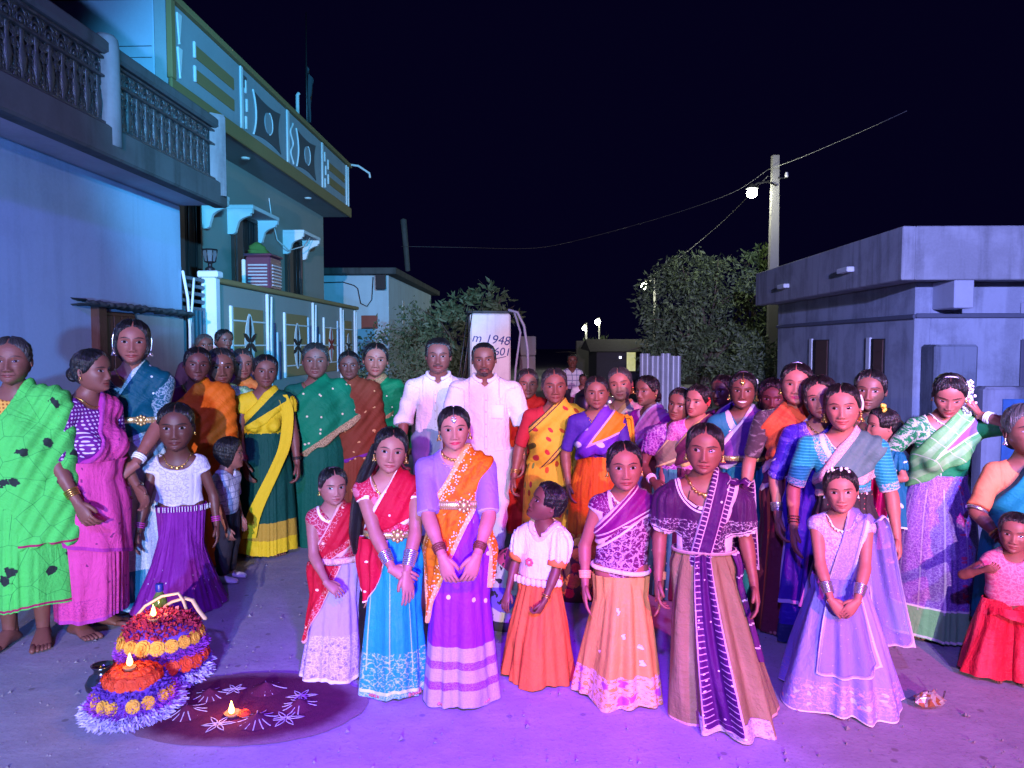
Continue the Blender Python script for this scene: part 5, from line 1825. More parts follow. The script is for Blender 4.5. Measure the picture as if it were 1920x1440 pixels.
p = Person('wide eyed girl in a shiny indigo blue half saree between two taller girls', 1536, 3.98, 707, 792, hy=-8, hr=-8, tone='e', kind='young', openness=1.35, gaze=.004, sw=.108)
p.hang(-1, out=.05); p.hang(1, out=.05)
p.body(); p.hair('loose', thick=.05, wild=.012)
m_in = cloth((.045, .018, .34), ('all', 14, .55, (.14, .08, .55), {'f': .7}), ('lace', 40, .60, (.45, .36, .66), {'elim': (0, .03)}), rough=.24, wrinkle=.9)
p.blouse(m_in, 'round', .07, .06, sleeve=1.0, sleeve_off=.010); p.skirt(cloth((.035, .014, .30), ('all', 9, .56, (.10, .07, .50), {'f': .6}), ('band', 0, .10, (.02, .03, .10), {}), rough=.22, wrinkle=1.0), zt=p.zw, hem=.20, n=12, amp=.026)
p.pallu(m_in, u0=.35, u1=.45, l0=-.3, l1=.5, off=.02)
p.panel(cloth((.05, .02, .30), ('edge', .02, (.5, .42, .66), {}), ('lace', 50, .5, (.5, .4, .7), {'elim': (0, .02)}), rough=.25, wrinkle=.8), lambda t: -95 + 20 * t, lambda t: 25 - 50 * t, 0, .75, off=.02, name='saree_end', waves=4, amp=.010)
p.necklace(.05, .055); p.bangles(-1, 6, silver(), sp=.008)

p = Person('smiling girl with long earrings in a turquoise velvet blouse with silver zigzags', 1586, 3.82, 722, 814, hy=-10, hr=-3, tone='e', kind='young', smile=1.8, openness=1.0, gaze=-.012, bust=.5, sw=.118)
p.hang(-1, out=.06); p.hang(1, out=.07)
p.body(); p.hair('bun', thick=.035)
tq = cloth((.010, .24, .31), ('hstripe', .008, .0022, (.05, .48, .54), {}), ('lace', 44, .54, (.62, .52, .62), {'elim': (0, .045)}), ('edge', .010, (.68, .58, .64), {}), rough=.4, sheen=.1)
p.blouse(tq, 'v', .115, .075, sleeve=.88, sleeve_off=.014)
p.pallu(cloth((.085, .18, .17), ('edge', .036, (.64, .46, .44), {}), ('lace', 50, .52, (.36, .12, .14), {'elim': (0, .036)}), rough=.4), u0=.28, u1=.36, l0=-.25, l1=.52, off=.022)
p.skirt(cloth((.03, .025, .03), ('specks', 30, .1, (.4, .1, .1), {'p': .3}), rough=.5), zt=p.zw, hem=.19)
p.flowers([(-.40, -.05, -.62), (-.36, -.12, -.70)], plain('red_flower', (.6, .03, .03), .6), .013)
p.earrings(size=1.4); p.lock([p.hpt((.38, -.03, .75)), p.hpt((.42, .0, .58)), p.hpt((.40, .02, .42))], .006, name='ear_chain', mat=PEARL, flat=1)
p.bangles(-1, 3, plain('dark_bangles', (.06, .03, .03), .3), sp=.014); p.necklace(.07, .058, PEARL)

p = Person('person in olive green behind the turquoise blouse, only hair and shoulder visible', 1626, 4.7, 696, 776, tone='c', kind='woman', hy=-12)
p.arm(1, (.10, -.16, .72), el=(.7, .6, -.6)); p.hang(-1)
p.body(); p.hair('bun', thick=.04)
m = cloth((.10, .10, .045), rough=.7)
p.blouse(m, sleeve=1.0); wrap(p, m); p.pallu(m, u0=.6, u1=.3, l0=0, l1=.5)
holder = p

p = Person('toddler in a teal frock with a yellow hair clip, carried and facing left', 1664, 4.22, 768, 838, face=.4, yaw=-70, hy=-8, tone='e', kind='child', H=.78, z0=at(1664, 768, 4.22).z - .78, sw=.11)
p.hang(-1, out=.05); p.arm(1, (.10, -.12, .50), el=(.7, .7, 0))
p.body(legs=True); p.hair('man', thick=.05, part=False)
m_tf = cloth((.008, .12, .19), ('specks', 20, .10, (.45, .55, .6), {'p': .5}), rough=.5)
p.blouse(m_tf, 'round', .06, .055, sleeve=.7, puff=.6, off=.014, name='frock_top')
p.skirt(cloth((.008, .11, .18), ('blobs', 16, .2, (.42, .52, .62), {'p': .45}), ('edge', .01, (.6, .6, .66), {}), rough=.5), zt=p.zw, zb=.14, top=.085, hem=.20, n=12, amp=.02, name='frock_skirt')
p.flowers([(.15, -.05, 1.05), (.2, -.05, 1.03)], plain('yellow_clip', (.75, .5, .05), .5), .020, 'hair_clip')
p.bangles(1, 2)

p = Person('woman in violet and green silk saree looking down, arm raised to her jasmine', 1757, 4.08, 716, 796, hy=-14, hp=26, hr=4, tone='b', kind='woman', build=1.05, bust=.45, face=.5, lean=(.03, -.02), openness=.28, gazez=-.01, H=1.45)
p.arm(1, (.118, -.05, .845), el=(.8, -.55, -1.0), g=(-.45, .15, .9), n=(-.9, .2, -.3), curl=.7)
p.arm(-1, (-.245, -.10, .66), el=(-.5, .5, -.8), g=(-.9, -.3, -.15), n=(.1, .2, -1), curl=.7)
p.body(); p.hair('low_bun', thick=.045)
grn = (.012, .20, .065)
p.blouse(cloth(grn, ('lace', 15, .54, (.58, .62, .52), {'ulim': (-9, -.06)}), ('edge', .010, (.62, .60, .52), {}), rough=.5), 'round', .075, .07, sleeve=.80)
m_vs = cloth((.20, .09, .36), ('lace', 34, .53, (.46, .38, .62), {'f': .8}), ('lace', 60, .56, (.10, .03, .22), {}), ('blobs', 20, .20, (.50, .05, .16), {'ulim': (.07, .13), 'p': .9}), ('band', 0, .17, (.17, .42, .16), {}), ('vstripe', .05, .004, (.55, .5, .55), {'lim': (.15, .8), 'f': .5}), ('edgeline', .17, .005, (.62, .62, .55), {}), ('edgeline', .01, .006, (.6, .6, .5), {}), rough=.33, wrinkle=.6)
wrap(p, m_vs, hem=.245, amp=.018, zb=.02)
p.pallu(cloth((.22, .10, .36), ('edge', .085, (.10, .34, .10), {}), ('edgeline', .088, .004, (.46, .50, .40), {}), ('vstripe', .05, .002, (.38, .46, .34), {'elim': (0, .085)}), ('edgeline', .05, .016, (.26, .46, .22), {'f': .5}), rough=.28, wrinkle=.45), u0=.40, u1=.40, l0=-.35, l1=.62, off=.022, foldn=6)
p.sheet(cloth((.34, .012, .13), ('specks', 22, .08, (.6, .4, .2), {'p': .4}), rough=.3, wrinkle=.8), [p.W[-1] + [.0, -.05, .03], p.W[-1] + [.015, -.07, -.12], p.W[-1] + [.0, -.06, -.32], p.W[-1] + [-.02, -.06, -.46]], [.05, .09, .11, .13], name='held_scarf', waves=2, amp=.02)
p.necklace(.045, .05, PEARL)
p.bangles(1, 3, PEARL, sp=.012, t=.005, start=.06); p.earrings(size=.6)
p.band(plain('hair_pins', (.5, .5, .6), .3), r=.004)
g = G(); rr = random.Random(5)
cl = [p.hpt(q) for q in [(.36, .05, .86), (.40, .05, .62), (.43, .06, .36), (.45, .06, .10), (.44, .06, -.12)]]
for i in range(150):
    f = rr.random() * 3.99; k = int(f); c = cl[k] * (1 - f + k) + cl[k + 1] * (f - k)
    ball_geo(g, c + np.array([rr.gauss(0, .012), rr.gauss(0, .012), rr.gauss(0, .008)]), rr.uniform(.005, .009), 5, 4)
tag(g.obj('jasmine_string', JAS, p.hairo), kind='stuff')

p = Person('old woman in teal saree and orange blouse at the edge, beside a small child', 1926, 3.72, 760, 866, hy=8, hr=-6, hp=-4, tone='c', kind='oldw', old=True, build=1.15, bust=.8, face=.6, belly=.5, openness=.6)
p.hang(1); p.arm(-1, (-.10, -.15, .49), el=(-.9, .3, 0), g=(.3, -.35, -.8), n=(.6, .6, 0), curl=.6)
p.body(); p.hair('low_bun', thick=.03, grey=.35)
m_t = cloth((.008, .19, .23), ('edge', .035, (.02, .10, .14), {}), rough=.7, wrinkle=.7)
p.blouse(cloth((.62, .20, .085), ('edge', .008, (.5, .14, .06), {}), rough=.75), 'round', .06, .06, sleeve=.9, loose=.012)
wrap(p, m_t, zb=.20, hem=.22, amp=.024)
p.pallu(m_t, u0=.18, u1=.20, hem0=.42, hem1=.60, off=.028, cape=True, foldn=6, amp=.006)
p.bangles(-1, 2, plain('dark_bangles', (.06, .03, .03), .3), sp=.02, t=.006); p.bangles(-1, 1, gold(), start=.085, t=.006)
g = G(); El, S_ = p.El[-1], p.S[-1]; ring_geo(g, S_ + (El - S_) * .95, El - S_, .046, .007, 22, 6, 0, 1.3); g.obj('armlet', silver(), p.root)
p.earrings(silver(), size=.9)

p = Person('small child in a pink brocade top and shiny red trousers at the picture edge', 1905, 3.50, 962, 1040, hy=-10, hr=6, tone='c', kind='child', openness=.7, gazez=-.004, sw=.11, build=1.2)
p.arm(-1, (-.17, -.15, .68), el=(-.7, .5, -.5), curl=.7); p.hang(1)
p.body(); p.hair('man', thick=.05, part=False)
p.blouse(cloth((.58, .10, .20), ('lace', 30, .50, (.66, .30, .36), {}), rough=.5), 'round', .05, .055, sleeve=.3, off=.016, hem=p.Z(1130))
m_rp = cloth((.50, .015, .035), ('streak', 14, .55, (.62, .06, .10), {'f': .6}), rough=.26, wrinkle=1.0)
p.skirt(m_rp, zt=p.Z(1135), zb=.40 * p.H, top=.11, hem=.135, n=10, amp=.012, name='waist_yoke')
for q in (-1, 1):
    p2 = p.an[q]
    g = G()
    nt, nth = 22, 60
    T, TH = np.meshgrid(np.linspace(0, 1, nt), np.linspace(-math.pi, math.pi, nth, endpoint=False), indexing='ij')
    R = .070 + .050 * T + .010 * T * np.sin(9 * TH + q) + .006 * np.sin(4 * TH + T * 5)
    cx = q * (.052 + .040 * T)
    V = np.stack([cx + R * np.sin(TH), -.8 * R * np.cos(TH), .46 * p.H * (1 - T) + .02], -1)
    g.add(V.reshape(-1, 3), grid_faces(nth, nt, True), 0, np.stack([TH * .09, (1 - T) * .4, (1 - T) * .4], -1).reshape(-1, 3))
    g.obj('trouser_leg', m_rp, p.root)

# ---- people further off in the dark
p = Person('woman sitting behind the group beside the gate, grey haired, mostly in shadow', 388, 7.0, 628, 672, tone='d', kind='oldw', hy=20, group='onlookers in the dark')
p.hang(-1); p.hang(1); p.body(); p.hair('bun', thick=.03, grey=.4)
m = cloth((.06, .03, .07)); p.blouse(m, sleeve=.9); wrap(p, m); p.pallu(m, cape=True, hem0=.5, hem1=.5)
p = Person('onlooker in dull mauve behind the group near the compound wall, head turned', 428, 6.9, 619, 664, tone='d', kind='woman', hy=34, group='onlookers in the dark')
p.hang(-1); p.hang(1); p.body(); p.hair('bun', thick=.03)
m = cloth((.12, .04, .07)); p.blouse(m, sleeve=.9); wrap(p, m); p.pallu(m, cape=True, hem0=.5, hem1=.5)
p = Person('distant man in a pale checked shirt standing on the dark road', 1072, 14.0, 664, 692, tone='d', kind='man', group='onlookers in the dark')
p.hang(-1); p.hang(1); p.body(h=.02); p.hair('man', part=False)
p.blouse(cloth((.52, .54, .66), ('check', .05, .010, (.18, .2, .34), {})), 'v', sleeve=.9, hem=.7, off=.02, loose=.02, name='shirt')
p._gar('trousers', p.torso[:1] + p.legs, [], .022, [lambda X, Y, Z: .06 - Z + X * 0 + Y * 0, lambda X, Y, Z: Z - .78 + X * 0 + Y * 0], cloth((.03, .03, .04)), lambda V: V * [1, 0, 0], h=.016)
p = Person('distant child in a white dress on the dark road behind the crowd', 1092, 11.0, 702, 724, tone='d', kind='child', group='onlookers in the dark')
p.hang(-1); p.hang(1); p.body(h=.015); p.hair('bun')
m = cloth((.55, .52, .6)); p.blouse(m, sleeve=.5); p.skirt(m, zb=.30, hem=.2, n=10, top=.08)
# ------------------------------------------------------------------ the street and its houses
SA = math.atan((1007 - 960) / FPX)           # the street runs a little to the right of the lens axis


def street(x, y, z=0.0):
    c, s = math.cos(SA), math.sin(SA)
    return Vector((x * c + y * s, -x * s + y * c, z))


class House:
    """parts given in street coordinates, parented to an Empty at the base"""
    def __init__(s, name, x, y, label, cat):
        s.b = np.array([x, y, 0.0])
        s.root = empty(name, street(x, y), -SA, label, cat)

    def box(s, name, x0, x1, y0, y1, z0, z1, mat, parent=None, bev=.012, label=None):
        g = G()
        box_geo(g, x0 - s.b[0], x1 - s.b[0], y0 - s.b[1], y1 - s.b[1], z0, z1, 0, bev)
        o = g.obj(name, mat, parent or s.root, smooth=False)
        if label: o['label'] = label
        return o

    def geo(s, name, g, mat, parent=None, smooth=True):
        for v in g.V:
            v -= s.b.astype(np.float32)
        return g.obj(name, mat, parent or s.root, smooth=smooth)


# ground: one sheet of hard packed sand and cement, gently uneven
def ground():
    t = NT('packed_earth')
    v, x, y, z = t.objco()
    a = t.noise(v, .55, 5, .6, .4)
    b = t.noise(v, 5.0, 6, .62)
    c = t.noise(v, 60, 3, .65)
    col = t.mix(a, (.23, .21, .25), (.33, .31, .36))  # grey tinted blue-violet in place of blue lamp wash
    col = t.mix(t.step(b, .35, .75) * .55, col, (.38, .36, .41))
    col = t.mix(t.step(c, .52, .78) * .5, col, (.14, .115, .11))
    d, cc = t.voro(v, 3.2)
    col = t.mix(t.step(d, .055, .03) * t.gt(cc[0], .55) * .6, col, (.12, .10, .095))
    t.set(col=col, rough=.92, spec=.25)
    sw = t.noise(t.scaled(v, 2, 3, 1), 1.6, 6, .68, .3)
    t.bump(b * .5 + c * .16 + sw * .6, .36, .022)
    n = 110
    xs = np.concatenate([[-160, -60, -25], np.linspace(-9, 9, n), [25, 60, 160]])
    ys = np.concatenate([[-30, -12], np.linspace(-5, 18, n), [30, 60, 120, 260]])
    X, Y = np.meshgrid(xs, ys)
    r = np.random.RandomState(3)
    Zz = .004 * np.sin(X * 2.3 + np.sin(Y * 1.7)) + .003 * np.sin(Y * 3.1 + X * .7) + r.normal(0, .0012, X.shape) - .006
    Zz = np.where((np.abs(X) > 9) | (Y > 18) | (Y < -5), -.006, Zz)
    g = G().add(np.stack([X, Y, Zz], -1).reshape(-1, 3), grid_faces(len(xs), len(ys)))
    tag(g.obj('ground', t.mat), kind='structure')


def grit():
    r = np.random.RandomState(12)
    n = 1700
    y = 2.4 + 8 * r.uniform(0, 1, n) ** 1.6
    x = r.uniform(-.78, .72, n) * y
    s = .004 + .007 * r.uniform(0, 1, n) ** 4 * 1.6
    base = np.array([[1, 0, -.2], [-.5, .87, -.2], [-.5, -.87, -.2], [.1, .1, .8]])
    V = np.stack([x, y, np.full(n, .001)], -1)[:, None] + (base[None] * r.uniform(.6, 1.3, (n, 4, 3))) * s[:, None, None]
    i = np.arange(n)[:, None, None] * 4
    F = (i + np.array([[0, 1, 3], [1, 2, 3], [2, 0, 3]])[None]).reshape(-1, 3)
    g = G().add(V.reshape(-1, 3), F)
    tag(g.obj('grit', plain('grit', (.20, .18, .19), .9, 0, .5, 20), None, smooth=False), kind='stuff')


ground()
grit()

P_BLUE = plaster('blue_lit_plaster', (.27, .41, .58), (.16, .24, .36), .6, .25)  # plaster blue deepened to carry the blue lamp light
P_SLAB = plaster('slab_underside', (.34, .34, .40), (.16, .15, .17), .6, .1)
P_DARK = plaster('weathered_cement', (.075, .085, .09), (.025, .03, .03), .8, .6)
P_GRILL = plain('painted_cast_cement', (.075, .085, .095), .30, .5, .7, 16, .6)
P_TAN = plaster('tan_paint', (.26, .175, .07), (.17, .12, .06), .3, .12)
P_GREY = plaster('grey_green_paint', (.25, .27, .25), (.17, .18, .17), .3, .08)
P_PALE = plaster('pale_panel_paint', (.27, .32, .35), (.17, .2, .23), .4, .2)
P_WHITE = plaster('white_trim_paint', (.62, .65, .66), (.4, .42, .42), .25, .12)
P_DEEP = plain('dark_panel_paint', (.045, .07, .085), .6)
DARKIN = plain('dark_opening', (.012, .010, .012), .8)
WOOD = plain('dark_wood', (.06, .022, .018), .55, 0, .3, 10, .3)
IRON = plain('blue_grey_iron', (.10, .16, .22), .5, .3, .2, 6, .1)
RODS = plain('dark_rods', (.03, .03, .035), .4, .6)

# ---- near house on the left: blank wall, door with ledge, balcony with a cast balustrade
h = House('balcony_house', -3.4, 4.5, 'blue toned house with a cast cement balcony railing beside the crowd', 'house')
Y1 = 7.08
h.box('wall', -9.0, -3.4, -1.0, Y1, 0, 2.92, P_BLUE)
h.box('balcony_slab', -9.0, -2.98, -1.0, Y1 + .02, 2.923, 3.02, P_SLAB)
h.box('edge_beam', -3.09, -2.955, -1.0, Y1 + .04, 2.90, 3.12, P_DARK, bev=.015)
h.box('top_rail', -3.08, -2.96, -1.0, Y1 - .0, 3.60, 3.70, P_DARK, bev=.02)
piers = [2.6, 5.24, Y1 - .08]
for i, yy in enumerate(piers):
    g = G()
    lathe_geo(g, [(.01, 2.99), (.088, 2.99), (.088, 3.66), (.080, 3.73), (.06, 3.755), (.01, 3.76)] if i == 1 else [(.01, 2.99), (.105, 2.99), (.105, 3.71), (.09, 3.74), (.01, 3.75)], 4 if i == 2 else 24, (-3.02, yy, 0))
    h.geo('pier', g, plaster('pier_cement', (.17, .20, .22), (.06, .07, .075), .7, .7), smooth=i != 2)
h.box('railing_back', -3.045, -3.025, -1.0, Y1 - .1, 3.12, 3.60, plain('dark_backing', (.035, .04, .045), .7))  # dark sheet added behind the balusters so the gaps read dark
# cast pieces: each baluster with its arch and scrolls
g = G()
lathe_geo(g, [(.006, 0), (.030, 0), (.030, .03), (.014, .05), (.030, .10), (.036, .15), (.022, .22), (.014, .27), (.026, .29), (.020, .32), (.012, .34)], 10, (0, 0, 0))
ring_geo(g, (0, 0, .375), (1, 0, 0), .036, .010, 14, 6)
ball_geo(g, (0, 0, .375), .018, 8, 6)
for q in (-1, 1):
    ring_geo(g, (0, q * .055, .425), (1, 0, 0), .022, .008, 12, 5)
    ring_geo(g, (0, q * .050, .04), (1, 0, 0), .022, .008, 12, 5)
    tube_geo(g, [(0, q * .058, .02), (.0, q * .062, .2), (0, q * .05, .30), (0, q * .02, .345)], .008, 6)
    for k in range(4):
        ring_geo(g, (0, q * .052, .10 + .062 * k), (1, 0, 0), .020, .008, 10, 5)
        ball_geo(g, (.0, q * .030, .08 + .07 * k), .013, 7, 5, 0, (1, .8, 1.7))
    ring_geo(g, (0, q * .030, .455), (1, 0, 0), .018, .007, 10, 5)
    tube_geo(g, [(0, q * .01, .30), (0, q * .05, .33), (0, q * .06, .40), (0, q * .02, .44)], .007, 5)
tube_geo(g, [(0, -.065, .47), (0, 0, .45), (0, .065, .47)], .009, 6)
bal = g.mesh('baluster', [P_GRILL])
for yy in np.arange(2.85, Y1 - .18, .126):
    if min(abs(yy - p_) for p_ in piers) > .12:
        link('baluster', bal, h.root, (-3.012 + 3.4, yy - 4.5, 3.118), scale=(.55, 1, 1))
for zz in (3.135, 3.45, 3.575):
    h.box('moulding', -3.022, -2.985, -1, Y1 - .12, zz - .010, zz + .010, P_GRILL, bev=.004)
# door in the wall and its ledge
dr = h.box('door', -3.41, -3.37, 5.72, 6.18, 0, 1.86, WOOD, bev=.01)
for k in range(4):
    h.box('plank', -3.372, -3.36, 5.735 + .11 * k, 5.835 + .11 * k, .03, 1.83, WOOD, parent=None, bev=.006)
h.box('door_frame', -3.41, -3.34, 5.60, 5.72, 0, 1.90, WOOD, bev=.01)
g = G()
yv = np.linspace(5.35, Y1, 60); rr = np.random.RandomState(4)
rows = []
for dx, dz in [(0, .022), (.10, .024), (.13, .012), (.132, -.004), (.10, -.014), (0, -.016)]:
    rows.append(np.stack([-3.41 + dx + rr.normal(0, .006, 60) * (dx > 0), yv, 1.905 + dz - (yv - 5.35) * .012 + rr.normal(0, .007, 60)], -1))
g.add(np.concatenate(rows), grid_faces(60, 6))
h.geo('ledge', g, plaster('mossy_cement', (.055, .075, .085), (.02, .03, .035), .7, .6))
h.box('plinth_patch', -3.398, -3.385, 6.2, Y1 - .01, 0, 1.86, plaster('grey_green_patch', (.27, .34, .38), (.16, .2, .22), .6, .4), bev=.004)

# ---- the painted two storey house behind it
h = House('painted_house', -4.15, 7.5, 'two storey house with a relief painted parapet, window hoods and low rooms behind a wall', 'house')
ZB, ZT = 4.08, 5.03
h.box('wall', -10, -4.15, 7.45, 14.5, 0, ZB, P_GREY, bev=.01)
h.box('roof_slab', -10, -3.64, 7.44, 14.52, ZB - .012, ZB + .10, plaster('slab_paint', (.25, .28, .29), (.18, .2, .2), .3, .1), bev=.01)
h.box('parapet', -3.80, -3.64, 7.44, 14.50, ZB + .10, ZT - .02, P_PALE, bev=.01)
h.box('parapet', -10, -3.80, 7.44, 7.60, ZB + .10, ZT - .02, plaster('blue_side_paint', (.34, .44, .56), (.25, .3, .4), .3, .1), bev=.01)
for zz in (4.55, 4.44):
    h.box('groove', -9, -3.82, 7.433, 7.442, zz, zz + .007, P_DEEP, bev=.002)
h.box('coping', -3.84, -3.585, 7.38, 14.56, ZT - .02, ZT + .05, P_TAN)
h.box('coping', -10, -3.84, 7.38, 7.64, ZT - .02, ZT + .05, P_TAN)
h.box('base_band', -3.645, -3.605, 7.40, 14.54, ZB - .02, ZB + .16, P_TAN)
h.box('corner_band', -3.66, -3.605, 7.41, 7.50, ZB + .16, ZT - .021, P_TAN, bev=.006)
X0 = -3.641


def relief(name, y0, y1, z0, z1, mat, d=.025):
    h.box(name, X0, X0 + d, y0, y1, z0, z1, mat, bev=.006)


for z0 in (4.39, 4.64):
    relief('relief_bar', 7.98, 9.0, z0, z0 + .14, P_TAN, .012)
    relief('relief_edge', 7.94, 7.975, z0 - .01, z0 + .16, P_WHITE)
    relief('relief_bar', 13.05, 14.15, z0, z0 + .14, P_TAN, .012)
    relief('relief_edge', 13.00, 13.045, z0 - .01, z0 + .16, P_WHITE)
for (a, b) in ((9.18, 9.25), (10.88, 10.97), (12.64, 12.72), (14.24, 14.30), (14.38, 14.43)):
    relief('relief_strip', a, b, ZB + .17, ZT - .03, P_WHITE)
for k in range(3):
    relief('relief_dash', 9.33 + .03 * (k % 2), 9.37 + .03 * (k % 2), 4.28 + .22 * k, 4.44 + .22 * k, P_WHITE)
    relief('relief_dash', 12.80 + .05 * (k % 2), 12.85 + .05 * (k % 2), 4.28 + .22 * k, 4.44 + .22 * k, P_WHITE)
relief('relief_slot', 9.29, 9.40, 4.78, 4.93, P_DEEP, .012)
for q in (0, 1):            # slanting slivers near the corner
    g = G(); V = []
    for zz, w in ((4.30 + .34 * q, .02), (4.60 + .34 * q, .07)):
        V += [(X0, 7.60 - w + .05, zz), (X0, 7.60 + w, zz)]
    A = np.array(V); B_ = A + [.022, 0, 0]
    g.add(np.concatenate([A, B_]), np.array([[4, 5, 7, 6], [0, 1, 5, 4], [3, 2, 6, 7], [1, 3, 7, 5], [2, 0, 4, 6]]))
    h.geo('relief_sliver', g, P_WHITE, smooth=False)


def concave(y0, y1):
    """dark panel with hollow sides, an oval and a white crescent"""
    n = 24; u = np.linspace(-1, 1, n)
    yc, hw, hh, zc = (y0 + y1) / 2, (y1 - y0) / 2, .28, 4.57
    top = [(yc + hw * a, zc + hh * (1 - .16 * (1 - a * a))) for a in u]
    rgt = [(yc + hw * (1 - .20 * (1 - a * a)), zc - hh * a) for a in u[1:-1]]
    bot = [(yc - hw * a, zc - hh * (1 - .16 * (1 - a * a))) for a in u]
    lft = [(yc - hw * (1 - .20 * (1 - a * a)), zc + hh * a) for a in u[1:-1]]
    L = np.array(top + rgt + bot + lft); m = len(L)
    g = G(); F_ = np.column_stack([np.full(m, X0 + .014), L]); Bk = np.column_stack([np.full(m, X0 - .002), L])
    V = np.concatenate([F_, Bk, [[X0 + .014, yc, zc]]]); k = np.arange(m); k2 = (k + 1) % m
    g.add(V, [np.stack([k, k2, k2 + m, k + m], -1), np.stack([np.full(m, 2 * m), k2, k], -1)])
    h.geo('relief_panel', g, P_DEEP, smooth=False)
    g = G(); a = np.linspace(0, 2 * math.pi, 30, endpoint=False)
    c0 = np.column_stack([np.full(30, X0 + .026), yc + hw * .26 * np.cos(a), zc + .14 * np.sin(a)])
    V = np.concatenate([c0, c0 - [.014, 0, 0], [[X0 + .026, yc, zc]]]); k = np.arange(30); k2 = (k + 1) % 30
    g.add(V, [np.stack([k, k2, k2 + 30, k + 30], -1), np.stack([np.full(30, 60), k, k2], -1)])
    h.geo('relief_oval', g, P_PALE, smooth=False)
    g = G(); tube_geo(g, [(X0 + .012, yc - hw * (1 - .20 * (1 - a * a)) - .01, zc + hh * a) for a in u], .013, 6); h.geo('relief_crescent', g, P_WHITE)
    g = G(); tube_geo(g, [(X0 + .028, yc + hw * .27 * math.cos(t_), zc + .145 * math.sin(t_)) for t_ in np.linspace(-1.4, 1.4, 16)], .009, 6); h.geo('relief_crescent', g, P_WHITE)


concave(9.60, 10.62); concave(11.32, 12.30)
g = G(); tube_geo(g, [(X0 + .012, 11.10 + .06 * math.cos(t_ * 2), 4.28 + .6 * t_ / 6.3) for t_ in np.linspace(0, 6.3, 24)], .014, 6); h.geo('relief_curl', g, P_WHITE)
# ceiling lamps under the slab (unlit discs)
for yy in (9.9, 12.6):
    g = G(); lathe_geo(g, [(.001, -.02), (.05, -.02), (.06, 0)], 14, (-3.86, yy, ZB - .012)); h.geo('ceiling_lamp', g, plain('milky_lamp', (.7, .75, .75), .3))


def opening(y0, y1, z0, z1, bars=4, name='window'):
    f = h.box(name, -4.16, -4.135, y0, y1, z0, z1, DARKIN, bev=.004)
    for a, b, c, d in ((y0 - .05, y0, z0, z1), (y1, y1 + .05, z0, z1), (y0 - .05, y1 + .05, z1, z1 + .05)):
        h.box('frame', -4.15, -4.10, a, b, c, d, WOOD, f, bev=.006)
    for k in range(bars):
        yy = y0 + (y1 - y0) * (k + .5) / bars
        g = G(); tube_geo(g, [(-4.115, yy, z0), (-4.115, yy, z1)], .010, 6); h.geo('bar', g, RODS, f)
    h.box('shutter', -4.14, -4.09, y0 + .01, y0 + (y1 - y0) * .3, z0, z1 - .01, plain('window_wood', (.05, .03, .035), .6), f, bev=.01)
    return f


def hood(y0, y1, z):
    s_ = h.box('window_hood', -4.16, -3.80, y0, y1, z - .055, z, P_WHITE, bev=.008)
    n = 14
    prof = [(-4.15, -.055), (-3.81, -.055), (-3.81, -.11), (-3.84, -.12), (-3.84, -.145)] + [(-3.84 - .17 * math.sin(t_) , -.145 - .05 * (1 - math.cos(t_)) - .04 * t_) for t_ in np.linspace(.1, math.pi / 2, n)] + [(-4.02 - .02 * math.sin(t_), -.29 - .05 * t_) for t_ in np.linspace(.2, 1.5, 6)] + [(-4.08, -.39), (-4.15, -.39)]
    A = np.array(prof)
    for yy in (y0, y1 - .06):
        m = len(A); g = G()
        F0 = np.column_stack([A[:, 0], np.full(m, yy), z + A[:, 1]]); F1 = F0 + [0, .06, 0]
        k = np.arange(m); k2 = (k + 1) % m
        g.add(np.concatenate([F0, F1]), np.stack([k, k2, k2 + m, k + m], -1))
        for f_, rev in ((0, True), (m, False)):
            tri = [(f_, f_ + i, f_ + i + 1) for i in range(1, m - 1)]
            g.F.append(np.array([t_[::-1] if rev else t_ for t_ in tri], np.int32)); g.M.append(np.zeros(m - 2, np.int32))
        h.geo('hood_bracket', g, P_WHITE, s_, smooth=False)


opening(8.45, 9.05, .3, 3.28, 3, 'door_opening'); hood(8.2, 9.22, 3.42)
opening(10.12, 10.92, 2.15, 3.36); hood(9.97, 11.0, 3.47)
opening(12.28, 12.98, 2.15, 3.36); hood(12.16, 13.10, 3.47)
g = G(); tube_geo(g, [(-4.13, 11.5, 3.85), (-4.12, 11.56, 3.6), (-4.10, 11.75, 3.25), (-4.02, 12.05, 3.12), (-3.9, 12.5, 3.25), (-3.86, 12.7, 3.42)], .009, 6); h.geo('cable', g, WHITEP)

# ---- air cooler standing outside the first window
h2 = House('air_cooler', -3.72, 10.1, 'maroon air cooler with louvred front on a stand outside the first window', 'air cooler')
MAROON = plain('maroon_plastic', (.13, .035, .07), .4)
h2.box('cabinet', -3.90, -3.56, 9.92, 10.36, 2.34, 2.78, MAROON, bev=.02)
for k in range(7):
    h2.box('slat', -3.86, -3.60, 9.900, 9.922, 2.385 + .044 * k, 2.408 + .044 * k, plain('grey_louvre', (.42, .40, .46), .4), bev=.004)
    h2.box('slat', -3.562, -3.540, 9.97, 10.31, 2.385 + .044 * k, 2.408 + .044 * k, plain('grey_louvre', (.42, .40, .46), .4), bev=.004)
h2.box('lid', -3.92, -3.54, 9.90, 10.38, 2.781, 2.815, MAROON, bev=.012)
h2.box('side_frame', -3.95, -3.902, 9.91, 10.0, 2.34, 2.74, WHITEP)
for (a, b) in ((-3.88, 9.95), (-3.6, 9.95), (-3.88, 10.32), (-3.6, 10.32)):
    h2.box('leg', a - .02, a + .02, b - .02, b + .02, 0, 2.339, RODS, bev=.003)
h3 = House('cloth_bundle', -3.78, 10.1, 'crumpled yellow green cloth lying on top of the cooler', 'cloth')
g = G(); rr = np.random.RandomState(2)
nu, nv = 16, 10
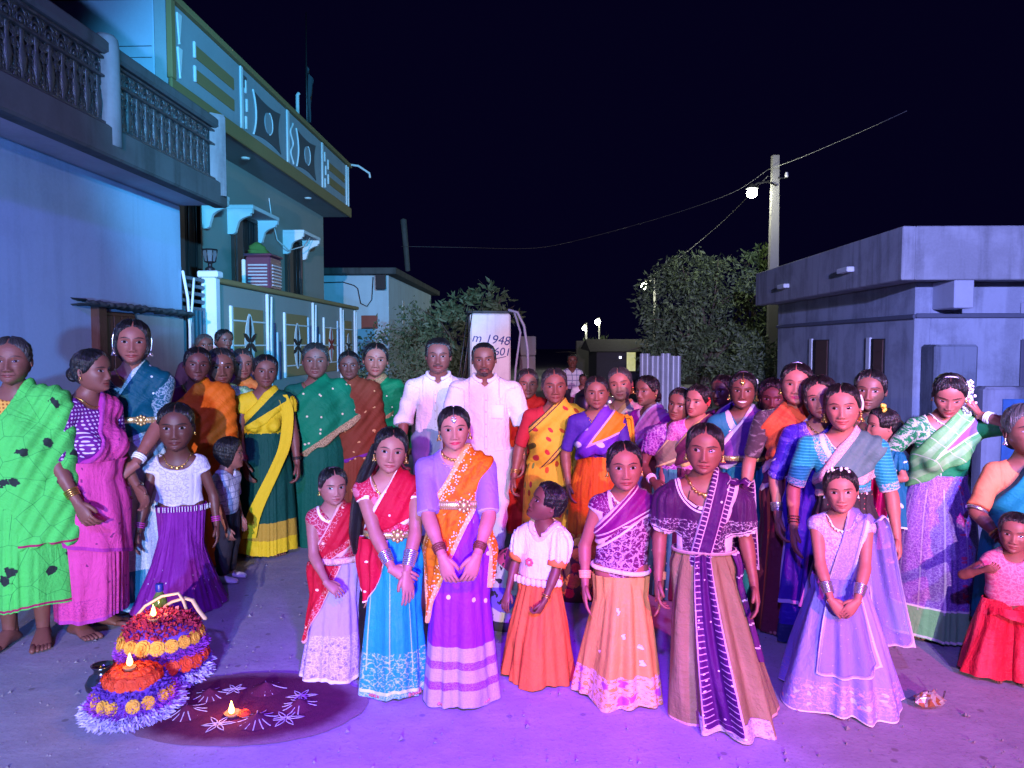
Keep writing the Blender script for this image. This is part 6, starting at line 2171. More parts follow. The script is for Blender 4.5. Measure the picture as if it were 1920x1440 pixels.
U, Vv = np.meshgrid(np.linspace(0, 2 * math.pi, nu, endpoint=False), np.linspace(0, 1, nv))
R = .15 * (1.02 - Vv) ** .55 * (1 + .22 * np.sin(3 * U + Vv * 3) + rr.normal(0, .10, U.shape))
g.add(np.stack([-3.80 + R * np.cos(U), 10.1 + R * np.sin(U), 2.816 + .17 * Vv], -1).reshape(-1, 3), grid_faces(nu, nv, True)); h3.geo('cloth_fold', g, cloth((.17, .20, .05), rough=.8))

# ---- compound wall with relief panels, gate post, gate lamp and iron gate
h = House('compound_wall', -3.4, 10.5, 'compound wall with tan squares, white ovals and dark petals in relief', 'wall')
h.box('wall', -3.55, -3.40, 7.86, 14.0, 0, 2.25, P_GREY)
h.box('coping', -3.60, -3.36, 7.84, 14.04, 2.25, 2.31, P_TAN)
h.box('end_post', -3.56, -3.385, 13.85, 14.02, 0, 2.24, P_WHITE)
XW = -3.399


def petals(yc, zc, s_, col=P_DEEP):
    o = None
    n = 22; a = np.linspace(0, 2 * math.pi, n, endpoint=False); k = np.arange(n); k2 = (k + 1) % n
    c0 = np.column_stack([np.full(n, XW + .022), yc + .17 * s_ * np.cos(a) * (1 - .25 * np.abs(np.sin(a))), zc + .36 * s_ * np.sin(a)])
    g = G().add(np.concatenate([c0, c0 - [.022, 0, 0], [[XW + .024, yc, zc]]]), [np.stack([k2, k, k + n, k2 + n], -1), np.stack([np.full(n, 2 * n), k, k2], -1)])
    h.geo('oval', g, P_WHITE, smooth=False)
    for i in range(6):
        an = math.pi / 2 + i * math.pi / 3
        L = .33 * s_ if i % 3 == 0 else .23 * s_
        w = .035 * s_
        dy, dz = math.cos(an), math.sin(an)
        P_ = [(t_ * L, w * math.sin(math.pi * t_) ** .8) for t_ in np.linspace(.06, 1, 9)]
        top = [(XW + .030, yc + dy * l - dz * ww, zc + dz * l + dy * ww) for l, ww in P_]
        bot = [(XW + .030, yc + dy * l + dz * ww, zc + dz * l - dy * ww) for l, ww in P_][::-1]
        A = np.array(top + bot); m = len(A); k = np.arange(m); k2 = (k + 1) % m
        g = G().add(np.concatenate([A, A - [.012, 0, 0], [A.mean(0) + [.004, 0, 0]]]), [np.stack([k2, k, k + m, k2 + m], -1), np.stack([np.full(m, 2 * m), k, k2], -1), np.stack([np.full(m, 2 * m), k2, k], -1)])
        h.geo('petal', g, col, smooth=False)


def wrelief(name, y0, y1, z0, z1, mat, d=.018):
    return h.box(name, XW - .004, XW + d, y0, y1, z0, z1, mat, bev=.004)


LB = plain('light_blue_paint', (.36, .50, .60), .5)
NV = plain('navy_paint', (.02, .03, .08), .5)
RDP = plain('dull_red_paint', (.22, .025, .02), .6)
for (a, b, zc, sz, rd) in ((8.25, 9.15, 1.62, .95, 0), (10.0, 10.9, 1.58, .9, 0), (11.85, 12.5, 1.60, .8, 1), (13.05, 13.55, 1.55, .7, 0)):
    wrelief('tan_square', a, b, 1.16, 2.02 if not rd else 1.86, P_TAN)
    petals((a + b) / 2, zc, sz, RDP if rd else plain('black_paint', (.015, .012, .012), .5))
    for zz in (1.3, 1.58, 1.86):
        wrelief('white_line', a - .06, b + .06, zz, zz + .018, P_WHITE, .024)
    wrelief('white_line', a - .08, a - .03, 1.15, 2.03, P_WHITE, .024)
for yy in (9.25, 11.15, 12.75, 13.72):
    g = G(); tube_geo(g, [(XW + .03, yy, .3), (XW + .03, yy, 2.22)], .022, 8); h.geo('white_pipe', g, P_WHITE)
    g = G(); tube_geo(g, [(XW + .04, yy + .10, .9), (XW + .04, yy + .09, 1.7), (XW + .03, yy + .16, 2.2)], .014, 7); h.geo('white_pipe', g, P_WHITE)
for y0 in (9.45, 10.97, 11.35, 12.6, 12.85):
    for k in range(4):
        wrelief('blue_stripe', y0 + .10 * k, y0 + .10 * k + .045, 1.14, 2.0 - .12 * k, LB if k % 2 == 0 else NV)

h = House('iron_gate', -3.42, 7.5, 'blue grey sheet iron gate with barred top beside the near house', 'gate')
h.box('gate_leaf', -3.50, -3.46, 7.18, 7.72, .05, 1.98, IRON, bev=.008)
for k in range(6):
    h.box('rib', -3.462, -3.440, 7.21 + .085 * k, 7.245 + .085 * k, .08, 1.95, IRON, bev=.008)
for k in range(4):
    h.box('top_bar', -3.49, -3.455, 7.20, 7.70, 2.02 + .075 * k, 2.055 + .075 * k, IRON, bev=.006)
h.box('gate_frame', -3.52, -3.44, 7.12, 7.18, 0, 2.36, IRON)
g = G(); tube_geo(g, [(-3.43, 7.62, 1.42), (-3.38, 7.62, 1.43), (-3.38, 7.72, 1.43), (-3.43, 7.72, 1.42)], .010, 6); h.geo('latch', g, RODS)
g = G(); tube_geo(g, [(-3.38, 7.16, .2), (-3.37, 7.16, 1.75), (-3.37, 7.13, 2.05), (-3.38, 7.06, 2.3)], .014, 7); tube_geo(g, [(-3.37, 7.16, 1.75), (-3.36, 7.20, 2.0), (-3.37, 7.27, 2.25)], .012, 7); h.geo('wall_pipe', g, P_WHITE)
h = House('gate_post', -3.42, 7.83, 'white gate post with a flat cap beside the iron gate', 'post')
h.box('shaft', -3.52, -3.36, 7.74, 7.855, 0, 2.30, P_WHITE)
h.box('cap', -3.55, -3.33, 7.72, 7.87, 2.301, 2.37, P_WHITE)
h = House('gate_lamp', -3.44, 7.8, 'unlit glass lantern standing on the white gate post', 'lamp')
g = G(); lathe_geo(g, [(.001, 2.371), (.05, 2.371), (.05, 2.40), (.022, 2.42), (.022, 2.45), (.06, 2.47)], 12, (-3.44, 7.80, 0)); h.geo('lamp_base', g, RODS)
g = G(); lathe_geo(g, [(.055, 2.47), (.075, 2.56), (.07, 2.585)], 8, (-3.44, 7.80, 0)); gl = h.geo('glass_shade', g, plain('smoked_glass', (.10, .12, .14), .1), smooth=False)
g = G(); lathe_geo(g, [(.085, 2.585), (.08, 2.60), (.001, 2.61)], 8, (-3.44, 7.80, 0)); h.geo('lamp_top', g, RODS)
for k in range(8):
    a = k * math.pi / 4
    g = G(); tube_geo(g, [(-3.44 + .057 * math.cos(a), 7.8 + .057 * math.sin(a), 2.47), (-3.44 + .077 * math.cos(a), 7.8 + .077 * math.sin(a), 2.585)], .006, 5); h.geo('lamp_rib', g, RODS)

# mast and flag on the painted house
h = House('flag_mast', -3.95, 12.9, 'thin mast with a limp dark flag rising from the painted roof', 'flag')
g = G(); tube_geo(g, [(-3.95, 12.9, ZT - .3), (-3.95, 12.9, 6.2), (-3.94, 12.9, 7.25)], [.025, .018, .008], 7); h.geo('mast', g, RODS)
g = G()
nu, nv = 8, 16
U, Vv = np.meshgrid(np.linspace(0, 1, nu), np.linspace(0, 1, nv))
g.add(np.stack([-3.94 + .11 * U * (1 - .6 * Vv) + .02 * np.sin(U * 9 + Vv * 5), 12.9 + .03 * np.sin(U * 12), 6.35 - .95 * Vv - .25 * U * (1 - Vv)], -1).reshape(-1, 3), grid_faces(nu, nv)); h.geo('flag', g, cloth((.05, .06, .07)))
h = House('roof_pipe', -4.0, 12.6, 'short vertical pipe beside the flag mast on the roof', 'pipe')
g = G(); tube_geo(g, [(-4.0, 12.55, ZT), (-4.0, 12.55, 5.75), (-3.97, 12.55, 5.78)], .03, 8); h.geo('pipe_tube', g, P_WHITE)
h = House('roof_rod', -3.7, 14.5, 'pale rod sticking out from the far parapet corner', 'rod')
g = G(); tube_geo(g, [(-3.7, 14.45, ZT + .04), (-3.45, 14.5, ZT + .01), (-3.25, 14.55, ZT - .12), (-3.24, 14.55, ZT - .2)], .022, 7); h.geo('rod_bar', g, P_WHITE)

# ---- flat roofed house further back on the left
h = House('back_house', -5.0, 20, 'plain flat roofed house behind the compound wall with wires on its face', 'house')
PB = plaster('cyan_lit_whitewash', (.48, .64, .74), (.3, .36, .4), .4, .2)  # white wall with cyan lamp light put into its colour
h.box('wall', -11, -3.98, 20, 28, 0, 3.45, PB)
h.box('roof_slab', -11, -3.70, 19.6, 28.4, 3.452, 3.62, P_DARK)
h.box('notice_board', -4.72, -4.28, 19.96, 19.998, 2.02, 2.38, plain('faded_red_board', (.30, .07, .05), .7))
h.box('bracket', -4.25, -3.98, 19.62, 19.66, 3.05, 3.445, RODS)
g = G(); tube_geo(g, [(-6, 19.95, 3.25), (-5.2, 19.95, 3.27), (-4.9, 19.94, 3.18), (-4.8, 19.93, 3.1), (-4.72, 19.92, 2.7), (-4.55, 19.92, 2.62), (-4.42, 19.92, 2.8), (-4.38, 19.93, 3.4)], .014, 6); h.geo('cable', g, RODS)
h.box('window', -3.99, -3.965, 22.0, 22.35, 2.2, 2.9, P_WHITE)
g = G()
h = House('roof_post', -3.5, 20.5, 'slanting post on the back house roof against the sky', 'post')
g = G(); tube_geo(g, [(-3.55, 20.5, 3.62), (-3.62, 20.5, 4.55), (-3.66, 20.5, 5.0)], [.07, .08, .09], 8); h.geo('post_shaft', g, P_DARK)

# ---- white painted block with numerals, hose beside it
wb = at(922, 700, 12.5)
b = empty('water_tank', (wb.x, 12.5, 0), math.radians(6), 'white plastered water tank with blue hand painted numerals by the shrubs', 'tank')
g = G(); box_geo(g, -.36, .32, 0, .7, 0, 2.12, 0, .03); g.obj('tank_wall', plaster('chalky_white', (.76, .74, .76), (.32, .3, .34), .6, .35), b, smooth=False)
g = G(); box_geo(g, -.42, .40, -.05, .75, 2.121, 2.16, 0, .01); g.obj('tank_lid', P_DARK, b, smooth=False)
INK = plain('blue_ink', (.02, .04, .22), .7)


def text(body, size, loc, rot, mat, parent, ext=.003, sh=0.0, name='lettering'):
    cu = bpy.data.curves.new(name, 'FONT')
    cu.body, cu.size, cu.extrude, cu.shear = body, size, ext, sh
    cu.align_x = 'CENTER'
    cu.materials.append(mat)
    o = bpy.data.objects.new(name, cu)
    COL.objects.link(o)
    dg = bpy.context.evaluated_depsgraph_get()
    me = bpy.data.meshes.new_from_object(o.evaluated_get(dg))
    bpy.data.objects.remove(o)
    return link(name, me, parent, loc, rot)


text('m 1948', .21, (-.02, -.006, 1.62), (math.pi / 2, .10, 0), INK, b, sh=.2)
text('9601', .19, (.12, -.006, 1.42), (math.pi / 2, .06, 0), INK, b, sh=.15)
g = G(); tube_geo(g, [(-.20, -.012, 1.34), (0, -.014, 1.35), (.24, -.012, 1.40)], .006, 5); g.obj('painted_rule', INK, b)
b = empty('water_hose', (wb.x + .38, 12.35, 0), 0, 'grey hose looping down beside the white tank', 'hose')
g = G(); tube_geo(g, [(-.10, 0, 2.17), (.05, 0, 2.13), (.16, .0, 1.9), (.22, 0, 1.5), (.23, 0, .9), (.20, 0, .0)], .022, 8); g.obj('hose_tube', plain('grey_hose', (.30, .30, .40), .45), b)
g = G(); tube_geo(g, [(.0, .05, 2.13), (.10, .05, 1.8), (.02, .05, 1.2), (-.02, .05, .5), (0, .05, 0)], .018, 8); g.obj('hose_tube', plain('grey_hose', (.30, .30, .40), .45), b)
b = empty('cable_pair', (wb.x - .55, 12.2, 0), 0, 'two dark cables slanting in front of the white tank', 'cable')
for dx in (0, .07):
    g = G(); tube_geo(g, [(dx - .15, 0, .4), (dx + .04, 0, 1.2), (dx + .18, 0, 2.2)], .010, 6); g.obj('cable', RODS, b)
wc = at(990, 700, 17)
b = empty('block_wall', (wc.x, 17, 0), 0, 'grey block stack beyond the white tank', 'wall')
for k in range(4):
    g = G(); box_geo(g, -.19 + .01 * (k % 2), .17 + .01 * (k % 2), 0, .4, .45 * k, .45 * k + .44, 0, .02); g.obj('block', plaster('grey_block', (.22, .21, .24), (.12, .11, .13), .6, .2), b, smooth=False)

# ---- house on the right
PR = plaster('grey_blue_wash', (.34, .35, .38), (.10, .10, .11), .8, .5, scale=1.3)
PRW = plaster('right_wall_wash', (.36, .39, .46), (.07, .075, .09), .85, .3, scale=1.5)
h = House('flat_roof_house', 4.7, 10, 'flat roofed house with a deep stained roof band and narrow windows by the street', 'house')
X4, Y4a, Y4b = 4.29, 9.0, 14.9
h.box('roof_band', X4, X4 + .16, Y4a, Y4b, 2.36, 2.99, PR)
h.box('roof_band', X4 + .16, 14, Y4a, Y4a + .16, 2.36, 2.99, PR)
h.box('roof_slab', X4 + .16, 14, Y4a + .16, Y4b, 2.38, 2.50, PR)
h.box('wall', 4.72, 4.92, 9.53, Y4b - .05, 0, 2.379, PRW)
h.box('wall', 4.92, 6.05, 9.53, 9.72, 0, 2.379, PRW)
h.box('wall', 6.05, 7.9, 9.53, 9.72, 1.66, 2.379, PRW)
h.box('wall', 6.05, 7.9, 9.53, 9.72, 0, .75, PRW)
h.box('wall', 7.9, 14, 9.53, 9.72, 0, 2.379, PRW)
h.box('beam', 4.93, 5.16, 9.04, 9.75, 2.03, 2.37, plaster('beam_wash', (.42, .44, .52), (.25, .26, .3), .4, .2))
h.box('string_course', 4.685, 4.722, 9.50, Y4b - .05, 1.92, 1.98, plain('sooty_blue', (.10, .11, .15), .8))
h.box('string_course', 4.722, 14, 9.49, 9.53, 1.93, 1.99, plain('sooty_blue', (.10, .11, .15), .8))
h.box('buttress', 4.80, 5.32, 9.18, 9.528, 0, 1.60, plaster('patched_plaster', (.22, .25, .30), (.05, .055, .07), .9, .7, scale=2.2), bev=.03)
for k, (a, b_) in enumerate(((12.25, 12.95), (10.30, 10.72))):
    w = h.box('window', 4.706, 4.722, a, b_, .95, 1.68, DARKIN, bev=.004)
    h.box('frame', 4.69, 4.722, b_, b_ + .12, .93, 1.70, P_WHITE, w, bev=.006)
    h.box('shutter', 4.695, 4.712, a + .03, b_ - .25 * (b_ - a), .96, 1.67, plain('brown_shutter', (.10, .045, .035), .6), w, bev=.006)
    for q in range(3):
        h.box('rail', 4.69, 4.696, a + .03, b_ - .25 * (b_ - a), 1.10 + .2 * q, 1.13 + .2 * q, plain('brown_shutter', (.10, .045, .035), .6), w, bev=.002)
for (yy, z_) in ((13.1, 2.60), (10.5, 2.62)):
    h.box('rain_spout', X4 - .10, X4 + .0, yy - .18, yy + .18, z_ - .035, z_ + .035, P_WHITE, bev=.01)
w = h.box('window', 6.05, 7.9, 9.60, 9.62, .751, 1.659, DARKIN, bev=.002)
for a, b_, c, d in ((6.02, 6.10, .75, 1.66), (6.10, 7.9, 1.60, 1.66)):
    h.box('frame', a, b_, 9.50, 9.60, c, d, plain('grey_frame', (.10, .10, .14), .6), w, bev=.006)
g = G()
nu = 60
for z_ in (.76, 1.6):
    pass
U, Vv = np.meshgrid(np.linspace(0, 1, nu), np.linspace(0, 1, 5))
g.add(np.stack([6.1 + U * .42, 9.575 + .02 * np.sin(U * 40) + .008 * np.sin(U * 91), 1.6 - .84 * Vv], -1).reshape(-1, 3), grid_faces(nu, 5)); h.geo('curtain', g, cloth((.18, .20, .28)), w)
g = G(); g.add(np.stack([6.62 + U * .5 - .12 * Vv * U, 9.575 + .02 * np.sin(U * 36), 1.6 - .84 * Vv], -1).reshape(-1, 3), grid_faces(nu, 5)); h.geo('curtain', g, cloth((.06, .03, .10)), w)
v_ = h.box('vent_panel', 6.0, 7.0, 9.50, 9.528, 1.94, 2.12, plaster('vent_plaster', (.36, .38, .44), (.2, .2, .24), .4, .2), bev=.005)
for k in range(4):
    for q in range(4):
        g = G(); ball_geo(g, (6.12 + .23 * k + .045 * math.cos(q * 1.57 + .78), 9.50, 2.03 + .045 * math.sin(q * 1.57 + .78)), .026, 8, 5, 0, (1, .25, 1)); h.geo('vent_hole', g, DARKIN, v_)
h.box('meter_box', 6.06, 6.22, 9.47, 9.528, 1.70, 1.86, plain('dull_metal', (.09, .09, .11), .6))
# low wall with the blue painted notice
h = House('low_wall', 4.1, 7.0, 'low stained wall in front of the right house with a blue notice', 'wall')
h.box('wall', 4.12, 7.5, 7.0, 7.2, 0, 1.21, plaster('stained_low_wall', (.20, .21, .27), (.06, .06, .08), .8, .8), bev=.03)
h.box('notice_panel', 4.28, 4.72, 6.985, 7.004, .50, 1.10, plain('blue_notice', (.02, .09, .26), .7, 0, .4), bev=.004)
PW = plain('notice_white', (.36, .40, .46), .8, 0, .3)
for (tx, sz, z_) in (('నోటీసు', .0, 1.0),):
    pass
rr = random.Random(8)
for row, (z_, n_) in enumerate(((1.03, 4), (.96, 6), (.88, 14), (.83, 13))):
    w_ = .34 / 14 if n_ > 8 else .030
    for k in range(n_):
        x_ = 4.50 - w_ * n_ / 2 + w_ * k
        h.box('letter_stroke', x_, x_ + w_ * rr.uniform(.4, .7), 6.980, 6.984, z_, z_ + (.035 if n_ < 8 else .014) * rr.uniform(.6, 1), PW, bev=.001)

# ---- electricity pole with the street lamp
LAMPW = (.95, 1.0, .80)


def bulb(name, p, r, strength):
    t = NT(name)
    t.set(col=LAMPW, emit=LAMPW, estr=strength)
    g = G(); ball_geo(g, (0, 0, 0), r, 14, 10)
    return g, t.mat


def lamp_point(name, p, e, r=.15, col=LAMPW):
    l = bpy.data.lights.new(name, 'POINT'); l.energy = e; l.color = col; l.shadow_soft_size = r
    o = bpy.data.objects.new(name, l); COL.objects.link(o); o.location = p
    return o


pp = at(1448, 600, 17.5)
ztop = at(1448, 292, 17.5).z
b = empty('electricity_pole', (pp.x, 17.5, 0), 0, 'tall concrete electricity pole carrying the brightest street lamp on the right', 'pole')
g = G(); V = []
for z_, w_ in ((0, .12), (ztop * .6, .10), (ztop, .075)):
    V += [(-w_, -.07, z_), (w_, -.07, z_), (w_, .07, z_), (-w_, .07, z_)]
g.add(np.array(V), [grid_faces(4, 3, True), np.array([[8, 9, 10, 11]])]); g.obj('shaft', plaster('pole_concrete', (.24, .23, .21), (.14, .13, .12), .4, .3), b, smooth=False)
lp = at(1410, 362, 17.3)
lx = lp.x - pp.x
g = G(); tube_geo(g, [(0, -.1, ztop - .7), (-.22, -.15, ztop - .62), (lx * .8, -.2, lp.z + .22), (lx, -.2, lp.z + .10)], .022, 7); g.obj('lamp_arm', RODS, b)
g, m = bulb('lamp_glow', None, .115, 120)
o = g.obj('lamp_bulb', m, b); o.location = (lx, -.2, lp.z)
g = G(); lathe_geo(g, [(.01, .22), (.05, .20), (.09, .15), (.14, .10)], 14, (lx, -.2, lp.z)); g.obj('lamp_holder', RODS, b)
g = G()
tube_geo(g, [(.05, -.08, ztop - .52), (.26, -.08, ztop - .53)], .022, 6)
g.obj('cross_arm', RODS, b)
for k in (.24,):
    g = G(); lathe_geo(g, [(.01, 0), (.04, 0), (.045, .05), (.03, .07), (.04, .1), (.01, .12)], 10, (k, -.08, ztop - .51)); g.obj('insulator', PEARL, b)
lamp_point('street_lamp_light', (lp.x - .35, 16.6, lp.z - .1), 130, .12)


def cable(label, pts, r=.018, mat=None):
    o0 = pts[0]
    b = empty('power_cable', o0, 0, label, 'cable')
    g = G(); P_ = np.array([np.array(q) - np.array(o0) for q in pts])
    n = 40; k = np.arange(len(P_)); tt = np.linspace(0, len(P_) - 1, n)
    tube_geo(g, np.stack([hermite(k, P_[:, i], tt) for i in range(3)], -1), r, 6); g.obj('wire', mat or plain('wire_grey', (.07, .07, .075), .5, .2), b)


cable('cable from the lamp pole to the upper right', [at(1440, 318, 17.4), at(1500, 296, 16), at(1580, 262, 14.5), at(1650, 231, 13), at(1700, 208, 12.4)], .006, plain('bright_wire', (.17, .17, .16), .5))
cable('sagging cable running from the lamp pole across to the back house', [at(1440, 318, 17.4), at(1380, 358, 18), at(1290, 392, 19), at(1180, 425, 20), at(1050, 458, 21), at(980, 466, 21), at(870, 464, 20.6), at(752, 462, 20.5)], .006)
cable('thin cable from the lamp pole down to the tree lamp', [at(1440, 330, 17.4), at(1350, 420, 22), at(1262, 492, 28), at(1215, 520, 30)], .010)

# ---- far street lamps
for lab, px_, py_, d_, zb_, r_ in (('far street lamp beside the big tree', 1207, 537, 30, 690, .13), ('farthest lamp above the dark hut', 1120, 604, 46, 680, .17), ('far twin tube lamp post left of the hut', 1095, 616, 38, 690, .10)):
    q = at(px_, py_, d_)
    b = empty('street_lamp', (q.x, d_, 0), 0, lab, 'street lamp', 'street lamps far down the road')
    side = .45 if d_ == 30 else .12
    g = G(); tube_geo(g, [(side, 0, 0), (side, 0, q.z - .3), (side * .9, 0, q.z + .3), (0, 0, q.z + .15)], .06, 7); g.obj('pole_shaft', plain('pole_pale', (.3, .29, .26), .7), b)
    g, m = bulb('far_lamp_glow', None, r_, 45); o = g.obj('lamp_bulb', m, b); o.location = (0, -.1, q.z)
    if d_ != 30:
        for k in (-1, 1):
            g, m = bulb('far_lamp_glow', None, .1, 45)
    lamp_point('far_lamp_light', (q.x - .4, d_ - 1.6, q.z - .3), 260 if d_ == 30 else 150, .2)

# ---- trees and shrubs
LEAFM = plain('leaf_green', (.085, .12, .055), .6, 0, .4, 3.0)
LEAFL = plain('leaf_lamplit', (.09, .14, .045), .6, 0, .4, 3.0)  # brighter leaf copy, street lamp light put into the colour
BARK = plain('bark', (.10, .075, .055), .85, 0, .3, 12, .4)


def tree(name, label, base, ht, clumps, leaf=.10, n=2600, trunk=.12, seed=1, limbs=7, mat=LEAFM, cat='tree', long=2.6):
    """clumps: (x, z, y, rx, rz) relative to base"""
    r = np.random.RandomState(seed)
    b = empty(name, base, 0, label, cat)
    g = G()
    fork = ht * .28
    tube_geo(g, [(0, 0, -.05), (.05, 0, fork * .5), (.02, .05, fork)], [trunk * 1.3, trunk, trunk * .85], 9)
    ends = []
    for k in range(limbs):
        c = clumps[k % len(clumps)]
        e = np.array([c[0] + r.normal(0, c[3] * .45), c[2] + r.normal(0, c[3] * .3), c[1] + r.normal(0, c[4] * .4)])
        s0 = np.array([.02, .05, fork * r.uniform(.7, 1)])
        mid = s0 * .5 + e * .5 + [r.normal(0, .12), r.normal(0, .12), .15 + r.normal(0, .1)]
        tube_geo(g, [s0, mid, e], [trunk * .5, trunk * .28, trunk * .08], 6)
        for j in range(3):
            f = e + np.array([r.normal(0, c[3] * .6), r.normal(0, c[3] * .5), r.normal(0, c[4] * .5)])
            tube_geo(g, [mid * .4 + e * .6, (mid * .3 + e * .7 + f) / 2 + [0, 0, .05], f], [trunk * .15, trunk * .1, trunk * .03], 5)
            ends.append(f)
        ends.append(e)
    g.obj('trunk', BARK, b)
    w = np.array([c[3] * c[3] * c[4] for c in clumps]); w /= w.sum()
    which = r.choice(len(clumps), n, p=w)
    Cc = np.array(clumps)[which]
    # leaves hang in sprays: sub-clusters within each clump
    ns = max(20, n // 26)
    sc_ = r.normal(size=(ns, 3)); sc_ /= np.linalg.norm(sc_, axis=1, keepdims=True); sc_ *= r.uniform(.45, 1.0, (ns, 1)) ** .6
    pick = r.randint(0, ns, n)
    rel = sc_[pick] + r.normal(0, .10, (n, 3))
    P_ = np.stack([Cc[:, 0] + rel[:, 0] * Cc[:, 3], Cc[:, 2] + rel[:, 1] * Cc[:, 3], Cc[:, 1] + rel[:, 2] * Cc[:, 4]], -1)
    P_[:, 2] = np.maximum(P_[:, 2], .03)
    d = r.normal(size=(n, 3)) + sc_[pick] * .8 + [0, 0, -.25]; d /= np.linalg.norm(d, axis=1, keepdims=True)
    u = np.cross(d, r.normal(size=(n, 3))); u /= np.linalg.norm(u, axis=1, keepdims=True)
    L = leaf * r.uniform(.6, 1.3, (n, 1)); Wd = L / long
    nn = np.cross(d, u)
    A = P_; Bp = P_ + d * L * .45 + u * Wd * .5 + nn * L * .05; Cp = P_ + d * L; Dp = P_ + d * L * .45 - u * Wd * .5 + nn * L * .05
    V = np.stack([A, Bp, Cp, Dp], 1).reshape(-1, 3)
    F = np.arange(4 * n).reshape(-1, 4)
    g = G().add(V, F)
    tag(g.obj('crown', mat, b, smooth=False), kind='stuff')
    return b


qb = lambda px_, d_: Vector((at(px_, 700, d_).x, d_, 0))
B0 = qb(800, 15.5)
tree('shrub', 'broad dark thicket of shrubs in front of the back house', B0, 2.2,
     [(-.75, 1.05, 0, .75, 1.0), (.1, 1.2, .1, .8, 1.15), (.75, 1.35, 0, .6, .8), (-.15, 2.0, .2, .55, .5), (.2, .5, -.3, 1.2, .5)], .11, 5500, .06, 3, 9, cat='shrub')
tree('thorn_tree', 'leafy branch tree reaching right over the white tank', qb(870, 15.0), 2.6, [(.1, 2.3, 0, .6, .35), (.5, 2.55, 0, .38, .25), (.75, 2.15, -.1, .35, .2), (-.3, 1.8, 0, .6, .5)], .17, 1500, .06, 9, 8, cat='tree')
tree('shrub', 'low bush at the end of the compound wall', qb(690, 14.6), 1.0, [(0, .75, 0, .45, .5), (.3, .5, -.1, .4, .4)], .10, 1700, .03, 5, 5, cat='shrub')
T0 = qb(1320, 19)
tree('big_tree', 'large feathery tree behind the crowd left of the lamp pole', T0, 3.6,
     [(-.9, 2.7, 0, .85, .85), (-.35, 3.35, .2, .8, .6), (.35, 3.05, 0, .85, .75), (.9, 2.3, 0, .8, .8), (-.6, 1.8, .2, 1.0, .7), (.5, 1.4, .1, 1.2, .8), (1.3, 1.3, -.1, .7, .8), (-.95, 1.2, 0, .7, .6)], .14, 12000, .16, 11, 12)
tree('leafy_tree', 'lamplit green tree top beside the lamp pole above the right house roof', qb(1405, 19.5), 4.0, [(.02, 3.72, 0, .34, .26), (.36, 3.95, .1, .28, .24), (.25, 3.3, 0, .25, .4)], .14, 700, .07, 6, 6, mat=LEAFL)
tree('shrub', 'dark bush between the big tree and the right house', qb(1425, 17.0), 1.9, [(-.1, 1.2, 0, .55, .7), (-.5, .8, 0, .7, .6), (.0, .5, .2, .6, .5)], .12, 3600, .04, 8, 6, cat='shrub')
tree('far_tree', 'small pale tree by the far lamp posts', qb(1120, 40), 2.0, [(0, 1.3, 0, .9, .7), (.6, .9, 0, .7, .6)], .25, 700, .08, 12, 5)

# ---- far hut, corrugated sheets, distant walls
b = empty('far_hut', (at(1168, 690, 24).x, 24, 0), 0, 'dark low hut with a lit doorway far behind the crowd', 'hut')
hd_ = plain('dark_mud', (.05, .045, .045), .9)
g = G(); box_geo(g, -.85, .9, 0, 2.5, 0, 1.45, 0, .02); g.obj('hut_wall', hd_, b, smooth=False)
g = G(); g.add([(-1.1, -.4, 1.38), (1.1, -.4, 1.38), (1.1, 1.2, 1.78), (-1.1, 1.2, 1.78), (1.1, 2.9, 1.45), (-1.1, 2.9, 1.45)], [np.array([[0, 1, 2, 3], [3, 2, 4, 5]]), np.array([[1, 4, 2], [0, 3, 5]])]); g.obj('hut_roof', plain('old_thatch', (.09, .075, .06), .9, 0, .3, 9, .5), b, smooth=False)
t = NT('lit_doorway'); t.set(col=(.6, .6, .3), emit=(.55, .55, .22), estr=.8)
g = G(); box_geo(g, .12, .40, -.02, .0, .75, 1.35); g.obj('lit_doorway', t.mat, b, smooth=False)
g = G(); box_geo(g, -.12, -.06, -.02, .0, 1.15, 1.22); t2 = NT('white_bulb'); t2.set(emit=(.7, .7, 1), estr=6.0); g.obj('small_bulb', t2.mat, b, smooth=False)
b = empty('sheet_fence', (at(1238, 690, 15).x, 15, 0), .1, 'upright corrugated sheets below the big tree', 'fence')
for k in range(4):
    g = G(); nu = 12
    U, Vv = np.meshgrid(np.linspace(0, 1, nu), np.linspace(0, 1, 3))
    x0 = -.42 + .22 * k
    hh = 1.42 - .05 * (k % 2)
    g.add(np.stack([x0 + U * .21, .035 * np.sin(U * math.pi * 2) + .02 * k, hh * Vv], -1).reshape(-1, 3), grid_faces(nu, 3)); g.obj('corrugated_sheet', plain('zinc_sheet', (.34, .34, .38), .5, .4, .2, 5), b)
b = empty('far_wall', (at(1150, 690, 30).x, 30, 0), 0, 'long low dark wall at the end of the road', 'wall')
g = G(); box_geo(g, -1.5, 3.5, 0, .3, 0, 1.75, 0, .02); g.obj('wall_body', hd_, b, smooth=False)
b = empty('parked_scooter', (at(1080, 720, 9.6).x, 9.6, 0), .9, 'dark motorcycle standing in shadow on the road behind the women', 'motorcycle')
dk = plain('dark_metal', (.03, .03, .035), .35, .4)
for y_ in (-.6, .6):
    g = G(); ring_geo(g, (0, y_, .29), (1, 0, 0), .25, .045, 24, 8); w_ = g.obj('wheel', plain('tyre', (.02, .02, .02), .8), b)
    g = G(); ring_geo(g, (0, y_, .29), (1, 0, 0), .19, .012, 24, 6); ball_geo(g, (0, y_, .29), .05, 8, 6)
    for k in range(8):
        tube_geo(g, [(0, y_, .29), (0, y_ + .19 * math.cos(k * .785), .29 + .19 * math.sin(k * .785))], .005, 4)
    g.obj('rim', silver(), w_)
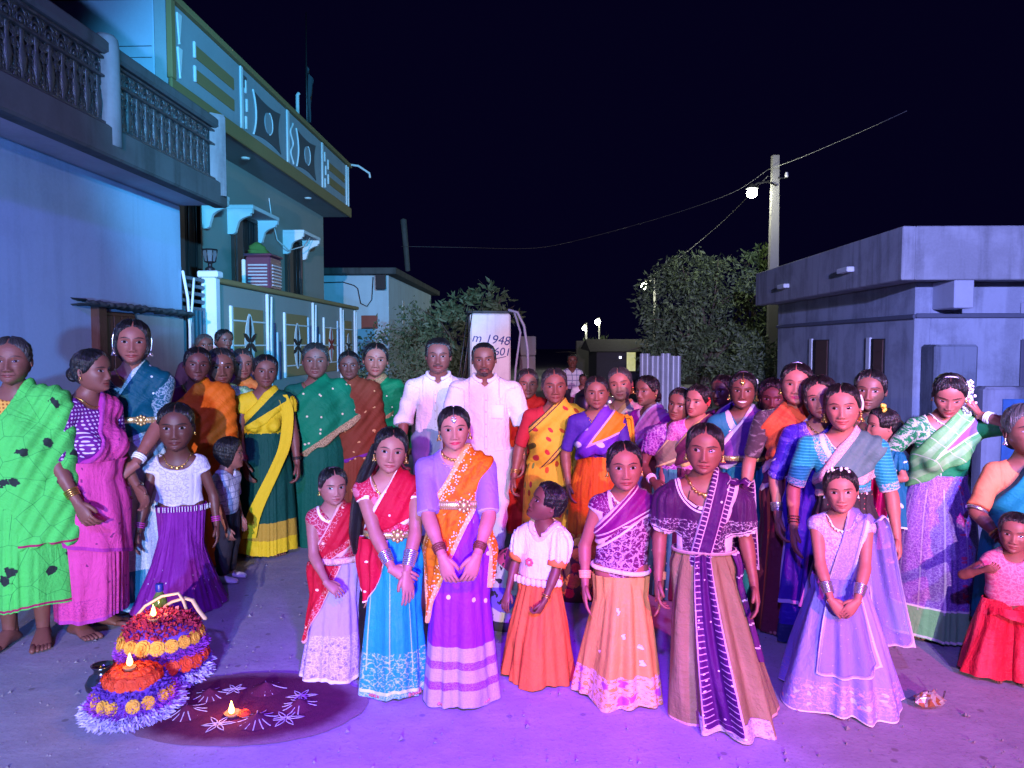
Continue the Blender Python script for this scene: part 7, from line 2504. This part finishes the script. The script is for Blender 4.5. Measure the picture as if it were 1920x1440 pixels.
g = G(); lathe_geo(g, [(.01, -.25), (.10, -.2), (.14, 0), (.12, .18), (.01, .26)], 12, (0, -.12, .78), sx=.8); g.obj('fuel_tank', dk, b)
g = G(); box_geo(g, -.12, .12, .05, .72, .74, .83, 0, .03); g.obj('seat', plain('black_seat', (.02, .02, .02), .5), b, smooth=False)
g = G(); box_geo(g, -.12, .12, -.22, .2, .28, .6, 0, .04); g.obj('engine', dk, b, smooth=False)
g = G(); tube_geo(g, [(0, -.6, .29), (0, -.42, .95)], .03, 8); tube_geo(g, [(-.34, -.36, 1.02), (0, -.40, .98), (.34, -.36, 1.02)], .016, 7); g.obj('handlebar', silver(), b)
g = G(); ball_geo(g, (0, -.5, .88), .09, 12, 8); g.obj('headlight', silver(), b)
# ------------------------------------------------------------------ flower stacks, rangoli, lamps and small things on the ground
FLAME = (1.0, .42, .06)


def flame(parent, p, s=1.0, e=1.2):
    t = NT('flame'); t.set(col=(1, .7, .2), emit=(1.0, .55, .14), estr=9.0)
    g = G(); lathe_geo(g, [(.001, -.004), (.0075, .0), (.010, .008), (.007, .020), (.003, .032), (.0005, .040)], 10, (0, 0, 0)); g.V = [v * s for v in g.V]
    o = g.obj('flame', t.mat, parent); o.location = p
    l = bpy.data.lights.new('flame_light', 'POINT'); l.energy = e; l.color = FLAME; l.shadow_soft_size = .012
    lo_ = bpy.data.objects.new('flame_light', l); COL.objects.link(lo_); lo_.parent = parent; lo_.location = (p[0], p[1], p[2] + .045 * s)


def marigold(r, mat, seed):
    g = G(); rr = random.Random(seed)
    ball_geo(g, (0, 0, 0), r * .72, 9, 6, 0, (1, 1, .8))
    V, F = [], []
    for ring, (tilt, n_, L) in enumerate(((.15, 13, 1.0), (.5, 11, .92), (.9, 9, .8), (1.3, 5, .7))):
        for k in range(n_):
            a = 2 * math.pi * (k + .5 * ring + rr.uniform(-.2, .2)) / n_
            d = np.array([math.cos(a) * math.cos(tilt), math.sin(a) * math.cos(tilt), math.sin(tilt)])
            s_ = np.array([-math.sin(a), math.cos(a), 0]); up_ = np.cross(s_, d)
            o = len(V)
            w = r * .24
            V += [d * r * .55 - s_ * w * .6, d * r * .55 + s_ * w * .6, d * r * L + s_ * w + up_ * r * .10, d * r * L * 1.06 + up_ * r * .16, d * r * L - s_ * w + up_ * r * .10]
            F += [(o, o + 1, o + 2, o + 4), ]
            g.add(np.array(V[-5:]), [np.array([[0, 1, 2, 4]]), np.array([[4, 2, 3]])])
    return g.mesh('marigold', [mat], False)


M_YEL = plain('yellow_marigold', (.72, .36, .035), .75, 0, .25, 60)
M_RED = plain('orange_red_marigold', (.66, .055, .012), .75, 0, .25, 60)
M_FUZZ = plain('purple_celosia', (.32, .04, .50), .8, 0, .35, 50)
M_DEEP = plain('deep_violet_petals', (.12, .035, .36), .8, 0, .3, 50)
M_LAV = plain('lavender_gunugu', (.50, .44, .74), .75, 0, .3, 40)
M_MAR = plain('maroon_petals', (.34, .012, .045), .85, 0, .35, 60)


def tufts(parent, name, mat, rz, n, L, seed, out=1.0, droop=0.0, wd=.22, jit=.008):
    """petal tufts on the flank of a stack; rz = list of (radius, z) to spread over"""
    r = np.random.RandomState(seed)
    f = r.uniform(0, 1, n)
    rad = np.interp(f, np.linspace(0, 1, len(rz)), [q[0] for q in rz]); z = np.interp(f, np.linspace(0, 1, len(rz)), [q[1] for q in rz])
    a = r.uniform(0, 2 * math.pi, n)
    P_ = np.stack([rad * np.cos(a), rad * np.sin(a), z], -1) + r.normal(0, jit, (n, 3))
    d = np.stack([np.cos(a) * out, np.sin(a) * out, np.full(n, .35 - droop)], -1) + r.normal(0, .35, (n, 3)); d /= np.linalg.norm(d, axis=1, keepdims=True)
    u = np.cross(d, r.normal(size=(n, 3))); u /= np.linalg.norm(u, axis=1, keepdims=True)
    l = L * r.uniform(.6, 1.25, (n, 1)); w = l * wd
    A, B_, C_, D_ = P_ - d * l * .2, P_ + d * l * .4 + u * w, P_ + d * l, P_ + d * l * .4 - u * w
    V = np.stack([A, B_, C_, D_], 1).reshape(-1, 3); V[:, 2] = np.maximum(V[:, 2], .002)
    g = G().add(V, np.arange(4 * n).reshape(-1, 4))
    return tag(g.obj(name, mat, parent, smooth=False), kind='stuff')


def ringflowers(parent, me, rad, z, n, ph=0.0, tilt=1.15, seed=1, jit=.12, zs=0.0):
    rr = random.Random(seed)
    for k in range(n):
        a = 2 * math.pi * (k + rr.uniform(-jit, jit)) / n + ph
        o = link('marigold', me, parent, (rad * math.cos(a), rad * math.sin(a), z + zs * math.sin(a) + rr.uniform(-.004, .004)))
        o.rotation_euler = (0, tilt, a)
        o.rotation_mode = 'XYZ'
        s_ = rr.uniform(.88, 1.14); o.scale = (s_, s_, s_)


q = gnd(302, 1272)
b = empty('flower_stack', (q.x, q.y + .02, 0), .2, 'larger festival flower stack with yellow and red marigold rings, bottle and cane handles', 'flower stack', 'bathukamma flower stacks')
R0 = .205
g = G(); lathe_geo(g, [(.001, 0), (R0 * .96, .0), (R0 * .98, .03), (R0 * .93, .10), (R0 * .86, .17), (R0 * .78, .235), (R0 * .60, .275), (R0 * .3, .292), (.001, .295)], 36); g.obj('stack_core', M_DEEP, b)
tufts(b, 'lavender_fringe', M_LAV, [(R0 * .98, .012), (R0 * .97, .055)], 2600, .031, 1, 1.0, .75, .15)
tufts(b, 'violet_band', M_DEEP, [(R0 * .95, .06), (R0 * .93, .10)], 900, .018, 2, wd=.3)
my, mr = marigold(.034, M_YEL, 1), marigold(.034, M_RED, 2)
ringflowers(b, mr, R0 * .93, .108, 20, .1, seed=3)
tufts(b, 'celosia_band', M_FUZZ, [(R0 * .93, .135), (R0 * .86, .185)], 3600, .018, 4, wd=.14)
ringflowers(b, my, R0 * .84, .205, 17, .0, seed=4)
tufts(b, 'maroon_crown', M_MAR, [(R0 * .78, .232), (R0 * .6, .276), (R0 * .3, .296), (.0, .30)], 2200, .022, 5, out=.4, wd=.35)
tufts(b, 'pink_petals', plain('pink_petals', (.60, .16, .16), .8), [(.07, .298), (.0, .305)], 160, .022, 9, out=.3, wd=.4)
g = G(); lathe_geo(g, [(.001, .297), (.020, .297), (.028, .315), (.024, .312), (.001, .305)], 14, (-.02, -.06, 0)); g.obj('oil_lamp', plain('clay', (.30, .12, .06), .8), b)
flame(b, (-.02, -.06, .325), 1.25, 1.4)
CANE = plain('pale_cane', (.62, .42, .24), .7)
for (pts) in ([(-.17, .02, .20), (-.14, .03, .27), (-.085, .05, .335), (-.01, .06, .375), (.065, .06, .385), (.085, .06, .35), (.10, .06, .30)], [(-.03, .10, .30), (.03, .09, .335), (.09, .08, .352), (.13, .06, .345), (.16, .04, .30), (.195, .02, .262)]):
    g = G(); tube_geo(g, pts, .014, 8, flat=.55); g.obj('cane_handle', CANE, b)
bo = empty('oil_bottle', (q.x - .055, q.y + .12, .285), 0, 'green glass bottle with blue cap tucked into the larger flower stack', 'bottle')
g = G(); lathe_geo(g, [(.001, 0), (.036, 0), (.038, .03), (.030, .07), (.016, .095), (.014, .105)], 16); g.obj('glass', plain('olive_glass', (.07, .13, .03), .12), bo)
g = G(); lathe_geo(g, [(.017, .100), (.019, .105), (.019, .135), (.017, .139), (.001, .139)], 14); g.obj('cap', plain('blue_cap', (.01, .02, .22), .4), bo)

q = gnd(240, 1342)
b = empty('flower_stack', (q.x, q.y + .05, 0), -.1, 'smaller festival flower stack with orange flower top in front of the larger one', 'flower stack', 'bathukamma flower stacks')
R1 = .188
g = G(); lathe_geo(g, [(.001, 0), (R1 * .95, 0), (R1 * .92, .03), (R1 * .78, .085), (R1 * .62, .13), (R1 * .5, .165), (.001, .175)], 32); g.obj('stack_core', M_DEEP, b)
tufts(b, 'lavender_fringe', M_LAV, [(R1 * 1.0, .012), (R1 * .93, .045)], 2600, .027, 11, 1.0, .60, .16)
tufts(b, 'celosia_band', M_FUZZ, [(R1 * .93, .045), (R1 * .76, .09)], 2600, .018, 12, wd=.14)
my2 = marigold(.029, M_YEL, 5)
ringflowers(b, my2, R1 * .80, .082, 15, .2, seed=7, jit=.28)
tufts(b, 'violet_band', M_DEEP, [(R1 * .74, .10), (R1 * .64, .13)], 900, .016, 13, wd=.3)
mr2 = marigold(.026, M_RED, 6)
ringflowers(b, mr2, R1 * .56, .155, 17, .0, seed=8); ringflowers(b, mr2, R1 * .38, .178, 12, .2, .6, seed=9); ringflowers(b, mr2, R1 * .14, .182, 5, .1, .2, seed=10)
g = G(); lathe_geo(g, [(.001, .19), (.020, .19), (.028, .205), (.024, .203), (.001, .198)], 14, (.0, -.02, 0)); g.obj('oil_lamp', plain('clay', (.30, .12, .06), .8), b)
flame(b, (.0, -.02, .212), 1.3, 1.4)

q = gnd(186, 1306)
b = empty('steel_pot', (q.x, q.y + .03, 0), 0, 'small dark steel water pot with flared neck behind the smaller flower stack', 'pot')
g = G(); lathe_geo(g, [(.001, 0), (.045, 0), (.068, .03), (.072, .055), (.055, .085), (.036, .097), (.034, .115), (.048, .135), (.045, .135), (.030, .115), (.028, .09)], 28); g.obj('vessel', plain('tarnished_steel', (.10, .10, .11), .22, .9), b)

# rangoli: thin maroon powder bed with chalk flowers
q = gnd(455, 1330)
b = empty('rangoli', (q.x, q.y + .03, 0), 0, 'round maroon powder rangoli with white chalk flowers on the ground', 'rangoli')
t = NT('maroon_powder')
v, x_, y_, z_ = t.objco()
rr_ = t.hyp(x_, y_ * 1.62)
nz = t.noise(v, 6, 4, .6)
col = t.mix(t.noise(v, 26, 5, .7), (.055, .008, .030), (.11, .016, .050))
edge = t.step(rr_ + (nz - .5) * .16, .42, .54)
col = t.mix(edge * .8, col, (.24, .17, .18))
t.set(col=col, rough=.95, spec=.15); t.bump(t.noise(v, 80, 4, .7), .5, .01)
g = G(); n = 72; a = np.linspace(0, 2 * math.pi, n, endpoint=False); rs_ = np.random.RandomState(6)
wob = 1 + .012 * np.sin(5 * a) + rs_.normal(0, .006, n)
rows = [np.stack([.54 * k * wob * np.cos(a), .335 * k * wob * np.sin(a), np.full(n, z__)], -1) for k, z__ in ((1.0, .0005), (.90, .004), (.6, .010), (.2, .010), (.01, .010))]
g.add(np.concatenate(rows), grid_faces(n, 5, True)); g.obj('powder_bed', t.mat, b)
CHALK = plain('chalk_line', (.40, .36, .46), .9, 0, .25, 90)


def chalk(px_, py_, kind, s_):
    c = gnd(px_, py_)
    lx_, ly_ = c.x - q.x, c.y - (q.y + .03)
    g = G(); r_ = random.Random(px_)
    if kind == 0:        # star of loops
        for k in range(6):
            an = k * math.pi / 3 + .2
            L = s_ * r_.uniform(.85, 1.1)
            loop = [(lx_ + (f * L) * math.cos(an) - w * s_ * .16 * math.sin(an), ly_ + (f * L) * math.sin(an) + w * s_ * .16 * math.cos(an), .013) for f, w in ((.08, 0), (.35, .8), (.7, .6), (1, 0), (.7, -.6), (.35, -.8), (.08, 0))]
            tube_geo(g, loop, .0026, 5, flat=.5)
    else:                # heap of spraying lines
        for k in range(13):
            an = k * 2 * math.pi / 13 + r_.uniform(-.1, .1)
            L = s_ * r_.uniform(.7, 1.1)
            pts = [(lx_ + f * L * math.cos(an), ly_ + f * L * math.sin(an), .012 + .035 * (1 - f) ** 1.5 * (s_ / .1)) for f in (.05, .3, .6, .85, 1.0)]
            tube_geo(g, pts, .0026, 5, flat=.6)
        V = []
        lathe_geo(g, [(s_ * .95, .010), (s_ * .55, .020), (s_ * .25, .034), (.002, .043)], 16, (lx_, ly_, 0), mi=1)
    g.obj('chalk_flower', [CHALK, t.mat], b)


for args in ((440, 1297, 0, .06), (564, 1310, 0, .07), (536, 1352, 0, .075), (408, 1363, 0, .07), (393, 1308, 1, .075), (500, 1296, 1, .085), (350, 1340, 1, .085), (562, 1328, 1, .075), (482, 1356, 1, .085)):
    chalk(*args)
c = gnd(436, 1346)
b = empty('oil_lamp', (c.x, c.y, .010), 0, 'lit clay oil lamp burning in the middle of the rangoli', 'oil lamp')
g = G(); lathe_geo(g, [(.001, 0), (.022, 0), (.036, .016), (.032, .015), (.018, .006), (.001, .005)], 18); g.obj('clay_bowl', plain('clay', (.30, .12, .06), .8), b)
flame(b, (0, -.01, .018), 1.3, 1.5)
c = gnd(458, 1348)
b = empty('loose_bloom', (c.x, c.y, .010), 0, 'single orange flower head lying beside the lit clay lamp', 'flower')
g = G(); ball_geo(g, (0, 0, .012), .024, 12, 7, 0, (1, .8, .55)); g.obj('petals', M_RED, b)
o = link('petal_ruffle', marigold(.026, M_RED, 14), b, (0, 0, .012))

# crumpled packet on the ground
c = gnd(1742, 1324)
b = empty('crumpled_packet', (c.x, c.y, 0), .3, 'small crumpled foil packet lying on the bare ground', 'litter')
g = G(); r_ = np.random.RandomState(3)
ph = np.linspace(-1.4, 1.4, 9); a = np.linspace(0, 2 * math.pi, 14, endpoint=False)
R = .045 * np.cos(ph)[:, None] * (1 + r_.normal(0, .22, (9, 14)))
g.add(np.stack([R * np.cos(a) * 1.25, R * np.sin(a), np.maximum(.030 + .03 * np.sin(ph)[:, None] * np.ones(14) + r_.normal(0, .005, (9, 14)), .001)], -1).reshape(-1, 3), grid_faces(14, 9, True))
t = NT('foil_print'); v, *_ = t.objco(); d, cc = t.voro(v, 60)
t.set(col=t.mix(t.gt(cc[0], .6), (.45, .42, .36), (.35, .14, .05)), rough=.3, metal=.4); g.obj('packet_body', t.mat, b, smooth=False)
g = G(); tube_geo(g, [(.04, 0, .03), (.08, .0, .025), (.10, .01, .05)], .004, 5); g.obj('torn_strip', silver(), b)

# flower pile and printed bundle seen between the girls
c = at(1078, 1090, 4.75)
b = empty('flower_stack', (c.x, 4.75, 0), 0, 'third flower stack of orange blooms half hidden behind the child in orange skirt', 'flower stack', 'bathukamma flower stacks')
g = G(); lathe_geo(g, [(.001, 0), (.20, 0), (.19, .12), (.15, .24), (.09, .33), (.001, .36)], 28); g.obj('stack_core', plain('brown_leaf_core', (.12, .03, .02), .8), b)
mo = marigold(.042, plain('deep_orange_marigold', (.66, .17, .02), .75, 0, .25, 60), 21)
for i, (r_, z_, n_, me) in enumerate(((.19, .06, 14, mr), (.18, .13, 13, mo), (.155, .21, 12, mr), (.12, .28, 9, mo), (.07, .335, 6, my))):
    ringflowers(b, me, r_, z_, n_, i * .2, seed=30 + i)
c = at(955, 1110, 4.2)
b = empty('printed_bundle', (c.x, 4.2, 0), 0, 'pale cloth bundle printed in blue and black, standing between purple skirt and orange skirt', 'bundle')
t = NT('printed_cotton'); v, x_, y_, z_ = t.objco()
d, cc = t.voro(v, 9, dim='3D')
col = t.mix(t.gt(cc[0], .55), (.56, .52, .42), (.16, .10, .52))
col = t.mix(t.gt(cc[0], .82), col, (.55, .06, .14))
col = t.mix(t.step(t.noise(v, 14, 2, .5, 1.2), .60, .63), col, (.02, .02, .025))
t.set(col=col, rough=.85); t.bump(t.noise(v, 20, 3), .5, .02)
g = G(); nu, nv = 40, 16; U, Vv = np.meshgrid(np.linspace(0, 2 * math.pi, nu, endpoint=False), np.linspace(0, 1, nv))
R = (.135 - .03 * Vv) * np.sqrt(np.clip(1 - np.clip(Vv - .75, 0, 1) ** 2 * 15.5, .01, 1)) * (1 + .05 * np.sin(5 * U + Vv * 6) + .03 * np.sin(9 * U))
g.add(np.stack([R * np.cos(U) + .04 * Vv, R * .8 * np.sin(U), .46 * Vv], -1).reshape(-1, 3), grid_faces(nu, nv, True)); g.obj('cloth_body', t.mat, b)
g = G(); lathe_geo(g, [(.150, .0), (.155, .03), (.14, .05)], 30, (0, 0, 0), sy=.8); g.obj('base_hem', plain('black_hem', (.02, .02, .02), .7), b)
